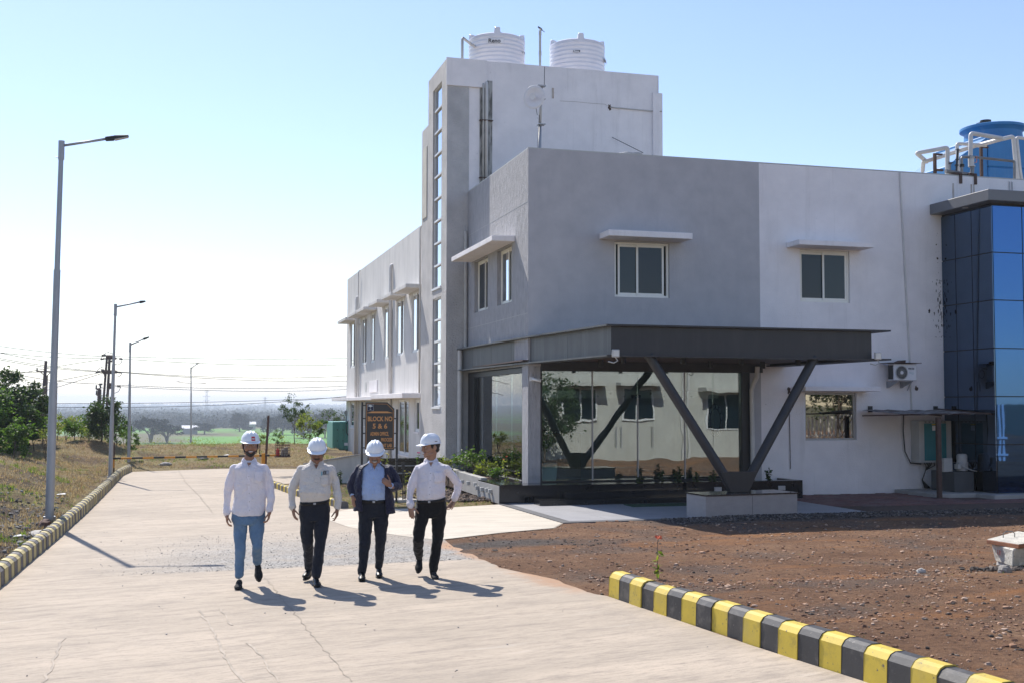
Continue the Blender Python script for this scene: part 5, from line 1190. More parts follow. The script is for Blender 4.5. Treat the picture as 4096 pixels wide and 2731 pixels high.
a0, a1 = S(1465, 1650), S(1571, 1650); b = MB(); b.add([(a0.x, SY - .034, a0.z), (a1.x, SY - .034, a1.z), (a1.x - .12, SY - .034, a1.z + .035), (a0.x + .12, SY - .034, a0.z + .035)], [(0, 1, 2, 3)]); b.build('arrow_bar', M['orange_text'], sg)
q0, q1 = S(1469, 1615), S(1493, 1640); lg = MB(); lg.box(q0.x, q1.x, SY - .036, SY - .031, q1.z, q0.z); lgo = lg.build('emblem', PM('navy_emblem', (0.02, 0.025, 0.06)), sg)
b = MB()
for s in ((0, 0), (1, 0), (2, 0), (3, 0)): pass
b.tube([(q0.x, SY - .038, q0.z), (q1.x, SY - .038, q0.z), (q1.x, SY - .038, q1.z), (q0.x, SY - .038, q1.z), (q0.x, SY - .038, q0.z)], .003, 4)
mx = (q0.x + q1.x) / 2; mz = (q0.z + q1.z) / 2
b.ell((mx, SY - .038, mz + .03), (.05, .002, .016)); b.ell((mx - .01, SY - .038, mz + .045), (.03, .002, .012)); b.tube([(mx, SY - .038, mz + .02), (mx, SY - .038, mz - .02)], .004, 4); b.box(mx - .015, mx + .015, SY - .04, SY - .037, mz - .045, mz - .035); b.build('tree_mark', PM('pale_print', (.6, .65, .65)), lgo)
for body, xa, xb, yb, h in (('BLOCK NO', 1469, 1567, 1682, 19), ('5 & 6', 1489, 1547, 1711.5, 20), ('ADMIN OFFICE,', 1480, 1554, 1740, 15), ('PROCESS', 1523, 1567, 1763, 14), ('DEVELOPMENT LAB', 1470, 1565, 1786.5, 14)):
    p0, p1 = S(xa, yb), S(xb, yb); ph = S(xa, yb - h).z - p0.z; size = ph / .73
    text('lettering', body, size, (p0.x, SY - .036, p0.z), M['orange_text'], sg, bold=size * .022, fit=p1.x - p0.x)
for yy in (1620, 1672, 1731, 1789):
    for xa, xb in ((1450, 1462), (1576, 1588)):
        if yy == 1620 and xa > 1500: continue
        p0, p1 = S(xa, yy), S(xb, yy); b = MB(); b.box(p0.x, p1.x, SY - .012, SY + .004, p0.z - .012, p0.z + .012); b.build('link_bar', M['post'], sg)

# ---- small things in the side garden
st_ = thing('stake_marker', (4.65, 26.6, 0), 'small black marker panel on a stake in the side garden', 'marker')
q = onY(1612, 1868, 25.3); b = MB(); b.tube([(q.x, 25.3, 0), (q.x, 25.3, q.z)], .012, 6); b.tube([(q.x + .06, 25.3, 0), (q.x + .02, 25.3, q.z)], .008, 6); b.build('stake', M['black'], st_)
b = MB(); b.box(q.x - .035, q.x + .035, 25.28, 25.3, q.z - .03, q.z + .12); b.build('panel', M['black'], st_)
b = MB(); b.hexa([(4.5, 25.2, .01), (5.05, 25.2, .01), (5.05, 25.75, .01), (4.5, 25.75, .01)], [(4.5, 25.2, .07), (5.05, 25.2, .07), (5.05, 25.75, .07), (4.5, 25.75, .07)]); b.tube([(4.65, 25.3, .07), (4.65, 25.3, .12), (4.8, 25.3, .13), (4.8, 25.3, .07)], .008, 6)
tag(b.build('inspection_cover', M['rock_pale']), 'flat concrete inspection cover in the side garden grass', 'cover')
# ramp wall with coping stones
rw = thing('ramp_wall', (4.9, 31.6, 0), 'grey plastered ramp wall with a stone coping behind the men', 'wall')
b = MB(); b.hexa([(3.35, 32.35, -.05), (4.93, 31.5, -.05), (5.1, 31.7, -.05), (3.5, 32.6, -.05)], [(3.35, 32.35, .50), (4.93, 31.5, .82), (5.1, 31.7, .82), (3.5, 32.6, .50)]); b.hexa([(4.94, 31.51, -.05), (7.05, 31.51, -.05), (7.05, 31.7, -.05), (5.1, 31.7, -.05)], [(4.94, 31.51, .66), (7.05, 31.51, .66), (7.05, 31.7, .66), (5.1, 31.7, .66)]); b.build('wall', PM('ramp_plaster', (0.62, 0.59, 0.54), (0.50, 0.48, 0.44), scale=2, stain=(.34, .32, .29), stain_lo=.52, rough=.9), rw)
for k in range(7):
    u0, u1 = k / 7 + .004, (k + 1) / 7 - .004; f_ = lambda u, o: (3.30 + (4.95 - 3.30) * u + o[0], 32.33 + (31.45 - 32.33) * u + o[1]); z0, z1 = .502 + .32 * u0, .502 + .32 * u1
    c = [(*f_(u0, (0, 0)), z0), (*f_(u1, (0, 0)), z1), (*f_(u1, (.22, .36)), z1), (*f_(u0, (.22, .36)), z0)]
    b = MB(); b.hexa(c, [(p[0], p[1], p[2] + .035) for p in c]); b.build('coping_stone', M['rock_pale'], rw, bevel=.004)
b = MB(); b.box(4.97, 7.0, 31.2, 31.5, .62, .70); b.box(5.0, 7.0, 31.35, 31.49, 0, .6); b.build('granite_facing', M['black_granite'], rw)
for z in (.28, .48):
    b = MB(); b.box(5.0, 7.0, 31.25, 31.34, z, z + .03); b.build('step_edge', M['galv'], rw)
# green generator housing behind the building corner
gb = thing('generator_cabinet', (6.9, 51.5, .28), 'green panelled generator cabinet beyond the far building corner', 'cabinet')
M['green'] = PM('green_paint', (0.09, 0.32, 0.26), (0.07, 0.27, 0.22), scale=3, stretch=(2, 2, .4), rough=.45)
x0, x1, y0, y1 = 6.42, 7.5, 50.6, 52.6
b = MB(); b.box(x0, x1 + .3, y0, y1, .2, 1.42); b.build('housing', M['green'], gb, bevel=.02)
for k in range(4):
    b = MB(); b.box(x0 + .02 + k * .24, x0 + .24 + k * .24, y0 - .02, y0 - .001, .25, 1.38); b.build('door_panel', M['green'], gb, bevel=.008)
    for z in (.58, 1.05):
        b = MB(); b.box(x0 + .19 + k * .24, x0 + .215 + k * .24, y0 - .035, y0 - .021, z, z + .05); b.build('latch', M['black'], gb)
b = MB(); b.box(x0 + .5, x1, y0 - .03, y0 - .022, .40, .52); b.build('sticker', M['plate'], gb)
for k in range(3):
    b = MB(); b.tube([(7.05 + k * .14, 51, 1.42), (7.05 + k * .14, 51, 1.72 + .05 * k)], .03, 8); b.tube([(7.05 + k * .14, 50.9, 1.8 + .05 * k), (7.05 + k * .14, 51.1, 1.8 + .05 * k)], .11, 14); b.build('exhaust', M['galv'], gb)
b = MB(); b.tube([(7.1, 50.58, 1.5), (6.98, 50.5, 1.3), (7.0, 50.5, .95), (7.2, 50.55, .7)], .02, 6); b.build('cable', M['black'], gb)

# ---- concrete chamber with red number and rusty lid
mh = thing('concrete_chamber', (10.9, 13.3, 0), 'white painted concrete chamber numbered in red under a rusty edged slab', 'chamber')
M['limewash'] = PM('flaking_limewash', (0.66, 0.63, 0.56), (0.42, 0.40, 0.36), scale=5, bump=.9, bscale=30, bdist=.02, speck=(.12, .11, .10), speck_scale=18, speck_lo=.66, rough=.95)
F1 = onZ(4054, 2270, .07); F0 = onZ(3967, 2243, .07); F0.z = F1.z = 0
zt, zb_ = onY(4056, 2178, F1.y).z, onY(4056, 2195, F1.y).z
B1, B0 = F1 + Vector((1.0, .42, 0)), F0 + Vector((.95, .62, 0))
def lv(p, z): return Vector((p.x, p.y, z))
b = MB(); b.hexa([lv(F0, .07) + Vector((.06, 0, 0)), lv(F1, .07) + Vector((.02, .04, 0)), lv(B1, .07), lv(B0, .07)], [lv(F0, zb_), lv(F1, zb_), lv(B1, zb_), lv(B0, zb_)]); b.build('chamber_block', M['limewash'], mh, bevel=.015)
b = MB(); b.hexa([lv(F0, -.02) + Vector((.1, .05, 0)), lv(F1, -.02) + Vector((.0, .06, 0)), lv(B1, -.02), lv(B0, -.02)], [lv(F0, .069) + Vector((.12, .05, 0)), lv(F1, .069) + Vector((.03, .08, 0)), lv(B1, .069), lv(B0, .069)]); b.build('footing', M['concrete'], mh)
L0, L1 = onZ(3946, 2157, zt), onZ(4074, 2177, zt); K1, K0 = L1 + Vector((1.15, .45, 0)), L0 + Vector((1.1, .75, 0))
b = MB(); b.hexa([lv(p, zb_ + .004) for p in (L0, L1, K1, K0)], [lv(p, zt) for p in (L0, L1, K1, K0)]); b.build('slab_rim', PM('red_rust_steel', (0.36, 0.15, 0.07), (0.22, 0.09, 0.05), scale=14, speck=(.6, .55, .5), speck_scale=30, speck_lo=.7), mh, bevel=.003)
m_ = (L0 + L1 + K1 + K0) / 4; c_ = [p + (m_ - p).normalized() * .012 for p in (L0, L1, K1, K0)]; b = MB(); b.hexa([lv(p, zt + .0005) for p in c_], [lv(p, zt + .007) for p in c_]); b.build('slab', M['limewash'], mh)
hp = lv(onZ(4036, 2150, zt), zt); b = MB(); b.tube([hp + Vector((-.09, 0, 0)), hp + Vector((-.09, 0, .06)), hp + Vector((-.05, 0, .085)), hp + Vector((.05, 0, .085)), hp + Vector((.09, 0, .06)), hp + Vector((.09, 0, 0))], .007, 6); b.build('lifting_ring', M['steel'], mh)
ang = math.atan2(F1.y - F0.y, F1.x - F0.x); tp = F0.lerp(F1, .27) + Vector((-.006, -.008, .0)); tp.z = onY(4000, 2216, tp.y).z
text('lettering', 'E-77', .095, tp, PM('red_hand_paint', (0.55, 0.10, 0.08)), mh, rot=(R(90), 0, ang), bold=-.001, sx=.62, space=.95)

# ---- street lamps
def lamp(px, pyb, pyt, ytop_x, z0, label, armpx, headpx, two=False, rp=.075, scale_arm=1.0):
    g0 = onZ(px, pyb, z0); x, y = g0.x, g0.y; zt = onY(ytop_x, pyt, y).z; xt = onY(ytop_x, pyt, y).x
    t = thing('street_lamp', (x, y, z0), label, 'street lamp', 'street lamps along the left kerb')
    h = zt - z0; b = MB(); dx = xt - x
    b.tube([(x, y, z0 - .1), (x + dx * .30, y, z0 + h * .36)], [rp, rp * .93], 16); b.tube([(x + dx * .30, y, z0 + h * .355), (x + dx * .58, y, z0 + h * .66)], [rp * .82, rp * .78], 16); b.tube([(x + dx * .58, y, z0 + h * .655), (xt, y, zt - .0)], [rp * .64, rp * .56], 16)
    b.build('pole', M['galv'], t, auto=40)
    b = MB(); b.tube([(x, y, z0 - .02), (x, y, z0 + .04)], rp * 1.4, 16); b.build('base_collar', M['galv'], t)
    b = MB(); b.tube([(xt, y, zt - .28), (xt, y, zt + .06)], rp * .72, 16); b.tube([(xt - rp * 1.3, y, zt - .24), (xt, y, zt - .24)], .008, 5); b.build('cap_sleeve', M['galv'], t)
    a1 = onY(armpx[0], armpx[1], y - 0.0); hx = onY(headpx[0], headpx[1], y)
    b = MB(); b.tube([(xt, y, zt - .03), (a1.x, y, a1.z)], .024, 10); b.build('arm', M['galv'], t, smooth=True)
    d = Vector((hx.x - a1.x, 0, hx.z - a1.z)); L_ = d.length; d.normalize(); n = Vector((-d.z, 0, d.x)); w_ = .075 * L_ / .38
    def q(u, v, s): p = Vector((a1.x, y, a1.z)) + d * (u * L_) + n * v; return (p.x, p.y + s, p.z)
    b = MB(); b.hexa([q(-.1, -.04, -w_ * .5), q(.3, -.045, -w_ * .6), q(.3, -.045, w_ * .6), q(-.1, -.04, w_ * .5)], [q(-.1, .035, -w_ * .5), q(.3, .04, -w_ * .6), q(.3, .04, w_ * .6), q(-.1, .035, w_ * .5)])
    b.hexa([q(.301, -.03, -w_), q(1.0, -.004, -w_ * .8), q(1.0, -.004, w_ * .8), q(.301, -.03, w_)], [q(.301, .038, -w_), q(.98, .028, -w_ * .7), q(.98, .028, w_ * .7), q(.301, .038, w_)]); b.build('lamp_head', M['black'], t, bevel=.008)
    b = MB(); b.hexa([q(.33, -.042, -w_ * .85), q(.97, -.014, -w_ * .7), q(.97, -.014, w_ * .7), q(.33, -.042, w_ * .85)], [q(.33, -.031, -w_ * .85), q(.97, -.0045, -w_ * .7), q(.97, -.0045, w_ * .7), q(.33, -.031, w_ * .85)]); b.build('lens', M['ltgrey'], t)
    return t, x, y, z0, h, xt
lamp(197, 2072, 578, 246, .10, 'nearest and tallest street lamp, beside the pile of rubble', (430, 556), (516, 548))
lamp(441, 1910, 1225, 462, .06, 'second street lamp standing by the barrier post', (560, 1209), (583, 1207), rp=.06)
lamp(515, 1835, 1376, 521, .25, 'third street lamp with a leafy sapling at its foot', (575, 1356), (598, 1349), rp=.055)
t4, x4, y4, z4, h4, xt4 = lamp(764, 1762, 1472, 764, .22, 'farthest street lamp with two crossing side arms', (786, 1454), (796, 1451), rp=.05)
b = MB(); pl_, pr_ = onY(710, 1525, y4), onY(816, 1531, y4); pc = onY(764, 1533, y4); b.tube([(pl_.x, y4, pl_.z), (pc.x, y4, pc.z), (pr_.x, y4, pr_.z)], .014, 6); b.ell((pl_.x, y4, pl_.z + .01), (.12, .05, .025)); b.ell((pr_.x, y4, pr_.z + .01), (.12, .05, .025)); b.build('side_arms', M['galv'], t4)
b = MB(); b.tube([onY(447, 1600, 36.2), onY(446, 1760, 36.1), onZ(458, 1905, 0)], .018, 6); tag(b.build('cable_conduit', M['steel']), 'thin dark conduit running down beside the second lamp', 'pipe')

# ---- boom barrier
BYY = 35.9
ba = thing('boom_barrier', (-1.75, BYY, 0), 'orange and black striped boom barrier lowered across the road end', 'barrier')
M['or'] = PM('orange_boom_paint', (0.60, 0.27, 0.03), (0.52, 0.22, 0.03)); M['bk'] = PM('black_boom_paint', (0.03, 0.03, 0.03))
pA, pB = onY(440, 1832, BYY), onY(1160, 1818, BYY); n = 17
for k in range(n):
    a, c = pA.lerp(pB, k / n), pA.lerp(pB, (k + 1) / n); b = MB(); b.tube([a, c], .028, 10); b.build('boom_segment', M['bk'] if k % 2 == 0 else M['or'], ba)
q = onY(457, 1767, BYY); z_ = q.z; q2 = onY(450, 1915, BYY)
b = MB(); b.box(q.x - .02, q.x + .02, BYY + .06, BYY + .1, 0, z_); b.build('left_post', M['rust'], ba)
b = MB(); b.box(q.x - .09, q.x - .03, BYY + .05, BYY + .11, .22, .62); b.box(q.x - .05, q.x + .02, BYY + .03, BYY + .055, .3, .62); b.build('bracket', M['or'], ba)
q = onY(1053, 1810, BYY); b = MB(); b.box(q.x - .05, q.x + .05, BYY - .06, BYY + .06, 0, q.z); b.build('pivot_post', M['or'], ba)
q, q2 = onY(1063, 1845, BYY + .2), onY(1074, 1660, BYY + .2); b = MB(); b.tube([(q.x, q.y, 0), q, q2], .035, 6); b.build('tall_post', M['rust'], ba)
c0, c1 = onY(1102, 1768, BYY), onY(1158, 1822, BYY); cg = MB(); X0, X1, Z1, Z0 = c0.x, c1.x, c0.z, c1.z
for k in range(8):
    x = X0 + (X1 - X0) * k / 7
    for yy in (BYY - .15, BYY + .15): cg.tube([(x, yy, Z0), (x, yy, Z1)], .005, 4)
for k in range(6):
    z = Z0 + (Z1 - Z0) * k / 5; cg.tube([(X0, BYY - .15, z), (X1, BYY - .15, z), (X1, BYY + .15, z), (X0, BYY + .15, z), (X0, BYY - .15, z)], .005, 4)
cg.box(X0 - .02, X1 + .02, BYY - .17, BYY + .17, Z0 - .03, Z0); cg.build('cage', M['rust'], ba)
for k, (u, hh_) in enumerate(((.45, .7), (.62, .85), (.78, .9))):
    b = MB(); x = X0 + (X1 - X0) * u; b.hexa([(x - .03, BYY - .1, Z0), (x + .02, BYY - .1, Z0), (x + .02, BYY + .1, Z0), (x - .03, BYY + .1, Z0)], [(x + .0, BYY - .1, Z0 + .3 * hh_), (x + .05, BYY - .1, Z0 + .3 * hh_), (x + .05, BYY + .1, Z0 + .3 * hh_), (x + .0, BYY + .1, Z0 + .3 * hh_)]); tag(b.build('counterweight', M['rock_grey']), 'grey concrete block %s in the barrier cage' % ['nearest the red can', 'in the middle', 'at the right end'][k], 'block')
b = MB(); b.tube([(X0 + .07, BYY, Z0 + .005), (X0 + .07, BYY, Z0 + .2)], .05, 12); b.tube([(X0 + .07, BYY, Z0 + .2), (X0 + .07, BYY, Z0 + .24)], .02, 8); tag(b.build('red_can', PM('red_plastic', (0.6, 0.05, 0.06))), 'red plastic can inside the barrier cage', 'can')
# litter
def litter(px, py, s, label, z=None):
    p = onZ(px, py, .12 if z is None else z); b = MB(); b.add([(-s, -s * .5, 0), (s, -s * .6, .01), (s * .8, s * .5, .03), (-s * .7, s * .6, .01)], [(0, 1, 2, 3)]); o = b.build('paper_scrap', M['plate']); o.location = (p.x, p.y, height(p.x, p.y) + .015); tag(o, label, 'litter')
litter(70, 2146, .06, 'white paper scrap on the rubble left of the striped kerb'); litter(245, 1985, .10, 'white plastic scrap beyond the nearest lamp'); litter(905, 1817, .09, 'white scrap in the dry grass past the barrier', .3)
p = onZ(429, 2453); rock(p.x, p.y, .014, M['black'], 'tiny dark stone alone on the concrete road', 21)

# ---- utility poles and wires
def upole(px, pyt, dist, zb, r0, r1, label, arms, nm='utility_pole', lean=0.0):
    q = onY(px, pyt, dist); t = thing(nm, (q.x, dist, zb), label, 'utility pole', None)
    b = MB(); b.tube([(q.x - lean, dist, zb), (q.x, dist, q.z)], [r0, r1], 8); b.build('pole', M['rust'], t, smooth=True)
    for (pl__, pr__) in arms:
        a, c = onY(*pl__, dist), onY(*pr__, dist); g = MB(); g.tube([a, c], .07, 6); g.build('crossarm', M['rust'], t)
        for e in (a, c): g = MB(); g.tube([e, e + Vector((0, 0, .35))], [.07, .05], 6); g.build('insulator', M['black'], t)
    return t, q
UD = 112
u1, uq = upole(184, 1442, UD, -4.2, .20, .13, 'single dark utility pole with one crossarm left of the big cluster', [((148, 1484), (208, 1485))], lean=.5)
g = MB(); a, c = onY(162, 1486, UD), onY(184, 1506, UD); g.tube([a, c, onY(203, 1486, UD)], .045, 5); g.build('brace', M['rust'], u1)
g = MB(); g.tube([onY(186, 1500, UD), onY(175, 1800, UD) ], .13, 6); g.build('raker', M['rust'], u1)
cl = thing('pole_cluster', (onY(425, 1420, UD).x, UD, -4.2), 'cluster of dark utility poles crowded with crossarms and insulators', 'utility pole')
for (xb, yb, xt_, yt_, r_) in ((411, 1640, 428, 1422, .12), (427, 1640, 439, 1420, .14), (445, 1640, 456, 1422, .11)):
    a, c = onY(xb, yb, UD), onY(xt_, yt_, UD); d = (a - c); f_ = (c.z + 4.2) / (c.z - a.z); g = MB(); g.tube([c + d * f_, c], [r_, r_ * .8], 8); g.build('pole', M['rust'], cl, smooth=True)
for (xa, ya, xb, yb, r_) in ((425, 1424, 458, 1425, .14), (425, 1432, 466, 1432, .1), (405, 1483, 468, 1486, .14), (412, 1490, 455, 1490, .1), (430, 1536, 458, 1537, .16), (430, 1450, 450, 1440, .06), (432, 1440, 448, 1446, .06), (415, 1485, 422, 1515, .06), (434, 1545, 438, 1555, .2)):
    g = MB(); g.tube([onY(xa, ya, UD), onY(xb, yb, UD)], r_, 6); g.build('crossarm', M['rust'], cl)
for (xa, ya, xb, yb) in ((406, 1419, 424, 1419), (402, 1436, 418, 1432), (382, 1486, 400, 1483), (404, 1477, 416, 1477), (397, 1534, 410, 1534), (477, 1433, 489, 1434), (462, 1486, 486, 1488), (468, 1543, 482, 1544)):
    g = MB(); g.tube([onY(xa, ya, UD), onY(xb, yb, UD)], .09, 6); g.build('insulator', M['black'], cl)
for pts in ([(402, 1436), (415, 1415), (433, 1407), (450, 1414)], [(490, 1434), (484, 1450), (472, 1458), (460, 1455)], [(488, 1490), (480, 1503), (466, 1506)], [(484, 1544), (474, 1564), (458, 1571)], [(384, 1486), (400, 1470), (412, 1466)], [(394, 1535), (402, 1547), (416, 1551)]):
    g = MB(); g.tube([onY(x, y, UD) for x, y in pts], .025, 4); g.build('jumper_wire', M['black'], cl)
u2, _ = upole(398, 1555, UD - 10, -4.2, .18, .16, 'short pole with hanging fuses left of the pole cluster', [((385, 1555), (402, 1552)), ((386, 1577), (396, 1578))])
wires = [((-60, 1375), (425, 1425), 6), ((-60, 1402), (425, 1432), 8), ((-60, 1420), (415, 1484), 8), ((-60, 1425), (412, 1486), 10), ((-60, 1466), (410, 1534), 14), ((-60, 1520), (424, 1434), -4), ((-40, 1570), (405, 1487), 2), ((60, 1595), (412, 1490), 2),
         ((455, 1424), (1420, 1430), 8), ((460, 1432), (1420, 1456), 14), ((460, 1484), (1420, 1500), 18), ((460, 1486), (1420, 1522), 14), ((460, 1538), (1420, 1540), 14), ((460, 1543), (1400, 1555), 14), ((100, 1612), (1420, 1585), 10), ((150, 1626), (1420, 1580), 20), ((-60, 1398), (184, 1443), 2), ((-60, 1480), (160, 1486), 3)]
wl = ['upper', 'second', 'third', 'fourth', 'fifth', 'rising', 'lower rising', 'lowest rising', 'upper', 'second', 'third', 'fourth', 'fifth', 'sixth', 'seventh', 'lowest', 'short upper', 'short lower']
for k, (a, c, sag) in enumerate(wires):
    dA = UD; A_, C_ = onY(a[0], a[1], dA), onY(c[0], c[1], dA + (25 if c[0] > 900 else 0)); b = MB(); s_ = sag / 4690 * UD * 1.0
    b.tube([A_.lerp(C_, i / 16) - Vector((0, 0, s_ * 4 * (i / 16) * (1 - i / 16))) for i in range(17)], .024, 4)
    ords = ['topmost', 'second', 'third', 'fourth', 'fifth', 'sixth', 'seventh', 'eighth', 'ninth', 'tenth']
    tag(b.build('overhead_wire', M['black']), (ords[k - 8] + ' thin overhead wire from the top, right of the pole cluster') if 7 < k < 16 else (wl[k] + ' thin overhead wire in the sky left of the pole cluster'), 'wire', 'overhead wires right of the poles' if 7 < k < 16 else 'overhead wires left of the poles')
# lattice pylons far away
def pylon(px, pt, pb, dist, label):
    c = onY(px, pt, dist); x, zt = c.x, c.z; zb = onY(px, pb, dist).z - 6; H = zt - zb; t = thing('lattice_pylon', (x, dist, zb), label, 'pylon', 'lattice pylons on the plain')
    b = MB(); lv = [0, .22, .42, .56, .68, .78, .88, 1.0]; wd = [.17, .12, .075, .055, .05, .045, .04, .04]
    for sx in (-1, 1):
        for sy in (-1, 1): b.tube([(x + sx * wd[i] * H * .5, dist + sy * wd[i] * H * .5, zb + lv[i] * H) for i in range(8)], .12, 4)
    for i in range(7):
        for sy in (-1, 1):
            b.tube([(x - wd[i] * H * .5, dist + sy * wd[i] * H * .5, zb + lv[i] * H), (x + wd[i + 1] * H * .5, dist + sy * wd[i + 1] * H * .5, zb + lv[i + 1] * H)], .07, 3)
            b.tube([(x + wd[i] * H * .5, dist + sy * wd[i] * H * .5, zb + lv[i] * H), (x - wd[i + 1] * H * .5, dist + sy * wd[i + 1] * H * .5, zb + lv[i + 1] * H)], .07, 3)
    b.build('lattice_body', M['galv'], t)
    for f_, w2 in ((.68, .09), (.80, .10), (.93, .08)):
        g = MB(); g.tube([(x - w2 * H, dist, zb + f_ * H + .02 * H), (x, dist, zb + f_ * H), (x + w2 * H, dist, zb + f_ * H + .02 * H)], .14, 4); g.build('crossarm', M['galv'], t)
pylon(827, 1557, 1672, 1100, 'hazy lattice pylon in the middle of the plain'); pylon(1061, 1585, 1672, 1300, 'smaller hazy lattice pylon farther right on the plain')
# far sheds
for (xa, xb, yb, d, l) in ((730, 790, 1712, 640, 'long white roofed shed beyond the green field'), (1000, 1022, 1695, 760, 'small white roofed shed among the hazy trees')):
    a, c = onY(xa, yb, d), onY(xb, yb, d); t = thing('shed', (a.x, d, -13), l, 'shed'); b = MB(); b.box(a.x, c.x, d, d + 9, -13.5, a.z); b.build('wall', M['concrete'], t); b = MB(); b.hexa([(a.x - .5, d - .5, a.z), (c.x + .5, d - .5, a.z), (c.x + .5, d + 9.5, a.z), (a.x - .5, d + 9.5, a.z)], [(a.x - .5, d + 4, a.z + 1.6), (c.x + .5, d + 4, a.z + 1.6), (c.x + .5, d + 5, a.z + 1.6), (a.x - .5, d + 5, a.z + 1.6)]); b.build('roof', M['plate'], t)

# ---- what stands across the yard, seen mirrored in the glass
ob = thing('opposite_building', (12, 9.8, 0), 'white painted building across the yard, mirrored in the entrance glass', 'building')
holes = [(13.6, 14.9, 1.55, 2.75), (15.9, 17.1, 1.55, 2.75), (19.3, 20.9, 1.25, 2.6)]
b = MB(); wall_y(9.8, 10.6, 22.5, -.1, 4.6, [], 0, b); b.v = [(x, y, z) for x, y, z in b.v]; b.f = [f[::-1] for f in b.f]; b.box(10.6, 22.5, 2, 9.78, -.1, 4.6)
M['opp'] = PM('opposite_white_wall', (0.56, 0.545, 0.50), (0.44, 0.43, 0.40), scale=1.1, bump=.2, bscale=40, stain=(.34, .31, .26), stain_lo=.52, stain_amt=.55)
b.build('wall', M['opp'], ob)
for h in holes:
    f = MB(); f.box(h[0], h[1], 9.8, 9.84, h[2], h[3]); w_ = f.build('window', M['alu_white'], ob); g = MB(); g.box(h[0] + .06, (h[0] + h[1]) / 2 - .03, 9.84, 9.85, h[2] + .06, h[3] - .06); g.build('pane', M['pane'], w_); g = MB(); g.box((h[0] + h[1]) / 2 + .03, h[1] - .06, 9.84, 9.85, h[2] + .06, h[3] - .06); g.build('pane', M['pane'], w_)
    s = MB(); s.box(h[0] - .3, h[1] + .3, 9.8, 10.4, h[3] + .05, h[3] + .18); s.build('sunshade', M['opp'], ob)
for x in (18.3, 18.55, 12.9):
    g = MB(); g.tube([(x, 9.9, 0), (x, 9.9, 4.5)], .06, 8); g.build('drain_pipe', M['pvc'], ob)
g = MB(); g.box(10.6, 22.5, 9.8, 9.98, -.05, .14); g.build('base_ledge', M['concrete'], ob)
wf = thing('white_fence', (23.5, 10, 0), 'white paling fence across the yard, mirrored in the ground floor window', 'fence')
for k in range(34):
    x = 23.2 + k * .17; g = MB(); g.box(x, x + .09, 10.5, 10.53, .1, 1.7 + .015 * k); g.build('paling', M['plate'], wf)
g = MB(); g.box(23.1, 29, 10.535, 10.57, .35, .42); g.box(23.1, 29, 10.535, 10.57, .95, 1.02); g.build('rail', M['plate'], wf)
# ================================================================ plants
def leaf(b, p, s, rr, droop=0.0, asp=0.45):
    d = Vector((rr.gauss(0, 1), rr.gauss(0, 1), rr.gauss(0, .7) - droop)); 
    if d.length < .1: d = Vector((1, 0, 0))
    d.normalize(); n = Vector((rr.gauss(0, 1), rr.gauss(0, 1), rr.gauss(0, 1) + .8)); side = d.cross(n)
    if side.length < .05: side = d.orthogonal()
    side.normalize(); e = p + d * s; m = p + d * s * .45
    b.add([p, m + side * s * asp * .5, e, m - side * s * asp * .5], [(0, 1, 2, 3)])
def make_tree(name, label, cat, x, y, z, h, cr, cz, mat, seed, clumps=26, per=60, ls=.09, tr=.03, limbs=7, group=None, squash=.8, droop=0.3, trunks=1, spread=.22, shape='ell', rzc=None, clump_r=.28, asp=.45, bark=None, thin=0.0):
    rr = random.Random(seed); t = thing(name, (x, y, z), label, cat, group)
    tk = MB(); tips = []; rz_ = rzc if rzc else (h - cz)
    cen = Vector((x, y, z + cz))
    for q in range(trunks):
        lean = Vector((rr.uniform(-1, 1), rr.uniform(-1, 1), 0)) * spread * (1.0 if trunks > 1 else .35); top = Vector((x, y, z + cz)) + lean * cr * 1.4
        pts = [Vector((x, y, z - .05)) + (top - Vector((x, y, z - .05))) * f + Vector((rr.uniform(-1, 1), rr.uniform(-1, 1), 0)) * .025 * h for f in (0, .3, .6, 1)]
        pts[0] = Vector((x + rr.uniform(-.02, .02) * trunks, y, z - .05)); pts.append(top + Vector((lean.x * .3, lean.y * .3, (h - cz) * .75)))
        tk.tube(pts, [tr, tr * .8, tr * .62, tr * .42, tr * .12], 7)
        for k in range(limbs):
            a = rr.uniform(0, 6.28); f = rr.uniform(.35, 1.0); s0 = pts[0].lerp(top, f); u = rr.uniform(.55, 1.0); v = rr.uniform(-.35, .8)
            e = cen + Vector((math.cos(a) * cr * u, math.sin(a) * cr * u, rz_ * v * .8)); m = s0.lerp(e, .5) + Vector((0, 0, .06 * h * (1 if v > 0 else .4)))
            tk.tube([s0, m, e], [tr * .4, tr * .25, tr * .07], 5); tips += [e, m.lerp(e, .5)]
    tk.build('trunk', bark or M['bark'], t, smooth=True)
    cb_ = MB()
    for k in range(clumps):
        if k < len(tips): c = tips[k] + Vector((rr.gauss(0, 1), rr.gauss(0, 1), rr.gauss(0, 1))) * cr * .08
        else:
            while True:
                v = Vector((rr.uniform(-1, 1), rr.uniform(-1, 1), rr.uniform(-1, 1)))
                if .25 < v.length < 1: break
            if shape == 'cone': v.x *= (1 - .55 * (v.z + 1) / 2); v.y *= (1 - .55 * (v.z + 1) / 2)
            c = cen + Vector((v.x * cr, v.y * cr, v.z * rz_ * squash))
        r0 = cr * clump_r * rr.uniform(.6, 1.3)
        for j in range(int(per * rr.uniform(.5, 1.4) * (1 - thin))):
            v = Vector((rr.gauss(0, .5), rr.gauss(0, .5), rr.gauss(0, .42))); p = c + v * r0
            leaf(cb_, p, ls * rr.uniform(.6, 1.3), rr, droop, asp)
    cb_.build('crown', mat, t)
    return t
def B(px, py, y):     # ground point under a picture column at distance y
    p = onY(px, py, y); return p.x, y, height(p.x, y)
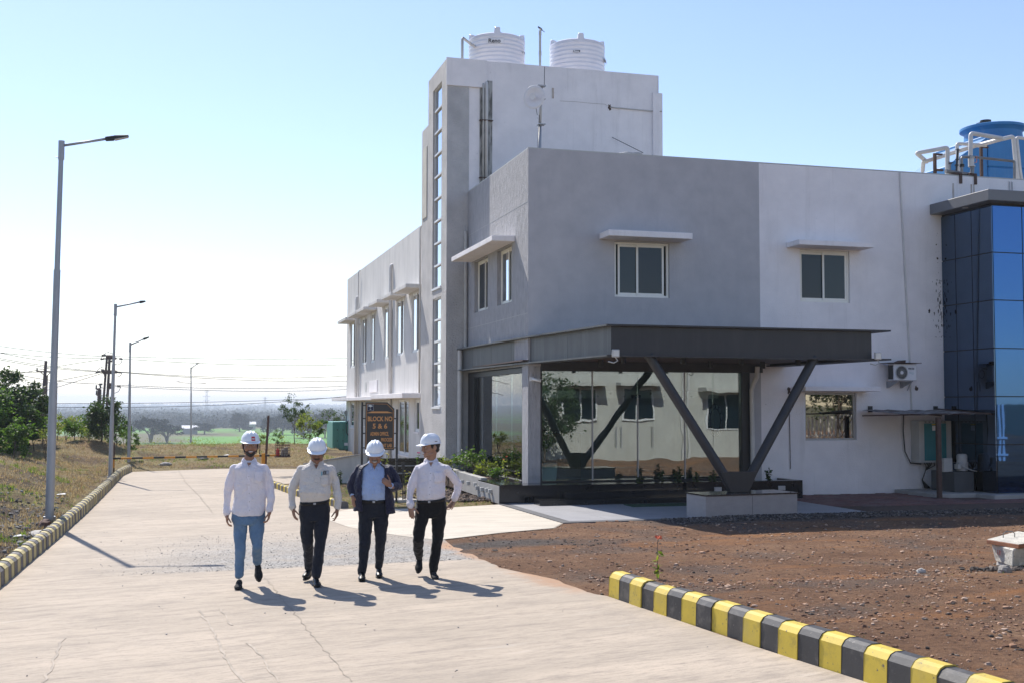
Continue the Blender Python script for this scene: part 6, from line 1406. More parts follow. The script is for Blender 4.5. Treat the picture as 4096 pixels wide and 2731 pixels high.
# --- left bank saplings
x, y, z = B(38, 1800, 44); make_tree('broadleaf_tree', 'dense young tree at the left edge of the plot', 'tree', x, y, z, 2.75, .80, 1.45, M['leaf_dark'], 1, 80, 80, .16, .05, 12, rzc=1.25, squash=1)
x, y, z = B(-70, 1800, 42); make_tree('broadleaf_tree', 'leafy tree cut by the left frame edge', 'tree', x, y, z, 2.6, .85, 1.30, M['leaf'], 2, 66, 74, .16, .05, 10, rzc=1.2, squash=1)
x, y, z = B(108, 1800, 45.5); make_tree('broadleaf_tree', 'dark leafy tree just left of the nearest lamp pole', 'tree', x, y, z, 2.4, .6, 1.2, M['leaf_dark'], 3, 52, 64, .14, .045, 10, rzc=1.1, squash=1)
x, y, z = B(60, 1800, 40); make_tree('bush', 'bright green bush in front of the left edge tree', 'bush', x, y, z, 1.35, .5, .65, M['leaf'], 4, 34, 66, .12, .03, 7, rzc=.65, squash=1)
x, y, z = B(168, 1780, 46); make_tree('broadleaf_tree', 'slim tree with a tapering crown behind the nearest lamp pole', 'tree', x, y, z, 1.95, .42, 1.1, M['leaf'], 5, 26, 50, .12, .03, 7, rzc=.8, squash=1)
x, y, z = B(188, 1800, 41); make_tree('sapling', 'thin bare twigged sapling right of the nearest lamp pole', 'sapling', x, y, z, 1.25, .38, .75, M['leaf_yellow'], 6, 14, 14, .07, .012, 9, trunks=3, spread=.5, rzc=.5)
x, y, z = B(265, 1765, 50); make_tree('bush', 'yellow green bush between the nearest and second lamp poles', 'bush', x, y, z, 1.35, .6, .7, M['leaf_yellow'], 7, 24, 46, .10, .02, 7, trunks=2, rzc=.6, thin=.2)
x, y, z = B(325, 1762, 51); make_tree('bush', 'open green bush left of the dense tree by the second lamp', 'bush', x, y, z, 1.3, .5, .75, M['leaf'], 8, 22, 44, .10, .02, 6, rzc=.55)
x, y, z = B(232, 1765, 52); make_tree('bush', 'small olive bush close behind the nearest lamp pole', 'bush', x, y, z, 1.0, .4, .5, M['leaf_yellow'], 9, 16, 40, .09, .02, 5, rzc=.45)
x, y, z = B(72, 1800, 43); make_tree('broadleaf_tree', 'round dark tree between the left edge tree and the lamp pole', 'tree', x, y, z, 1.9, .62, .95, M['leaf_dark'], 31, 60, 70, .13, .04, 10, rzc=.95, squash=1)
x, y, z = B(135, 1790, 43); make_tree('bush', 'green bush hugging the left side of the nearest lamp pole', 'bush', x, y, z, 1.35, .42, .7, M['leaf'], 32, 34, 56, .11, .02, 7, rzc=.62, squash=1)
x, y, z = B(356, 1765, 49); make_tree('bush', 'leggy bush touching the dense tree by the second lamp', 'bush', x, y, z, 1.15, .42, .6, M['leaf_yellow'], 33, 24, 44, .10, .02, 7, rzc=.5)
x, y, z = B(296, 1768, 47); make_tree('bush', 'low green bush midway between the first two lamp poles', 'bush', x, y, z, .9, .40, .45, M['leaf'], 34, 24, 44, .10, .02, 6, rzc=.42)
x, y, z = B(405, 1765, 47); make_tree('broadleaf_tree', 'dense dark tree left of the second lamp pole', 'tree', x, y, z, 1.85, .68, .85, M['leaf_dark'], 10, 60, 66, .12, .04, 12, rzc=.9, squash=1)
x, y, z = B(466, 1765, 48); make_tree('broadleaf_tree', 'green tree right behind the second lamp pole', 'tree', x, y, z, 1.35, .42, .7, M['leaf'], 11, 26, 50, .11, .03, 7, rzc=.6, squash=1)
x, y, z = B(523, 1800, 43.5); make_tree('sapling', 'reddish tipped sapling at the foot of the third lamp', 'sapling', x, y, z, 1.12, .26, .68, M['leaf'], 12, 18, 40, .08, .014, 5, rzc=.42, squash=1)
x, y, z = B(497, 1762, 52); make_tree('bush', 'small green bush just left of the third lamp pole', 'bush', x, y, z, .95, .35, .55, M['leaf'], 13, 14, 36, .09, .014, 5, rzc=.4)
# --- saplings in the middle, behind the men
x, y, z = B(1180, 1765, 57); make_tree('eucalyptus_tree', 'tall thin young tree with drooping leaves behind the second man', 'tree', x, y, z, 2.45, .72, 1.5, M['leaf_dark'], 14, 44, 38, .13, .025, 12, rzc=.95, squash=1, droop=1.3, asp=.25, clump_r=.2)
x, y, z = B(1232, 1800, 47); make_tree('sapling', 'yellow green sapling in front of the tall drooping tree', 'sapling', x, y, z, 1.75, .48, 1.05, M['leaf_yellow'], 15, 26, 42, .09, .018, 8, rzc=.65, squash=1)
x, y, z = B(1262, 1785, 50); make_tree('sapling', 'bushy green sapling nearest the generator cabinet', 'sapling', x, y, z, 1.5, .38, .8, M['leaf'], 16, 22, 44, .09, .018, 7, rzc=.6, squash=1)
x, y, z = B(1316, 1762, 60); make_tree('broadleaf_tree', 'sparse grey green tree left of the building corner', 'tree', x, y, z, 2.0, .62, 1.25, M['leaf_dark'], 17, 26, 26, .10, .022, 10, rzc=.8, squash=1, thin=.2)
x, y, z = B(1365, 1762, 62); make_tree('broadleaf_tree', 'sparse tree partly hidden by the building corner', 'tree', x, y, z, 1.7, .5, 1.1, M['leaf_dark'], 18, 20, 28, .10, .02, 8, rzc=.6, squash=1)
x, y, z = B(1040, 1808, 45); make_tree('bush', 'feathery olive bush between the first man and the tall post', 'bush', x, y, z, .88, .30, .5, M['leaf_yellow'], 19, 20, 60, .06, .012, 8, rzc=.42, trunks=2, squash=1)
x, y, z = B(1108, 1775, 55); make_tree('sapling', 'small cone shaped sapling above the barrier cage', 'sapling', x, y, z, .78, .22, .42, M['leaf'], 20, 14, 40, .07, .01, 4, shape='cone', rzc=.36, squash=1)
x, y, z = B(1130, 1800, 46); make_tree('sapling', 'thin twiggy sapling beside the barrier cage', 'sapling', x, y, z, .7, .2, .4, M['leaf_yellow'], 21, 8, 16, .06, .008, 5, rzc=.3)
# --- low weeds by the far road end, on the plateau edge
wd_ = MB(); rr = random.Random(30)
for _ in range(46):
    x = rr.uniform(-3.5, 6.5); y = rr.uniform(55.5, 58.5); s = rr.uniform(.15, .35); z = height(x, y)
    for j in range(26): leaf(wd_, Vector((x + rr.gauss(0, s * .5), y + rr.gauss(0, s * .4), z + abs(rr.gauss(0, s * .6)))), .07, rr)
tag(wd_.build('weeds', M['leaf_yellow']), 'low weeds fringing the edge of the plot', 'weeds', kind='stuff')
# --- trees across the fields
protos = []
def far_tree(name, label, px, pyb, h, w_, d, proto, group='trees on the far plain'):
    q = onY(px, pyb, d); z = height(q.x, d) if pyb is None else q.z
    t = dup(proto, (q.x, d, z), rnd.uniform(0, 6), label, group, (w_, w_, h)); return t
def proto_tree(kind, seed):
    rr = random.Random(seed); t = thing('field_tree', (0, 0, 0), '', 'tree', 'trees on the far plain'); tk = MB(); cb_ = MB()
    if kind == 'acacia':
        tips = []
        for k in range(9):
            a = rr.uniform(0, 6.28); e = Vector((math.cos(a) * rr.uniform(.2, .48), math.sin(a) * rr.uniform(.2, .48), rr.uniform(.55, .85))); tk.tube([(0, 0, -.1), (e.x * .15, e.y * .15, .25), (e.x * .6, e.y * .6, .5), e], [.03, .022, .014, .006], 6); tips.append(e)
        for k in range(60):
            a = rr.uniform(0, 6.28); u = math.sqrt(rr.random()) * .5; c = Vector((math.cos(a) * u, math.sin(a) * u, .93 - .95 * u * u - rr.random() * .32))
            for j in range(40): leaf(cb_, c + Vector((rr.gauss(0, .05), rr.gauss(0, .05), rr.gauss(0, .035))), .055, rr, 0, .9)
    else:
        tk.tube([(0, 0, -.1), (0, 0, .35), (.03, .02, .7)], [.035, .03, .012], 6)
        for k in range(70):
            while True:
                v = Vector((rr.uniform(-1, 1), rr.uniform(-1, 1), rr.uniform(-1, 1)))
                if .3 < v.length < 1: break
            c = Vector((v.x * .46, v.y * .46, .56 + v.z * .44 * (1 if kind == 'round' else .8)))
            if kind == 'lumpy': c += Vector((.12 * math.sin(v.z * 5), .1 * math.cos(v.x * 6), .05 * math.sin(v.x * 9)))
            for j in range(44): leaf(cb_, c + Vector((rr.gauss(0, .055), rr.gauss(0, .055), rr.gauss(0, .05))), .06, rr, 0, .9)
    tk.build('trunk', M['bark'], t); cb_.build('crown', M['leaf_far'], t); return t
pa, prd, pl_ = proto_tree('acacia', 1), proto_tree('round', 2), proto_tree('lumpy', 3)
def setp(t, px, pyb, pyt, wpx, d, label):
    q = onY(px, pyb, d); h = onY(px, pyt, d).z - q.z; w_ = wpx / 4690 * d; t.location = (q.x, d, q.z); t.scale = (w_, w_, h); t['label'] = label; t['group'] = 'trees on the far plain'
setp(pa, 603, 1764, 1658, 140, 500, 'wide flat topped acacia tree left of the green field')
setp(prd, 958, 1724, 1650, 84, 700, 'big round hazy tree at the far side of the green field')
setp(pl_, 818, 1734, 1687, 92, 640, 'low dark tree clump in the middle of the green field')
def ft(p, px, pyb, pyt, wpx, d, label): c = dup(p, (0, 0, 0), rnd.uniform(0, 6)); setp(c, px, pyb, pyt, wpx, d, label); return c
ft(pa, 668, 1764, 1690, 110, 490, 'lower spreading acacia tree right of the wide flat topped one')
ft(prd, 1075, 1740, 1668, 70, 600, 'hazy tree above the hard hat of the first man')
ft(pl_, 1130, 1742, 1650, 110, 620, 'tall hazy tree between the tall post and the drooping tree')
ft(prd, 1215, 1750, 1655, 120, 560, 'broad hazy tree behind the yellow green sapling')
ft(pl_, 1300, 1750, 1632, 90, 560, 'tall hazy tree next to the sparse tree at the building')
ft(prd, 1370, 1750, 1660, 90, 540, 'hazy tree crown showing beside the generator cabinet')
ft(pl_, 988, 1724, 1700, 46, 690, 'small brown green tree right of the big round one')
rr = random.Random(77)
mass = MB()
def blob(b, c, r, rz, n, s):
    for j in range(n):
        v = Vector((rr.gauss(0, .42), rr.gauss(0, .42), abs(rr.gauss(0, .5)))); leaf(b, Vector((c[0] + v.x * r, c[1] + v.y * r, c[2] + min(v.z, 1.1) * rz)), s, rr, 0, .9)
for k in range(34):      # middle distance trees one can still tell apart
    px = rr.uniform(-60, 1420); d = rr.uniform(800, 1300); pyb = 1623 + 15.1 * 4690 / d + rr.uniform(-3, 2)
    hpx = rr.uniform(18, 34); wpx = hpx * rr.uniform(1.2, 2.2)
    c = ft([pa, prd, pl_][k % 3], px, pyb, pyb - hpx, wpx, d, 'dusky tree in the hazy belt beyond the green field')
for k in range(900):
    d = 1300 * (6.0 / 1.3) ** rr.random(); px = rr.uniform(-120, 1500); q = onY(px, 1650, d); z = height(q.x, d); hh_ = rr.uniform(5, 10)
    blob(mass, (q.x, d, z - 1), hh_ * rr.uniform(1.2, 2.6), hh_, 70, 2.8 + d / 2200)
for k in range(420):
    d = rr.uniform(820, 1350); px = rr.uniform(-120, 1480); q = onY(px, 1650, d); hh_ = rr.uniform(4, 9)
    blob(mass, (q.x, d, height(q.x, d) - .5), hh_ * rr.uniform(.9, 2.0), hh_, 110, 1.7)
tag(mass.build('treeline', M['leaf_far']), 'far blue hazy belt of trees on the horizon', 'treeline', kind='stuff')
# --- side planter bushes and small flowers
x = 7.2
for k, (yy, hh_, s_, lab, mt) in enumerate(((29.6, .62, .36, 'leafy green shrub at the tower end of the side planter', 'leaf'), (28.6, .78, .34, 'tallest leafy shrub in the side planter', 'leaf'), (27.7, .5, .30, 'pale leaved shrub in the middle of the side planter', 'leaf_yellow'), (26.9, .36, .22, 'low dusty shrub near the granite end of the side planter', 'leaf'))):
    make_tree('shrub', lab, 'shrub', x, yy, .33, hh_, s_, hh_ * .5, M[mt], 50 + k, 22, 24, .075, .008, 9, rzc=hh_ * .5, trunks=4, spread=.7, squash=1, asp=.5)
def flower_plant(x, y, z, h, label, petal, seed, n=4, ls=.06, lm='leaf', head=.03, heads=1):
    rr = random.Random(seed); t = thing('flowering_plant', (x, y, z), label, 'flower'); st = MB(); lf_ = MB(); hd = []
    for k in range(n):
        e = Vector((x + rr.uniform(-.09, .09) * (n > 1), y + rr.uniform(-.06, .06), z + h * rr.uniform(.75, 1))) if k else Vector((x + rr.uniform(-.02, .02), y, z + h))
        b0 = Vector((x + rr.uniform(-.03, .03), y, z)); st.tube([b0, b0.lerp(e, .5) + Vector((rr.uniform(-.02, .02), 0, 0)), e], .004, 4); hd.append(e)
        for j in range(int(16 * h / .5) + 4):
            f = rr.uniform(.05, .8 if n < 2 else .95); leaf(lf_, b0.lerp(e, f), ls * rr.uniform(.7, 1.3), rr, .1, .5)
    st.build('stem', M['bark'], t); lf_.build('leaves', M[lm], t)
    for e in hd[:heads]:
        b = MB()
        for j in range(14):
            a = rr.uniform(0, 6.28); d = Vector((math.cos(a), math.sin(a), rr.uniform(-.2, .7))).normalized(); s = d.orthogonal().normalized() * head * .35
            b.quad(e, e + d * head * .6 + s, e + d * head, e + d * head * .6 - s)
        b.ell(e, (head * .25,) * 3, None, 6, 4); b.build('blossom', petal, t)
    return t
q = onZ(2636, 2315); flower_plant(q.x, q.y, height(q.x, q.y) - .01, .50, 'single orange red flower on a tall stem in the red dirt', M['flower_red'], 4, 1, .085, 'leaf_yellow', .055)
q = onX(2040, 1960, 7.25); flower_plant(7.25, 25.9, .33, .62, 'orange red flowering plant at the granite end of the side planter', M['flower_red'], 5, 3, .07, 'leaf_yellow', .03, 2)
flower_plant(7.4, 25.55, .39, .25, 'small yellow leaved plant beside the corner column', M['flower_red'], 6, 2, .06, 'leaf_yellow', .001, 1)
q = onY(1676, 1813, 28.5); flower_plant(q.x, 28.5, 0.02, q.z, 'pink flower on a stem left of the tower corner', M['flower_pink'], 7, 3, .06, 'leaf', .045, 1)
q = onY(1795, 1830, 29.5); make_tree('shrub', 'light green shrub against the foot of the stair tower', 'shrub', q.x, 29.5, .02, .95, .3, .6, M['leaf_yellow'], 61, 16, 18, .08, .01, 7, rzc=.35, trunks=3, squash=1)
for k, (px, py) in enumerate(((1530, 1810), (1548, 1815), (1620, 1885), (1640, 1890))):
    q = onY(px, py, 27.5); flower_plant(q.x, 27.5, 0.02, q.z, ['spindly plant with yellow blooms right of the name board text', 'yellow blooming stem beside the right sign post', 'yellow blooms behind the small black marker', 'yellow flowering weed nearest the white downpipe'][k], M['flower_yellow'], 70 + k, 2, .05, 'leaf_yellow', .03, 2)
q = onY(1362, 1915, 31.0); flower_plant(q.x, 31.0, .03, .38, 'dark weed growing at the foot of the ramp wall', M['leaf_dark'], 80, 5, .07, 'leaf_dark', .02, 2)
for k, px in enumerate((2560, 2650, 2715, 2790, 2850, 3075)):
    q = onY(px, 1940, 24.7); flower_plant(q.x, 24.7, .30, .28 + .06 * (k % 3), 'leafy dark plant in the granite planter by the glass, ' + ['leftmost', 'second from left', 'third from left', 'left of the V column foot', 'just behind the V column foot', 'right of the V column foot'][k], M['leaf_dark'], 90 + k, 4, .10, 'leaf_dark', .01, 1)
# --- tree across the yard seen in the glass
make_tree('broadleaf_tree', 'dark bushy tree across the yard mirrored in the left door pane', 'tree', 12.15, 12.2, 0, 3.1, 1.15, 1.9, M['leaf_dark'], 200, 90, 60, .14, .05, 16, rzc=1.25, squash=1)
for k, (x, y) in enumerate(((23.6, 12.2),)):
    make_tree('broadleaf_tree', ['spreading tree across the yard mirrored in the bronze window', 'second mirrored tree beside the white fence', 'third mirrored tree far right beyond the fence'][k], 'tree', x, y, 0, 4.2, 1.5, 2.8, M['leaf_dark'], 210 + k, 60, 50, .18, .06, 12, rzc=1.3, squash=1)
# --- dry grass and weeds
M['straw'] = leaf_mat('dry_grass', (0.22, 0.15, 0.075), (0.60, 0.50, 0.32), .35, (1.1, 1.02, .8))
M['grass'] = leaf_mat('green_grass', (0.08, 0.13, 0.03), (0.20, 0.24, 0.06), .45)
gs, gg = MB(), MB(); rr = random.Random(99)
def tuft(b, x, y, z, s, n):
    for j in range(n):
        a = rr.uniform(0, 6.28); l = s * rr.uniform(.5, 1.2); d = Vector((math.cos(a) * .6, math.sin(a) * .6, rr.uniform(.5, 1.2))) * l; p = Vector((x + rr.gauss(0, s * .4), y + rr.gauss(0, s * .4), z)); sd_ = Vector((-math.sin(a), math.cos(a), 0)) * s * .10
        b.add([p - sd_, p + sd_, p + d], [(0, 1, 2)])
n = 0
while n < 20000:
    if rr.random() < .62: x = -2.05 - 6.5 * rr.random() ** 1.2; y = rr.uniform(13.5, 42)
    else: x = rr.uniform(-8, 8); y = rr.uniform(40.5, 58)
    if y > 33 and x > 5.6 and y < 50: continue
    if in_poly(x, y, ROAD) or (x > 6.9 and y < 53): continue
    c = nz(x, y, .6, 3)
    if x < -1.5 and y < 42 and rr.random() > .35 + .9 * sstep(.1, -.15, c - .25 * math.exp(-((x + 3) / 1.5) ** 2 - ((y - 20.5) / 4) ** 2) * 2): continue
    g = nz(x, y, .45, 21) > .28
    tuft(gg if (g and rr.random() < .7) or rr.random() < .05 else gs, x, y, height(x, y) - .005, rr.uniform(.04, .10), 7); n += 1
for _ in range(2600):   # garden strip behind the men and thin growth in the red dirt
    x = rr.uniform(3.3, 6.62); y = rr.uniform(23.9, 34)
    if in_poly(x, y, ROAD): continue
    tuft(gg if rr.random() < .55 else gs, x, y, height(x, y) - .005, rr.uniform(.025, .06), 7)
for _ in range(1500):
    y = 8.5 + 11 * rr.random(); x = rr.uniform(4.2, 6 + y * .8)
    if in_poly(x, y, ROAD) or in_poly(x, y, PAVE) or (y < 12.5 and x < 5.3) or nz(x, y, .8, 40) < .12: continue
    tuft(gg if rr.random() < .4 else gs, x, y, height(x, y) - .003, rr.uniform(.012, .028), 5)
tag(gs.build('dry_grass', M['straw']), 'dry straw coloured grass over the plot', 'grass', kind='stuff')
tag(gg.build('green_grass', M['grass']), 'short green grass and weeds among the dry grass', 'grass', kind='stuff')
# ---------------------------------------------------------------- hazy air
hz = MB(); hz.box(-4200, 4200, -300, 6200, -60, 45)
mh_ = bpy.data.materials.new('hazy_air'); mh_.use_nodes = True; th = mh_.node_tree; th.nodes.clear()
vo_ = N(th, 'ShaderNodeVolumePrincipled'); vo_.inputs['Color'].default_value = (0.80, 0.89, 1.0, 1); vo_.inputs['Density'].default_value = 0.00038; vo_.inputs['Anisotropy'].default_value = 0.22
oo = N(th, 'ShaderNodeOutputMaterial'); L(th, vo_.outputs[0], oo.inputs['Volume'])
tag(hz.build('haze', mh_), kind='stuff')
# ================================================================ the four men
SKIN = {}
def skin(name, c): 
    m = PM(name, c, tuple(v * .85 for v in c), scale=20, rough=.5, bump=.05, bscale=120); b = next(n for n in m.node_tree.nodes if n.type == 'BSDF_PRINCIPLED')
    b.inputs['Subsurface Weight'].default_value = .06; b.inputs['Subsurface Radius'].default_value = (.02, .008, .004); return m
def cloth(name, c, c2=None, trans=.0, bump=.5, sc_=9, rough=.85, thread=None):
    m, t, b = newmat(name); tc = N(t, 'ShaderNodeTexCoord'); co = tc.outputs['Object']
    cc = ramp(t, noise_fac(t, co, 5, 4), [(.3, c2 or tuple(v * .9 for v in c)), (.7, c)])
    if thread: 
        wv = N(t, 'ShaderNodeTexWave'); wv.inputs['Scale'].default_value = 55; wv.bands_direction = 'X'; L(t, co, wv.inputs[0]); cc = mixc(t, ramp(t, wv.outputs['Fac'], [(.6, G(0)), (.9, G(.5))]), cc, thread)
    L(t, cc, b.inputs['Base Color']); b.inputs['Roughness'].default_value = rough; b.inputs['Specular IOR Level'].default_value = .25
    b.inputs['Sheen Weight'].default_value = .15
    bp = N(t, 'ShaderNodeBump'); bp.inputs['Strength'].default_value = bump; bp.inputs['Distance'].default_value = .02
    n1 = noise_fac(t, co, sc_, 3, .45, (1.5, 1.5, .8), 1.6); n2 = noise_fac(t, co, sc_ * 1.6, 2, .4, (1.2, 1.2, 1.6), 2.0)
    ad = N(t, 'ShaderNodeMath'); ad.operation = 'ADD'; L(t, n1, ad.inputs[0]); L(t, n2, ad.inputs[1]); L(t, ad.outputs[0], bp.inputs['Height']); L(t, bp.outputs[0], b.inputs['Normal'])
    if trans:
        tr = N(t, 'ShaderNodeBsdfTranslucent'); L(t, cc, tr.inputs[0]); mx = N(t, 'ShaderNodeMixShader'); mx.inputs[0].default_value = trans
        o = next(n for n in t.nodes if n.type == 'OUTPUT_MATERIAL'); L(t, b.outputs[0], mx.inputs[1]); L(t, tr.outputs[0], mx.inputs[2]); L(t, mx.outputs[0], o.inputs[0])
    return m
M['jeans'] = cloth('faded_blue_denim', (.14, .235, .37), (.085, .16, .27), bump=.6, sc_=8)
M['navy_tr'] = cloth('navy_trousers', (.014, .018, .030), (.010, .013, .022), bump=.5, sc_=6)
M['black_tr'] = cloth('black_trousers', (.008, .008, .009), (.006, .006, .007), bump=.4, sc_=6)
M['white_sh'] = cloth('white_shirt_cloth', (.93, .90, .96), (.90, .87, .93), bump=.6, sc_=7, trans=.25)
M['cream_sh'] = cloth('cream_striped_cloth', (.74, .70, .66), (.70, .66, .62), bump=.8, sc_=7, trans=.1, thread=(.56, .54, .50))
M['blue_sh'] = cloth('light_blue_shirt_cloth', (.42, .54, .80), (.38, .50, .76), bump=.7, sc_=7, trans=.1)
M['jacket'] = cloth('navy_jacket_cloth', (.012, .014, .042), (.009, .010, .032), bump=.7, sc_=8, rough=.6)
M['leather'] = PM('black_leather', (.010, .010, .011), rough=.38, bump=.1, spec=.3); M['suede'] = PM('black_suede', (.015, .015, .016), rough=.9)
M['hat'] = PM('white_hard_hat_shell', (.82, .84, .87), (.80, .82, .85), rough=.22)
M['hair'] = PM('black_hair', (.012, .010, .009), (.02, .017, .015), scale=40, rough=.6, bump=.5, bscale=150)
M['hair_grey'] = PM('greying_hair', (.25, .23, .22), (.06, .055, .05), scale=60, rough=.6, bump=.4, bscale=150)
M['eye'] = PM('eye_white', (.7, .68, .66), rough=.2); M['teeth'] = PM('teeth', (.85, .83, .78), rough=.2); M['lip'] = PM('lip', (.22, .08, .065), rough=.5)

def capsule(b, p0, r0, p1, r1, seg=12):
    p0, p1 = Vector(p0), Vector(p1); b.tube([p0, p0.lerp(p1, .5), p1], [r0, (r0 + r1) / 2, r1], seg)
    b.ell(p0, (r0 * .995,) * 3, None, seg, 7); b.ell(p1, (r1 * .995,) * 3, None, seg, 7)
def chain(b, pts, rs, seg=12):
    for i in range(len(pts) - 1): capsule(b, pts[i], rs[i], pts[i + 1], rs[i + 1], seg)
def loft(b, rings, seg=28, ex=2.3):
    vs = []; n = len(rings)
    for (cx, cy_, z, rx, ry) in rings:
        for k in range(seg):
            a = 6.28318 * k / seg; c, s = math.cos(a), math.sin(a)
            vs.append((cx + rx * math.copysign(abs(c) ** (2 / ex), c), cy_ + ry * math.copysign(abs(s) ** (2 / ex), s), z))
    fs = [(i * seg + k, i * seg + (k + 1) % seg, (i + 1) * seg + (k + 1) % seg, (i + 1) * seg + k) for i in range(n - 1) for k in range(seg)]
    fs += [tuple(range(seg))[::-1], tuple(range((n - 1) * seg, n * seg))]; b.add(vs, fs)
_tex = {}
def clouds(size):
    if size not in _tex: t = bpy.data.textures.new('folds', 'CLOUDS'); t.noise_scale = size; t.noise_depth = 2; _tex[size] = t
    return _tex[size]
def skinned(b, name, mat, parent, voxel, smooth=4, disp=0, dsize=.1):
    o = b.build(name, mat, parent, smooth=True, local=True)
    r = o.modifiers.new('remesh', 'REMESH'); r.mode = 'VOXEL'; r.voxel_size = voxel; r.use_smooth_shade = True
    if smooth: s = o.modifiers.new('smooth', 'SMOOTH'); s.factor = .5; s.iterations = smooth
    if disp:
        d = o.modifiers.new('folds', 'DISPLACE'); d.texture = clouds(dsize); d.strength = disp; d.mid_level = .5; d.texture_coords = 'LOCAL'
    return o
def bake(o):      # apply the modifiers so that copies and masks see the real mesh
    dg = bpy.context.evaluated_depsgraph_get(); me = bpy.data.meshes.new_from_object(o.evaluated_get(dg)); o.modifiers.clear(); old = o.data; o.data = me
    me.polygons.foreach_set('use_smooth', [True] * len(me.polygons))
def hand(b, w, d, n, curl, thumb_side, s=1.0, spread=.03, curls=None):
    """w wrist, d direction of the fingers, n palm normal; thumb on thumb_side * (d x n)"""
    w, d, n = Vector(w), Vector(d).normalized(), Vector(n); n = (n - d * n.dot(d)).normalized(); sd_ = d.cross(n) * thumb_side
    Mx = Matrix((sd_, n, d)).transposed()
    b.ell(w + d * .045 * s, (.040 * s, .0155 * s, .052 * s), Mx, 12, 8); b.ell(w + d * .07 * s, (.040 * s, .0135 * s, .03 * s), Mx, 12, 8)
    capsule(b, w - d * .03, .025 * s, w + d * .02 * s, .024 * s)
    ln = [.072, .082, .077, .06]; off = [.030, .0105, -.010, -.029]
    for k in range(4):
        p = w + d * (.086 - abs(k - 1.2) * .004) * s + sd_ * off[k] * s; a = (curls[k] if curls else curl) * .6; dir_ = (d + sd_ * off[k] / .03 * spread).normalized(); r = .0092 * s if k < 3 else .0082 * s
        for j, f in enumerate((.45, .30, .25)):
            rot = Quaternion(dir_.cross(n), a); dir_ = rot @ dir_; q = p + dir_ * ln[k] * f * s; capsule(b, p, r, q, r * .9, 8); p = q; r *= .92; a = (curls[k] if curls else curl)
    p = w + d * .022 * s + sd_ * .028 * s; dir_ = (d * .75 + sd_ * .62 + n * .35).normalized(); r = .0125 * s
    for f in (.042, .034, .026):
        q = p + dir_ * f * s; capsule(b, p, r, q, r * .88, 8); p = q; r *= .88; dir_ = (dir_ + d * .25 + n * .12).normalized()

def shoe(b, heel, toe, w_=.046, hh_=.045):
    h, t = Vector(heel), Vector(toe); d = (t - h).normalized(); side = d.cross(Vector((0, 0, 1)));
    if side.length < .1: side = Vector((1, 0, 0))
    side.normalize(); up = side.cross(d); Mx = Matrix((side, d, up)).transposed()
    b.ell(h + up * .008, (w_ * .78, .045, hh_), Mx, 14, 8); b.ell(h.lerp(t, .35) + up * .012, (w_ * .82, .085, hh_ * .95), Mx, 14, 8); b.ell(h.lerp(t, .78), (w_ * 1.02, .085, hh_ * .68), Mx, 14, 8); b.ell(t, (w_ * .9, .045, hh_ * .55), Mx, 14, 8)
    sole = MB(); pts = []
    for k in range(18):
        a = 6.2832 * k / 18; u = math.cos(a); v = math.sin(a); wd = w_ * (1.02 if u > 0 else .82)
        c = h.lerp(t, .5) + d * u * ((t - h).length * .5 + .045) + side * v * wd - up * (hh_ * .62); pts.append(c)
    sole.add([p for p in pts] + [p - up * .018 for p in pts], [tuple(range(18)), tuple(range(35, 17, -1))] + [(k, k + 18, (k + 1) % 18 + 18, (k + 1) % 18) for k in range(18)]); return sole

def head_mat(yaw, pitch, roll=0): return Matrix.Rotation(yaw, 3, 'Z') @ Matrix.Rotation(roll, 3, 'Y') @ Matrix.Rotation(pitch, 3, 'X')
def head_geo(b, hc, H_, k=1.0, smile=0):
    f = lambda x, y, z: hc + H_ @ Vector((x * k, y * k, z * k)); e = lambda c, r, M2=None: b.ell(f(*c), tuple(v * k for v in r), H_ @ M2 if M2 else H_, 16, 12)
    e((0, .008, .035), (.077, .098, .088)); e((0, -.022, -.015), (.067, .068, .07)); e((0, -.034, -.062), (.052, .052, .046)); e((0, -.070, -.094), (.024, .022, .020))
    for s in (-1, 1):
        e((s * .040, -.058, -.030), (.026, .030, .026)); e((s * .078, .012, -.005), (.009, .020, .031), Matrix.Rotation(-s * .35, 3, 'Z')); e((s * .075, .008, -.030), (.009, .010, .012))
        e((s * .030, -.083, .024), (.026, .012, .008)); e((s * .014, -.098, -.030), (.009, .010, .008)); e((s * .045, -.03, -.075), (.018, .03, .02))
    capsule(b, f(0, -.088, .018), .008 * k, f(0, -.108, -.024), .0125 * k, 10)
    e((0, -.088, -.056), (.025 + .006 * smile, .012, .006)); e((0, -.086, -.068), (.022, .012, .008))
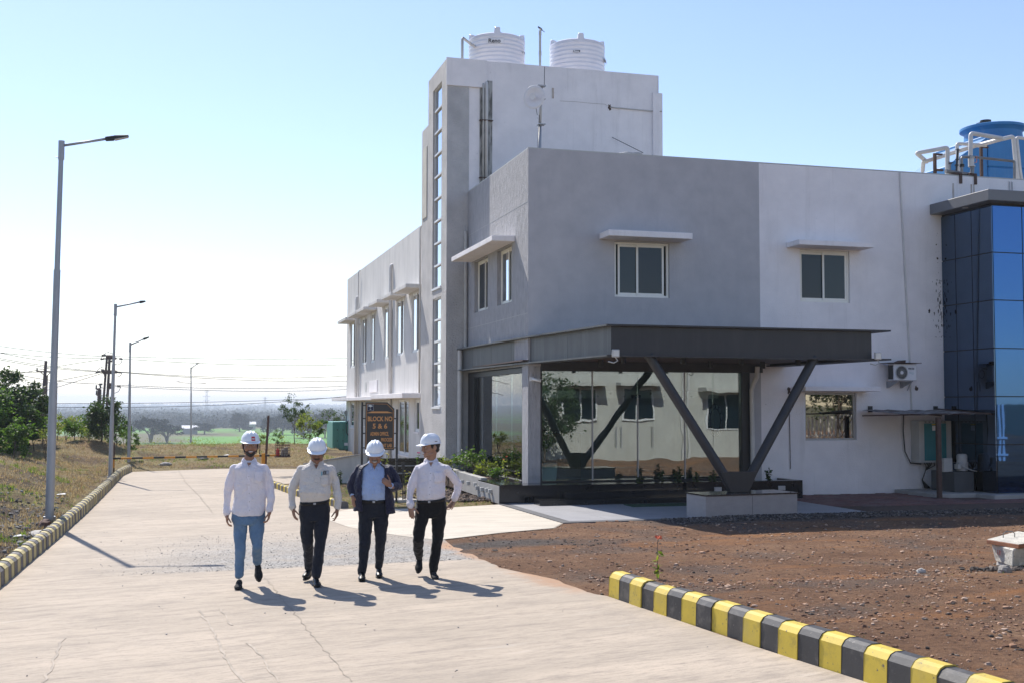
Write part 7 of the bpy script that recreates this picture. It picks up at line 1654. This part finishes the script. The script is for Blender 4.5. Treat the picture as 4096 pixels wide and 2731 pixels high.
def face_bits(t, hc, H_, k, brow, moustache=None, beard=None, smile=0, hairm=None):
    f = lambda x, y, z: hc + H_ @ Vector((x * k, y * k, z * k))
    for s in (-1, 1):
        b = MB(); b.ell(f(s * .031, -.082, .006), (.0135 * k, .007 * k, .0055 * k), H_, 10, 6); b.build('eye', M['eye'], t, smooth=True, local=True)
        b = MB(); b.ell(f(s * .031, -.0885, .006), (.0048 * k, .002 * k, .0048 * k), H_, 8, 5); b.build('iris', M['hair'], t, local=True)
        b = MB(); b.tube([f(s * .013, -.095, .024), f(s * .032, -.0985, .031), f(s * .052, -.083, .024)], [.004 * k, .005 * k, .003 * k], 6); b.build('eyebrow', brow, t, smooth=True, local=True)
        b = MB(); b.tube([f(s * .018, -.0895, .010), f(s * .031, -.0925, .0135), f(s * .046, -.083, .009)], .0022 * k, 5); b.build('eyelid', hairm or brow, t, local=True)
    if smile:
        b = MB(); b.ell(f(0, -.0935, -.060), (.025 * k, .008 * k, .0065 * k), H_, 12, 6); b.build('teeth', M['teeth'], t, smooth=True, local=True)
        b = MB(); b.tube([f(-.030, -.083, -.053), f(-.014, -.100, -.0675), f(.014, -.100, -.0675), f(.030, -.083, -.053)], .0042 * k, 6); b.build('lower_lip', M['lip'], t, smooth=True, local=True)
    else:
        b = MB(); b.tube([f(-.022, -.092, -.061), f(0, -.101, -.063), f(.022, -.092, -.061)], .0042 * k, 6); b.build('lips', M['lip'], t, smooth=True, local=True)
    if moustache:
        b = MB(); b.tube([f(-.033, -.083, -.052), f(-.014, -.101, -.046), f(0, -.1045, -.043), f(.014, -.101, -.046), f(.033, -.083, -.052)], [.003 * k, .0065 * k, .007 * k, .0065 * k, .003 * k], 8); b.build('moustache', moustache, t, smooth=True, local=True)
    if beard:
        b = MB()
        b.ell(f(0, -.038, -.070), (.0540 * k, .0535 * k, .044 * k), H_, 20, 12); b.ell(f(0, -.072, -.097), (.028 * k, .026 * k, .022 * k), H_, 12, 8)
        for s in (-1, 1): b.tube([f(s * .071, -.012, .012), f(s * .070, -.020, -.03), f(s * .055, -.045, -.068)], [.004 * k, .007 * k, .009 * k], 8)
        v2 = []
        b.build('beard', beard, t, smooth=True, local=True)
def hair_geo(t, hc, H_, k, mat):
    f = lambda x, y, z: hc + H_ @ Vector((x * k, y * k, z * k)); b = MB(); b.ell(f(0, .022, .030), (.0815 * k, .092 * k, .088 * k), H_, 20, 14)
    for s in (-1, 1): b.tube([f(s * .073, -.028, .045), f(s * .0745, -.022, .0), f(s * .0735, -.016, -.012)], [.010 * k, .008 * k, .004 * k], 6)
    b.ell(f(0, .06, -.03), (.058 * k, .04 * k, .04 * k), H_, 14, 8); b.build('hair', mat, t, smooth=True, local=True)
def helmet(t, hc, H_, k=1.0, tilt=0.0):
    Mh = H_ @ Matrix.Rotation(tilt, 3, 'X'); f = lambda x, y, z: hc + Mh @ Vector((x * k, y * k, z * k))
    b = MB(); na, nv = 72, 20; RX, RY, RZ, z0 = .104, .130, .114, .046
    vs = []
    for j in range(nv + 1):
        ph = (math.pi / 2) * j / nv
        for i in range(na):
            a = 6.28318 * i / na; c, s = math.cos(a), math.sin(a); r = math.cos(ph) ** .82; x, y, z = RX * c * r, RY * s * r, z0 + RZ * math.sin(ph) ** 1.0
            rid = 0
            for xc, amp, wd in ((0, .007, .013), (-.038, .007, .010), (.038, .007, .010)):
                rid = max(rid, amp * math.exp(-((x - xc) / wd) ** 4))
            fade = sstep(.25, .6, math.sin(ph)) * (1 - sstep(.60, .95, -y / RY))
            z += rid * fade * 1.1; 
            vs.append(f(x, y + .0, z))
    fs = [(j * na + i, j * na + (i + 1) % na, (j + 1) * na + (i + 1) % na, (j + 1) * na + i) for j in range(nv) for i in range(na)]
    # rim and peak
    base = len(vs); rows_ = 5
    for j in range(rows_ + 1):
        u = j / rows_
        for i in range(na):
            a = 6.28318 * i / na; c, s = math.cos(a), math.sin(a); peak = sstep(.35, .98, -s); ext = (.012 + .043 * peak) * u; drop = (.004 + .012 * peak) * u ** 1.2
            vs.append(f((RX + ext * .9) * c, (RY + ext) * s, z0 - drop + (.002 if j == 0 else 0)))
    fs += [(base + j * na + i, base + (j + 1) * na + i, base + (j + 1) * na + (i + 1) % na, base + j * na + (i + 1) % na) for j in range(rows_) for i in range(na)]
    b.add(vs, fs); o = b.build('hard_hat', M['hat'], t, smooth=True, local=True)
    s_ = o.modifiers.new('shell', 'SOLIDIFY'); s_.thickness = .003; s_.offset = -1
    return o, f
def shrink(o, target, off):
    s = o.modifiers.new('fit', 'SHRINKWRAP'); s.target = target; s.wrap_method = 'PROJECT'; s.use_project_y = True; s.use_positive_direction = True; s.use_negative_direction = False; s.project_limit = 0; s.offset = off
def front_patch(name, mat, t, target, x0, x1, z0, z1, off=.004, nx=4, nz_=12, cut=None, path=None):
    b = MB(); vs = []
    for j in range(nz_ + 1):
        v = j / nz_; z = z0 + (z1 - z0) * v; sh = path(v) if path else 0
        for i in range(nx + 1): vs.append((x0 + (x1 - x0) * i / nx + sh, -.6, z + (-.02 * (1 - abs(2 * i / nx - 1)) if cut and j == 0 else 0)))
    b.add(vs, [(j * (nx + 1) + i, j * (nx + 1) + i + 1, (j + 1) * (nx + 1) + i + 1, (j + 1) * (nx + 1) + i) for j in range(nz_) for i in range(nx)])
    o = b.build(name, mat, t, local=True, smooth=True); shrink(o, target, off); return o

def person(px0, pyb, ox, y0, xa, spec, label):
    """px0: picture column of the crop's left edge; xa,y0: crop column and row of the standing point"""
    K = 646 / 280.0; base = onZ(px0 + xa / K, 1700 + y0 / K); dist = (base - Vector((0, 0, CAMH))).dot(_fw); s = FPX / dist * K
    t = thing('person', base, label, 'person', 'four men in white hard hats walking abreast', rz=-math.atan2(base.x, base.y))
    def c(x, y, d=0.0): return Vector(((x - xa) / s, d, (y0 - y) / s))
    return t, c, s
def mk_person(px0, y0, xa, P, label):
    t, c, s = person(px0, 0, 0, y0, xa, P, label); C_ = lambda q: c(*q)
    Hm = head_mat(*P['head_rot']); hc = C_(P['head']); hk = P.get('hk', 1.11)
    sk_m = P['skin']
    # ---- one continuous body under the clothes
    b = MB(); head_geo(b, hc, Hm, hk, P.get('smile', 0))
    neck0 = C_(P['neck']); capsule(b, neck0, .056, hc + Hm @ Vector((0, .025, -.05)), .054, 16); capsule(b, neck0, .056, neck0 + Vector((0, .01, -.10)), .075, 16)
    tr = P['torso']; rings = []
    for (x0, x1, y, cy_, ry) in tr:
        p = c((x0 + x1) / 2, y, cy_); rings.append((p.x, p.y, p.z, (x1 - x0) / 2 / s, ry))
    inner = [(a, b2, z, max(rx - .034, .02), max(ry - .034, .02)) for (a, b2, z, rx, ry) in rings]; loft(b, inner[::-1] if inner[0][2] > inner[-1][2] else inner)
    for A in P['arms']:
        pts = [C_(q) for q in A['j']]; rs = A['r']; chain(b, pts, [max(r - .030, .022) for r in rs[:-1]] + [.023]); d = (pts[-1] - pts[-2]).normalized() if 'd' not in A else Vector(A['d'])
        hand(b, pts[-1], d, A['n'], A['curl'], A['side'], .98, curls=A.get('curls'))
    for Lg in P['legs']:
        pts = [C_(q) for q in Lg['j']]; chain(b, pts, [max(r - .028, .022) for r in Lg['r']])
    bo = skinned(b, 'body', sk_m, t, .0055, 3)
    # ---- trousers
    b = MB()
    for Lg in P['legs']:
        pts = [C_(q) for q in Lg['j']]; chain(b, pts, [r * .95 for r in Lg['r']], 18)
    wr = P['waist']; rr_ = []
    for (x0, x1, y, cy_, ry) in wr: p = c((x0 + x1) / 2, y, cy_); rr_.append((p.x, p.y, p.z, (x1 - x0) / 2 / s, ry))
    loft(b, rr_[::-1]); tro = skinned(b, 'trousers', P['trousers'], t, .008, 5, .030, .10)
    # ---- shirt
    b = MB(); sr = rings[:]
    loft(b, sr[::-1], ex=2.25)
    sl = P['arms']
    cut = P.get('sleeve_m', None)
    for A in sl:
        pts = [C_(q) for q in A['j']]; 
        if cut is None: 
            chain(b, [pts[0] * .7 + Vector((rings[1][0], rings[1][1], pts[0].z)) * .3] + pts, [A['r'][0] * .92] + [r * .92 for r in A['r']], 16)
            w_ = pts[-1]; d = (pts[-1] - pts[-2]).normalized(); b.tube([w_ - d * .075, w_ - d * .005], [A['r'][-1] * 1.12, A['r'][-1] * 1.18], 18)
        else: capsule(b, pts[0] * .8, .05, pts[0] * .8 + Vector((0, 0, -.05)), .05)
    sh = skinned(b, 'shirt', P['shirt'], t, .0075, 5, .036, .13)
    # ---- collar
    b = MB(); nc = neck0; seg = 30; vs = []; rowsc = ((.061, .012), (.064, .030), (.078, .004), (.086, -.022))
    for j, (r_, z_) in enumerate(rowsc):
        for i in range(seg + 1):
            a = R(-90 + 30) + R(300) * i / seg; fr = max(0, -math.sin(a)); vs.append((nc.x + r_ * 1.04 * math.cos(a), nc.y + .004 + r_ * 1.02 * math.sin(a), nc.z + z_ - fr ** 2 * (.034, .040, .052, .060)[j]))
    b.add(vs, [(j * (seg + 1) + i, j * (seg + 1) + i + 1, (j + 1) * (seg + 1) + i + 1, (j + 1) * (seg + 1) + i) for j in range(3) for i in range(seg)])
    for sx in (-1, 1):
        q0 = nc + Vector((sx * .028, -.062, -.026)); q1 = nc + Vector((sx * .072, -.040, -.004)); q2 = nc + Vector((sx * .082, -.078, -.052)); q3 = nc + Vector((sx * .058, -.108, -.092)); q4 = nc + Vector((sx * .026, -.092, -.052)); b.add([q0, q1, q2, q3, q4], [(0, 1, 2, 3, 4) if sx > 0 else (4, 3, 2, 1, 0)])
    co = b.build('collar', P['shirt'], t, smooth=False, local=True); so = co.modifiers.new('thick', 'SOLIDIFY'); so.thickness = .004
    b = MB(); vv = P.get('vdrop', .075); n_ = 10; vs = []
    for j in range(n_ + 1):
        v = j / n_; wv = .026 * (1 - v)
        for i in range(5): vs.append((nc.x + wv * (i / 2 - 1), -.6, nc.z - .022 - (vv - .022) * v))
    b.add(vs, [(j * 5 + i, j * 5 + i + 1, (j + 1) * 5 + i + 1, (j + 1) * 5 + i) for j in range(n_) for i in range(4)]); vo = b.build('open_neck', sk_m, t, local=True, smooth=True); shrink(vo, sh, .006)
    # v of skin or dark vest below the collar is part of the body; placket, pocket, buttons
    pz0 = C_(P['placket'][1]); pz1 = C_(P['placket'][0])
    front_patch('placket', P['shirt'], t, sh, -.016, .016, pz0.z, pz1.z, .005, 2, 24, path=lambda v: pz0.x + (pz1.x - pz0.x) * v)
    nb = P.get('buttons', 6)
    for k in range(nb):
        v = (k + .6) / nb; z = pz0.z + (pz1.z - pz0.z) * v; x = pz0.x + (pz1.x - pz0.x) * v; bb = MB(); bb.add([(x + .0055 * math.cos(R(60 * i)), -.6, z + .0055 * math.sin(R(60 * i))) for i in range(6)], [tuple(range(6))]); o = bb.build('button', P.get('button_m', M['ltgrey']), t, local=True); shrink(o, sh, .008)
    if 'pocket' in P:
        (xa_, ya_), (xb_, yb_) = P['pocket']; p0, p1 = c(xa_, yb_), c(xb_, ya_)
        o = front_patch('pocket', P['shirt'], t, sh, p0.x, p1.x, p0.z, p1.z, .004, 6, 8, cut=True); so = o.modifiers.new('thick', 'SOLIDIFY'); so.thickness = .0025; so.offset = 0
    # ---- belt
    if P.get('belt', True):
        b = MB(); x0, x1, y, cy_, ry = P['beltring']; p = c((x0 + x1) / 2, y, cy_); tl = P.get('belt_tilt', 0)
        seg = 40; rx = (x1 - x0) / 2 / s; vs = []
        for j, (e, dz) in enumerate(((.0, .018), (.006, .018), (.006, -.018), (.0, -.018))):
            for k in range(seg):
                a = 6.2832 * k / seg; cc, ss = math.cos(a), math.sin(a); X_ = (rx + e) * math.copysign(abs(cc) ** .87, cc); vs.append((p.x + X_, p.y + (ry + e) * math.copysign(abs(ss) ** .87, ss), p.z + dz + X_ * tl - (.012 if ss < -.5 else 0) * abs(ss)))
        b.add(vs, [(j * seg + k, ((j + 1) % 4) * seg + k, ((j + 1) % 4) * seg + (k + 1) % seg, j * seg + (k + 1) % seg) for j in range(4) for k in range(seg)]); be = b.build('belt', M['leather'], t, smooth=True, local=True)
        b = MB(); bx_ = p.x + P.get('buckle_dx', 0); b.box(bx_ - .016, bx_ + .014, p.y - ry - .014, p.y - ry - .009, p.z - .025, p.z + .001); b.build('buckle', M['galv'], be, bevel=.003, local=True)
    # ---- shoes
    for (h, to, w_) in P['shoes']:
        b = MB(); sole = shoe(b, C_(h), C_(to), w_); so_ = skinned(b, 'shoe', P['shoe_m'], t, .006, 2); sole.build('sole', M['black'], so_, local=True)
    # ---- head
    hair_geo(t, hc, Hm, hk, P.get('hair_m', M['hair'])); face_bits(t, hc, Hm, hk, M['hair'], P.get('moustache'), P.get('beard'), P.get('smile', 0), M['hair'])
    ho, f = helmet(t, hc, Hm, 1.03, P.get('hat_tilt', 0))
    if P.get('strap'):
        b = MB()
        for sx in (-1, 1): b.tube([hc + Hm @ Vector((sx * .082, -.01, .04)), hc + Hm @ Vector((sx * .074, -.035, -.045)), hc + Hm @ Vector((sx * .03, -.06, -.105))], .0035, 5)
        b.build('chin_strap', M['black'], t, local=True)
    for o in (bo, tro, sh): bake(o)
    return t, c, s, hc, Hm, f, sh, ho

P1 = dict(head=(330, 187, -.02), head_rot=(R(4), R(2), 0), neck=(322, 326, .01), skin=skin('warm_brown_skin', (.34, .18, .115)), smile=1, beard=M['hair'], untucked=True, belt=False, belt_y=830,
    torso=[(284, 362, 328, .01, .060), (240, 405, 347, .01, .078), (196, 446, 370, .01, .098), (174, 472, 402, .005, .115), (182, 478, 430, .0, .125), (190, 478, 520, .0, .125), (188, 478, 620, .0, .122), (182, 480, 720, 0, .128), (172, 480, 790, 0, .132), (178, 472, 832, 0, .13)],
    arms=[dict(j=[(186, 404, .01), (152, 500, .02), (138, 610, .03), (128, 720, .01), (128, 822, -.02)], r=[.060, .056, .052, .044, .036], n=(1, .1, 0), d=(.06, -.15, -1), curl=.55, side=1), dict(j=[(458, 404, .01), (503, 500, .02), (522, 600, .0), (520, 700, -.05), (512, 794, -.10)], r=[.060, .056, .052, .044, .036], n=(-1, .1, 0), d=(-.12, -.2, -1), curl=.6, side=-1)],
    legs=[dict(j=[(248, 850, 0), (250, 960, -.01), (250, 1110, -.03), (248, 1250, -.01), (248, 1375, .0)], r=[.098, .083, .064, .059, .055]), dict(j=[(398, 850, 0), (398, 960, -.01), (404, 1110, -.04), (406, 1200, .07), (410, 1280, .17)], r=[.100, .090, .066, .062, .050])],
    waist=[(178, 472, 760, 0, .115), (168, 476, 860, 0, .12), (180, 468, 915, 0, .105)], trousers=M['jeans'], shirt=M['white_sh'], placket=[(318, 362), (334, 822)], pocket=((370, 418), (452, 518)), buttons=6,
    shoes=[((249, 1462, .04), (238, 1476, -.15), .047), ((414, 1322, .20), (428, 1408, .08), .046)], shoe_m=M['suede'])
t1, c1, s1, hc1, H1, f1, sh1, ho1 = mk_person(850, 1497, 320, P1, 'smiling bearded man in a white untucked shirt and blue jeans, hard hat marked MD')
# red square with white letters on the first hat
b = MB(); g_ = []
def hatpt(a, z, off=.002): 
    zz = (z - .046) / .114; r = math.cos(math.asin(max(0, min(.999, zz)))) ** .82; return f1(.104 * math.sin(a) * r * (1 + off * 8), -.130 * math.cos(a) * r * (1 + off * 7), z)
vs = []; nn_ = 6
for j in range(nn_ + 1):
    for i in range(nn_ + 1): vs.append(hatpt(R(2 + 24 * i / nn_), .060 + .046 * j / nn_))
b.add(vs, [(j * (nn_ + 1) + i, j * (nn_ + 1) + i + 1, (j + 1) * (nn_ + 1) + i + 1, (j + 1) * (nn_ + 1) + i) for j in range(nn_) for i in range(nn_)]); rp_ = b.build('red_label', PM('red_sticker', (.55, .02, .035)), ho1, local=True)
pL = hatpt(R(4.5), .075, .006); pR = hatpt(R(23), .075, .006); text('lettering', 'MD', .022, pL + Vector((0, -.004, 0)), M['teeth'], ho1, rot=(R(90 - 12), 0, math.atan2(pR.y - pL.y, pR.x - pL.x)), bold=.0008, ext=.0008, sx=1.12)

P2 = dict(head=(352, 246, -.05), head_rot=(R(-2), R(17), 0), neck=(346, 344, .0), skin=skin('deep_brown_skin', (.25, .13, .082)), moustache=M['hair'], belt_y=698, strap=True,
    torso=[(308, 386, 340, .01, .060), (258, 440, 359, .01, .078), (212, 476, 384, .01, .10), (194, 490, 412, .005, .12), (192, 490, 440, .0, .13), (194, 478, 540, -.015, .145), (186, 480, 620, -.03, .16), (196, 474, 672, -.02, .15), (204, 466, 706, -.01, .135)],
    arms=[dict(j=[(205, 410, .01), (160, 505, .03), (125, 598, .03), (128, 690, -.01), (136, 760, -.05)], r=[.061, .057, .054, .046, .037], n=(.9, .3, 0), d=(.18, -.2, -1), curl=.35, side=1), dict(j=[(476, 410, .01), (516, 505, .02), (538, 598, .0), (545, 690, -.03), (542, 768, -.06)], r=[.061, .057, .054, .046, .037], n=(-.9, .35, 0), d=(-.05, -.1, -1), curl=.5, side=-1, curls=[.2, .45, .7, .8])],
    legs=[dict(j=[(268, 775, 0), (264, 900, -.01), (272, 1060, .03), (282, 1200, .16), (292, 1345, .30)], r=[.102, .088, .074, .064, .052]), dict(j=[(396, 775, 0), (400, 900, -.03), (392, 1065, -.07), (375, 1220, -.08), (358, 1372, -.08)], r=[.102, .092, .074, .066, .058])],
    waist=[(203, 466, 702, -.01, .132), (190, 476, 790, 0, .13), (205, 462, 880, 0, .11)], trousers=M['navy_tr'], shirt=M['cream_sh'], placket=[(352, 372), (333, 682)], pocket=((388, 448), (462, 548)), buttons=5,
    beltring=(202, 468, 706, -.01, .140), belt_tilt=.10, shoes=[((294, 1392, .34), (256, 1408, .18), .043), ((350, 1432, -.04), (370, 1444, -.25), .045)], shoe_m=M['leather'])
t2, c2, s2, hc2, H2, f2, sh2, ho2 = mk_person(1110, 1466, 330, P2, 'man looking down in a cream shirt with a phone in the pocket and navy trousers')
p0, p1 = c2(412, 450), c2(462, 418); 
ph = front_patch('phone', M['black'], t2, sh2, p0.x, p1.x, p0.z, p1.z, .014, 3, 3); so = ph.modifiers.new('thick', 'SOLIDIFY'); so.thickness = .008
p0, p1 = c2(437, 449), c2(461, 421); ph2 = front_patch('phone_back', M['alu_grey'], t2, sh2, p0.x, p1.x, p0.z, p1.z, .016, 3, 3)
for k in range(3):
    q = c2(424, 426 + k * 9); bb = MB(); bb.add([(q.x + .005 * math.cos(R(45 * i)), -.6, q.z + .005 * math.sin(R(45 * i))) for i in range(8)], [tuple(range(8))]); o = bb.build('phone_lens', M['ltgrey'], t2, local=True); shrink(o, sh2, .018)
p0, p1 = c2(393, 460), c2(399, 424); front_patch('pen', PM('cyan_pen', (.05, .40, .50)), t2, sh2, p0.x, p1.x, p0.z, p1.z, .014, 1, 4)

P3 = dict(head=(291, 264, -.06), head_rot=(R(-2), R(17), 0), neck=(286, 352, .0), skin=skin('brown_skin', (.32, .17, .11)), moustache=M['hair_grey'], smile=1, belt_y=680, strap=True, sleeve_m=M['jacket'], hair_m=M['hair'],
    torso=[(250, 326, 350, .01, .060), (208, 368, 368, .01, .078), (160, 410, 394, .01, .10), (150, 420, 424, .005, .12), (150, 420, 450, .0, .13), (150, 415, 550, -.02, .15), (144, 418, 620, -.03, .16), (150, 414, 670, -.02, .15), (152, 414, 692, -.01, .14)],
    arms=[dict(j=[(150, 412, .02), (100, 490, .03), (72, 560, .03), (85, 612, -.0), (92, 650, -.04)], r=[.066, .064, .060, .054, .040], n=(.8, .45, 0), d=(.05, -.15, -1), curl=.35, side=1), dict(j=[(424, 412, .02), (476, 490, .02), (500, 565, -.02), (470, 568, -.12), (434, 548, -.21)], r=[.066, .066, .062, .056, .040], n=(.1, 1, -.1), d=(-.75, -.25, .55), curl=1.2, side=-1)],
    legs=[dict(j=[(212, 765, 0), (206, 900, -.02), (204, 1050, -.04), (192, 1200, -.06), (180, 1340, -.07)], r=[.098, .092, .074, .066, .058]), dict(j=[(346, 765, 0), (350, 900, 0), (348, 1050, .02), (342, 1190, .08), (336, 1312, .15)], r=[.098, .094, .074, .062, .048])],
    waist=[(150, 416, 688, -.01, .135), (138, 430, 770, 0, .13), (150, 420, 850, 0, .11)], trousers=M['navy_tr'], shirt=M['blue_sh'], placket=[(285, 385), (270, 672)], buttons=4,
    beltring=(150, 416, 690, -.01, .142), buckle_dx=.0, shoes=[((184, 1372, -.03), (180, 1388, -.24), .046), ((337, 1362, .20), (338, 1386, .02), .044)], shoe_m=M['leather'])
t3, c3, s3, hc3, H3, f3, sh3, ho3 = mk_person(1370, 1412, 265, P3, 'moustached man looking down in a navy jacket over a light blue shirt')
# the open jacket: body shell with a gap in front, and two sleeves, grown into one surface
b = MB(); jr = [(285, 350, 58, 58, 90, .088, -1, 0), (285, 370, 105, 105, 76, .105, 0, 0), (285, 396, 148, 148, 68, .130, 0, 0), (284, 450, 165, 165, 62, .155, 0, 0), (282, 550, 176, 176, 58, .17, 0, 0), (282, 640, 180, 185, 56, .175, 0, 0), (285, 720, 182, 192, 54, .165, 0, 0), (290, 790, 190, 202, 50, .155, 0, 0)]
vs_o, vs_i = [], []; sg_ = 30
for (x, y, hl, hr, gap, ry, _a, _b) in jr:
    p = c3(x - 5, y, .0); rows2 = []
    for i in range(sg_ + 1):
        a0 = R(-90 + gap * .62); a1 = R(270 - gap * .62); a = a0 + (a1 - a0) * i / sg_; cx_, sy = math.cos(a), math.sin(a); rx = (hr if cx_ > 0 else hl) / s3
        vs_o.append((p.x + rx * math.copysign(abs(cx_) ** .86, cx_), p.y + ry * math.copysign(abs(sy) ** .86, sy), p.z - (.03 if (y > 780 and cx_ > 0) else 0))); vs_i.append((p.x + (rx - .022) * math.copysign(abs(cx_) ** .86, cx_), p.y + (ry - .022) * math.copysign(abs(sy) ** .86, sy), p.z - (.03 if (y > 780 and cx_ > 0) else 0)))
n_ = len(vs_o); W = sg_ + 1; nr = len(jr); fs = []
for j in range(nr - 1):
    for i in range(sg_): fs.append((j * W + i, (j + 1) * W + i, (j + 1) * W + i + 1, j * W + i + 1)); fs.append((n_ + j * W + i, n_ + j * W + i + 1, n_ + (j + 1) * W + i + 1, n_ + (j + 1) * W + i))
    fs.append((j * W, n_ + j * W, n_ + (j + 1) * W, (j + 1) * W)); e = sg_; fs.append((j * W + e, (j + 1) * W + e, n_ + (j + 1) * W + e, n_ + j * W + e))
for i in range(sg_): fs.append((i, i + 1, n_ + i + 1, n_ + i)); q = (nr - 1) * W; fs.append((q + i, n_ + q + i, n_ + q + i + 1, q + i + 1))
b.add(vs_o + vs_i, fs)
for A in P3['arms']:
    pts = [c3(*q) for q in A['j']]; pts[-1] = pts[-2].lerp(pts[-1], .55); chain(b, [pts[0] * .8 + Vector((0, .02, pts[0].z * .2 - .0))] + pts, [.058] + [r * .93 for r in A['r'][:-1]] + [.046], 16)
jk = skinned(b, 'jacket', M['jacket'], t3, .008, 4, .020, .09)
for A in P3['arms']:
    pts = [c3(*q) for q in A['j']]; d = (pts[-1] - pts[-2]).normalized(); b = MB(); b.tube([pts[-2].lerp(pts[-1], .5), pts[-1] + d * .004], [.036, .035], 16); b.build('shirt_cuff', M['blue_sh'], t3, smooth=True, local=True)
b = MB(); 
for j, (r_, z_) in enumerate(((.082, .035), (.092, .0), (.10, -.03))): 
    pass
bake(jk)

P4 = dict(head=(300, 203, -.01), head_rot=(R(-62), R(4), 0), neck=(303, 324, .02), skin=skin('light_brown_skin', (.37, .21, .14)), smile=1, belt_y=680, hair_m=M['hair'],
    torso=[(268, 342, 328, .01, .060), (224, 394, 347, .01, .078), (184, 438, 370, .01, .10), (168, 456, 402, .005, .12), (172, 442, 430, .0, .13), (176, 436, 530, -.01, .14), (166, 440, 620, -.02, .145), (172, 436, 665, -.015, .14), (176, 432, 690, -.01, .13)],
    arms=[dict(j=[(184, 404, .01), (150, 490, .01), (118, 590, -.0), (110, 670, -.06), (118, 738, -.11)], r=[.060, .056, .054, .046, .037], n=(.35, .9, 0), d=(.12, -.15, -1), curl=.18, side=1), dict(j=[(444, 404, .01), (503, 470, .05), (556, 545, .09), (548, 620, .09), (520, 700, .08)], r=[.060, .057, .054, .046, .037], n=(-.7, -.6, 0), d=(-.55, .05, -.8), curl=.45, side=-1)],
    legs=[dict(j=[(232, 765, 0), (212, 900, -.07), (192, 1035, -.13), (190, 1130, -.0), (198, 1225, .14)], r=[.10, .088, .070, .064, .052]), dict(j=[(372, 765, 0), (376, 900, 0), (368, 1060, .0), (346, 1200, -.01), (328, 1335, -.02)], r=[.10, .090, .072, .066, .058])],
    waist=[(174, 434, 684, -.01, .128), (158, 450, 770, 0, .13), (172, 440, 850, 0, .11)], trousers=M['black_tr'], shirt=M['white_sh'], placket=[(304, 352), (291, 668)], pocket=((330, 424), (415, 518)), buttons=5, button_m=M['galv'],
    beltring=(172, 438, 690, -.01, .136), belt_tilt=.10, buckle_dx=-.02, shoes=[((204, 1262, .19), (190, 1326, .07), .045), ((326, 1372, .03), (352, 1388, -.17), .046)], shoe_m=M['suede'])
t4_, c4_, s4, hc4, H4, f4, sh4, ho4 = mk_person(1590, 1400, 310, P4, 'man at the right end turning his head, white shirt tucked into black trousers')
# small black maker's mark on the fourth hat's side facing us
a_ = R(62); 
def hp4(a, z, off=.003):
    zz = (z - .046) / .114; r = math.cos(math.asin(max(0, min(.999, zz)))) ** .82; return f4(.104 * math.sin(a) * r * (1 + off * 8), -.130 * math.cos(a) * r * (1 + off * 7), z)
pa_, pb_ = hp4(R(92), .068, .006), hp4(R(112), .068, .006); text('lettering', 'KARAM', .011, pa_, M['black'], ho4, rot=(R(82), 0, math.atan2(pb_.y - pa_.y, pb_.x - pa_.x)), bold=.0006, ext=.0006)
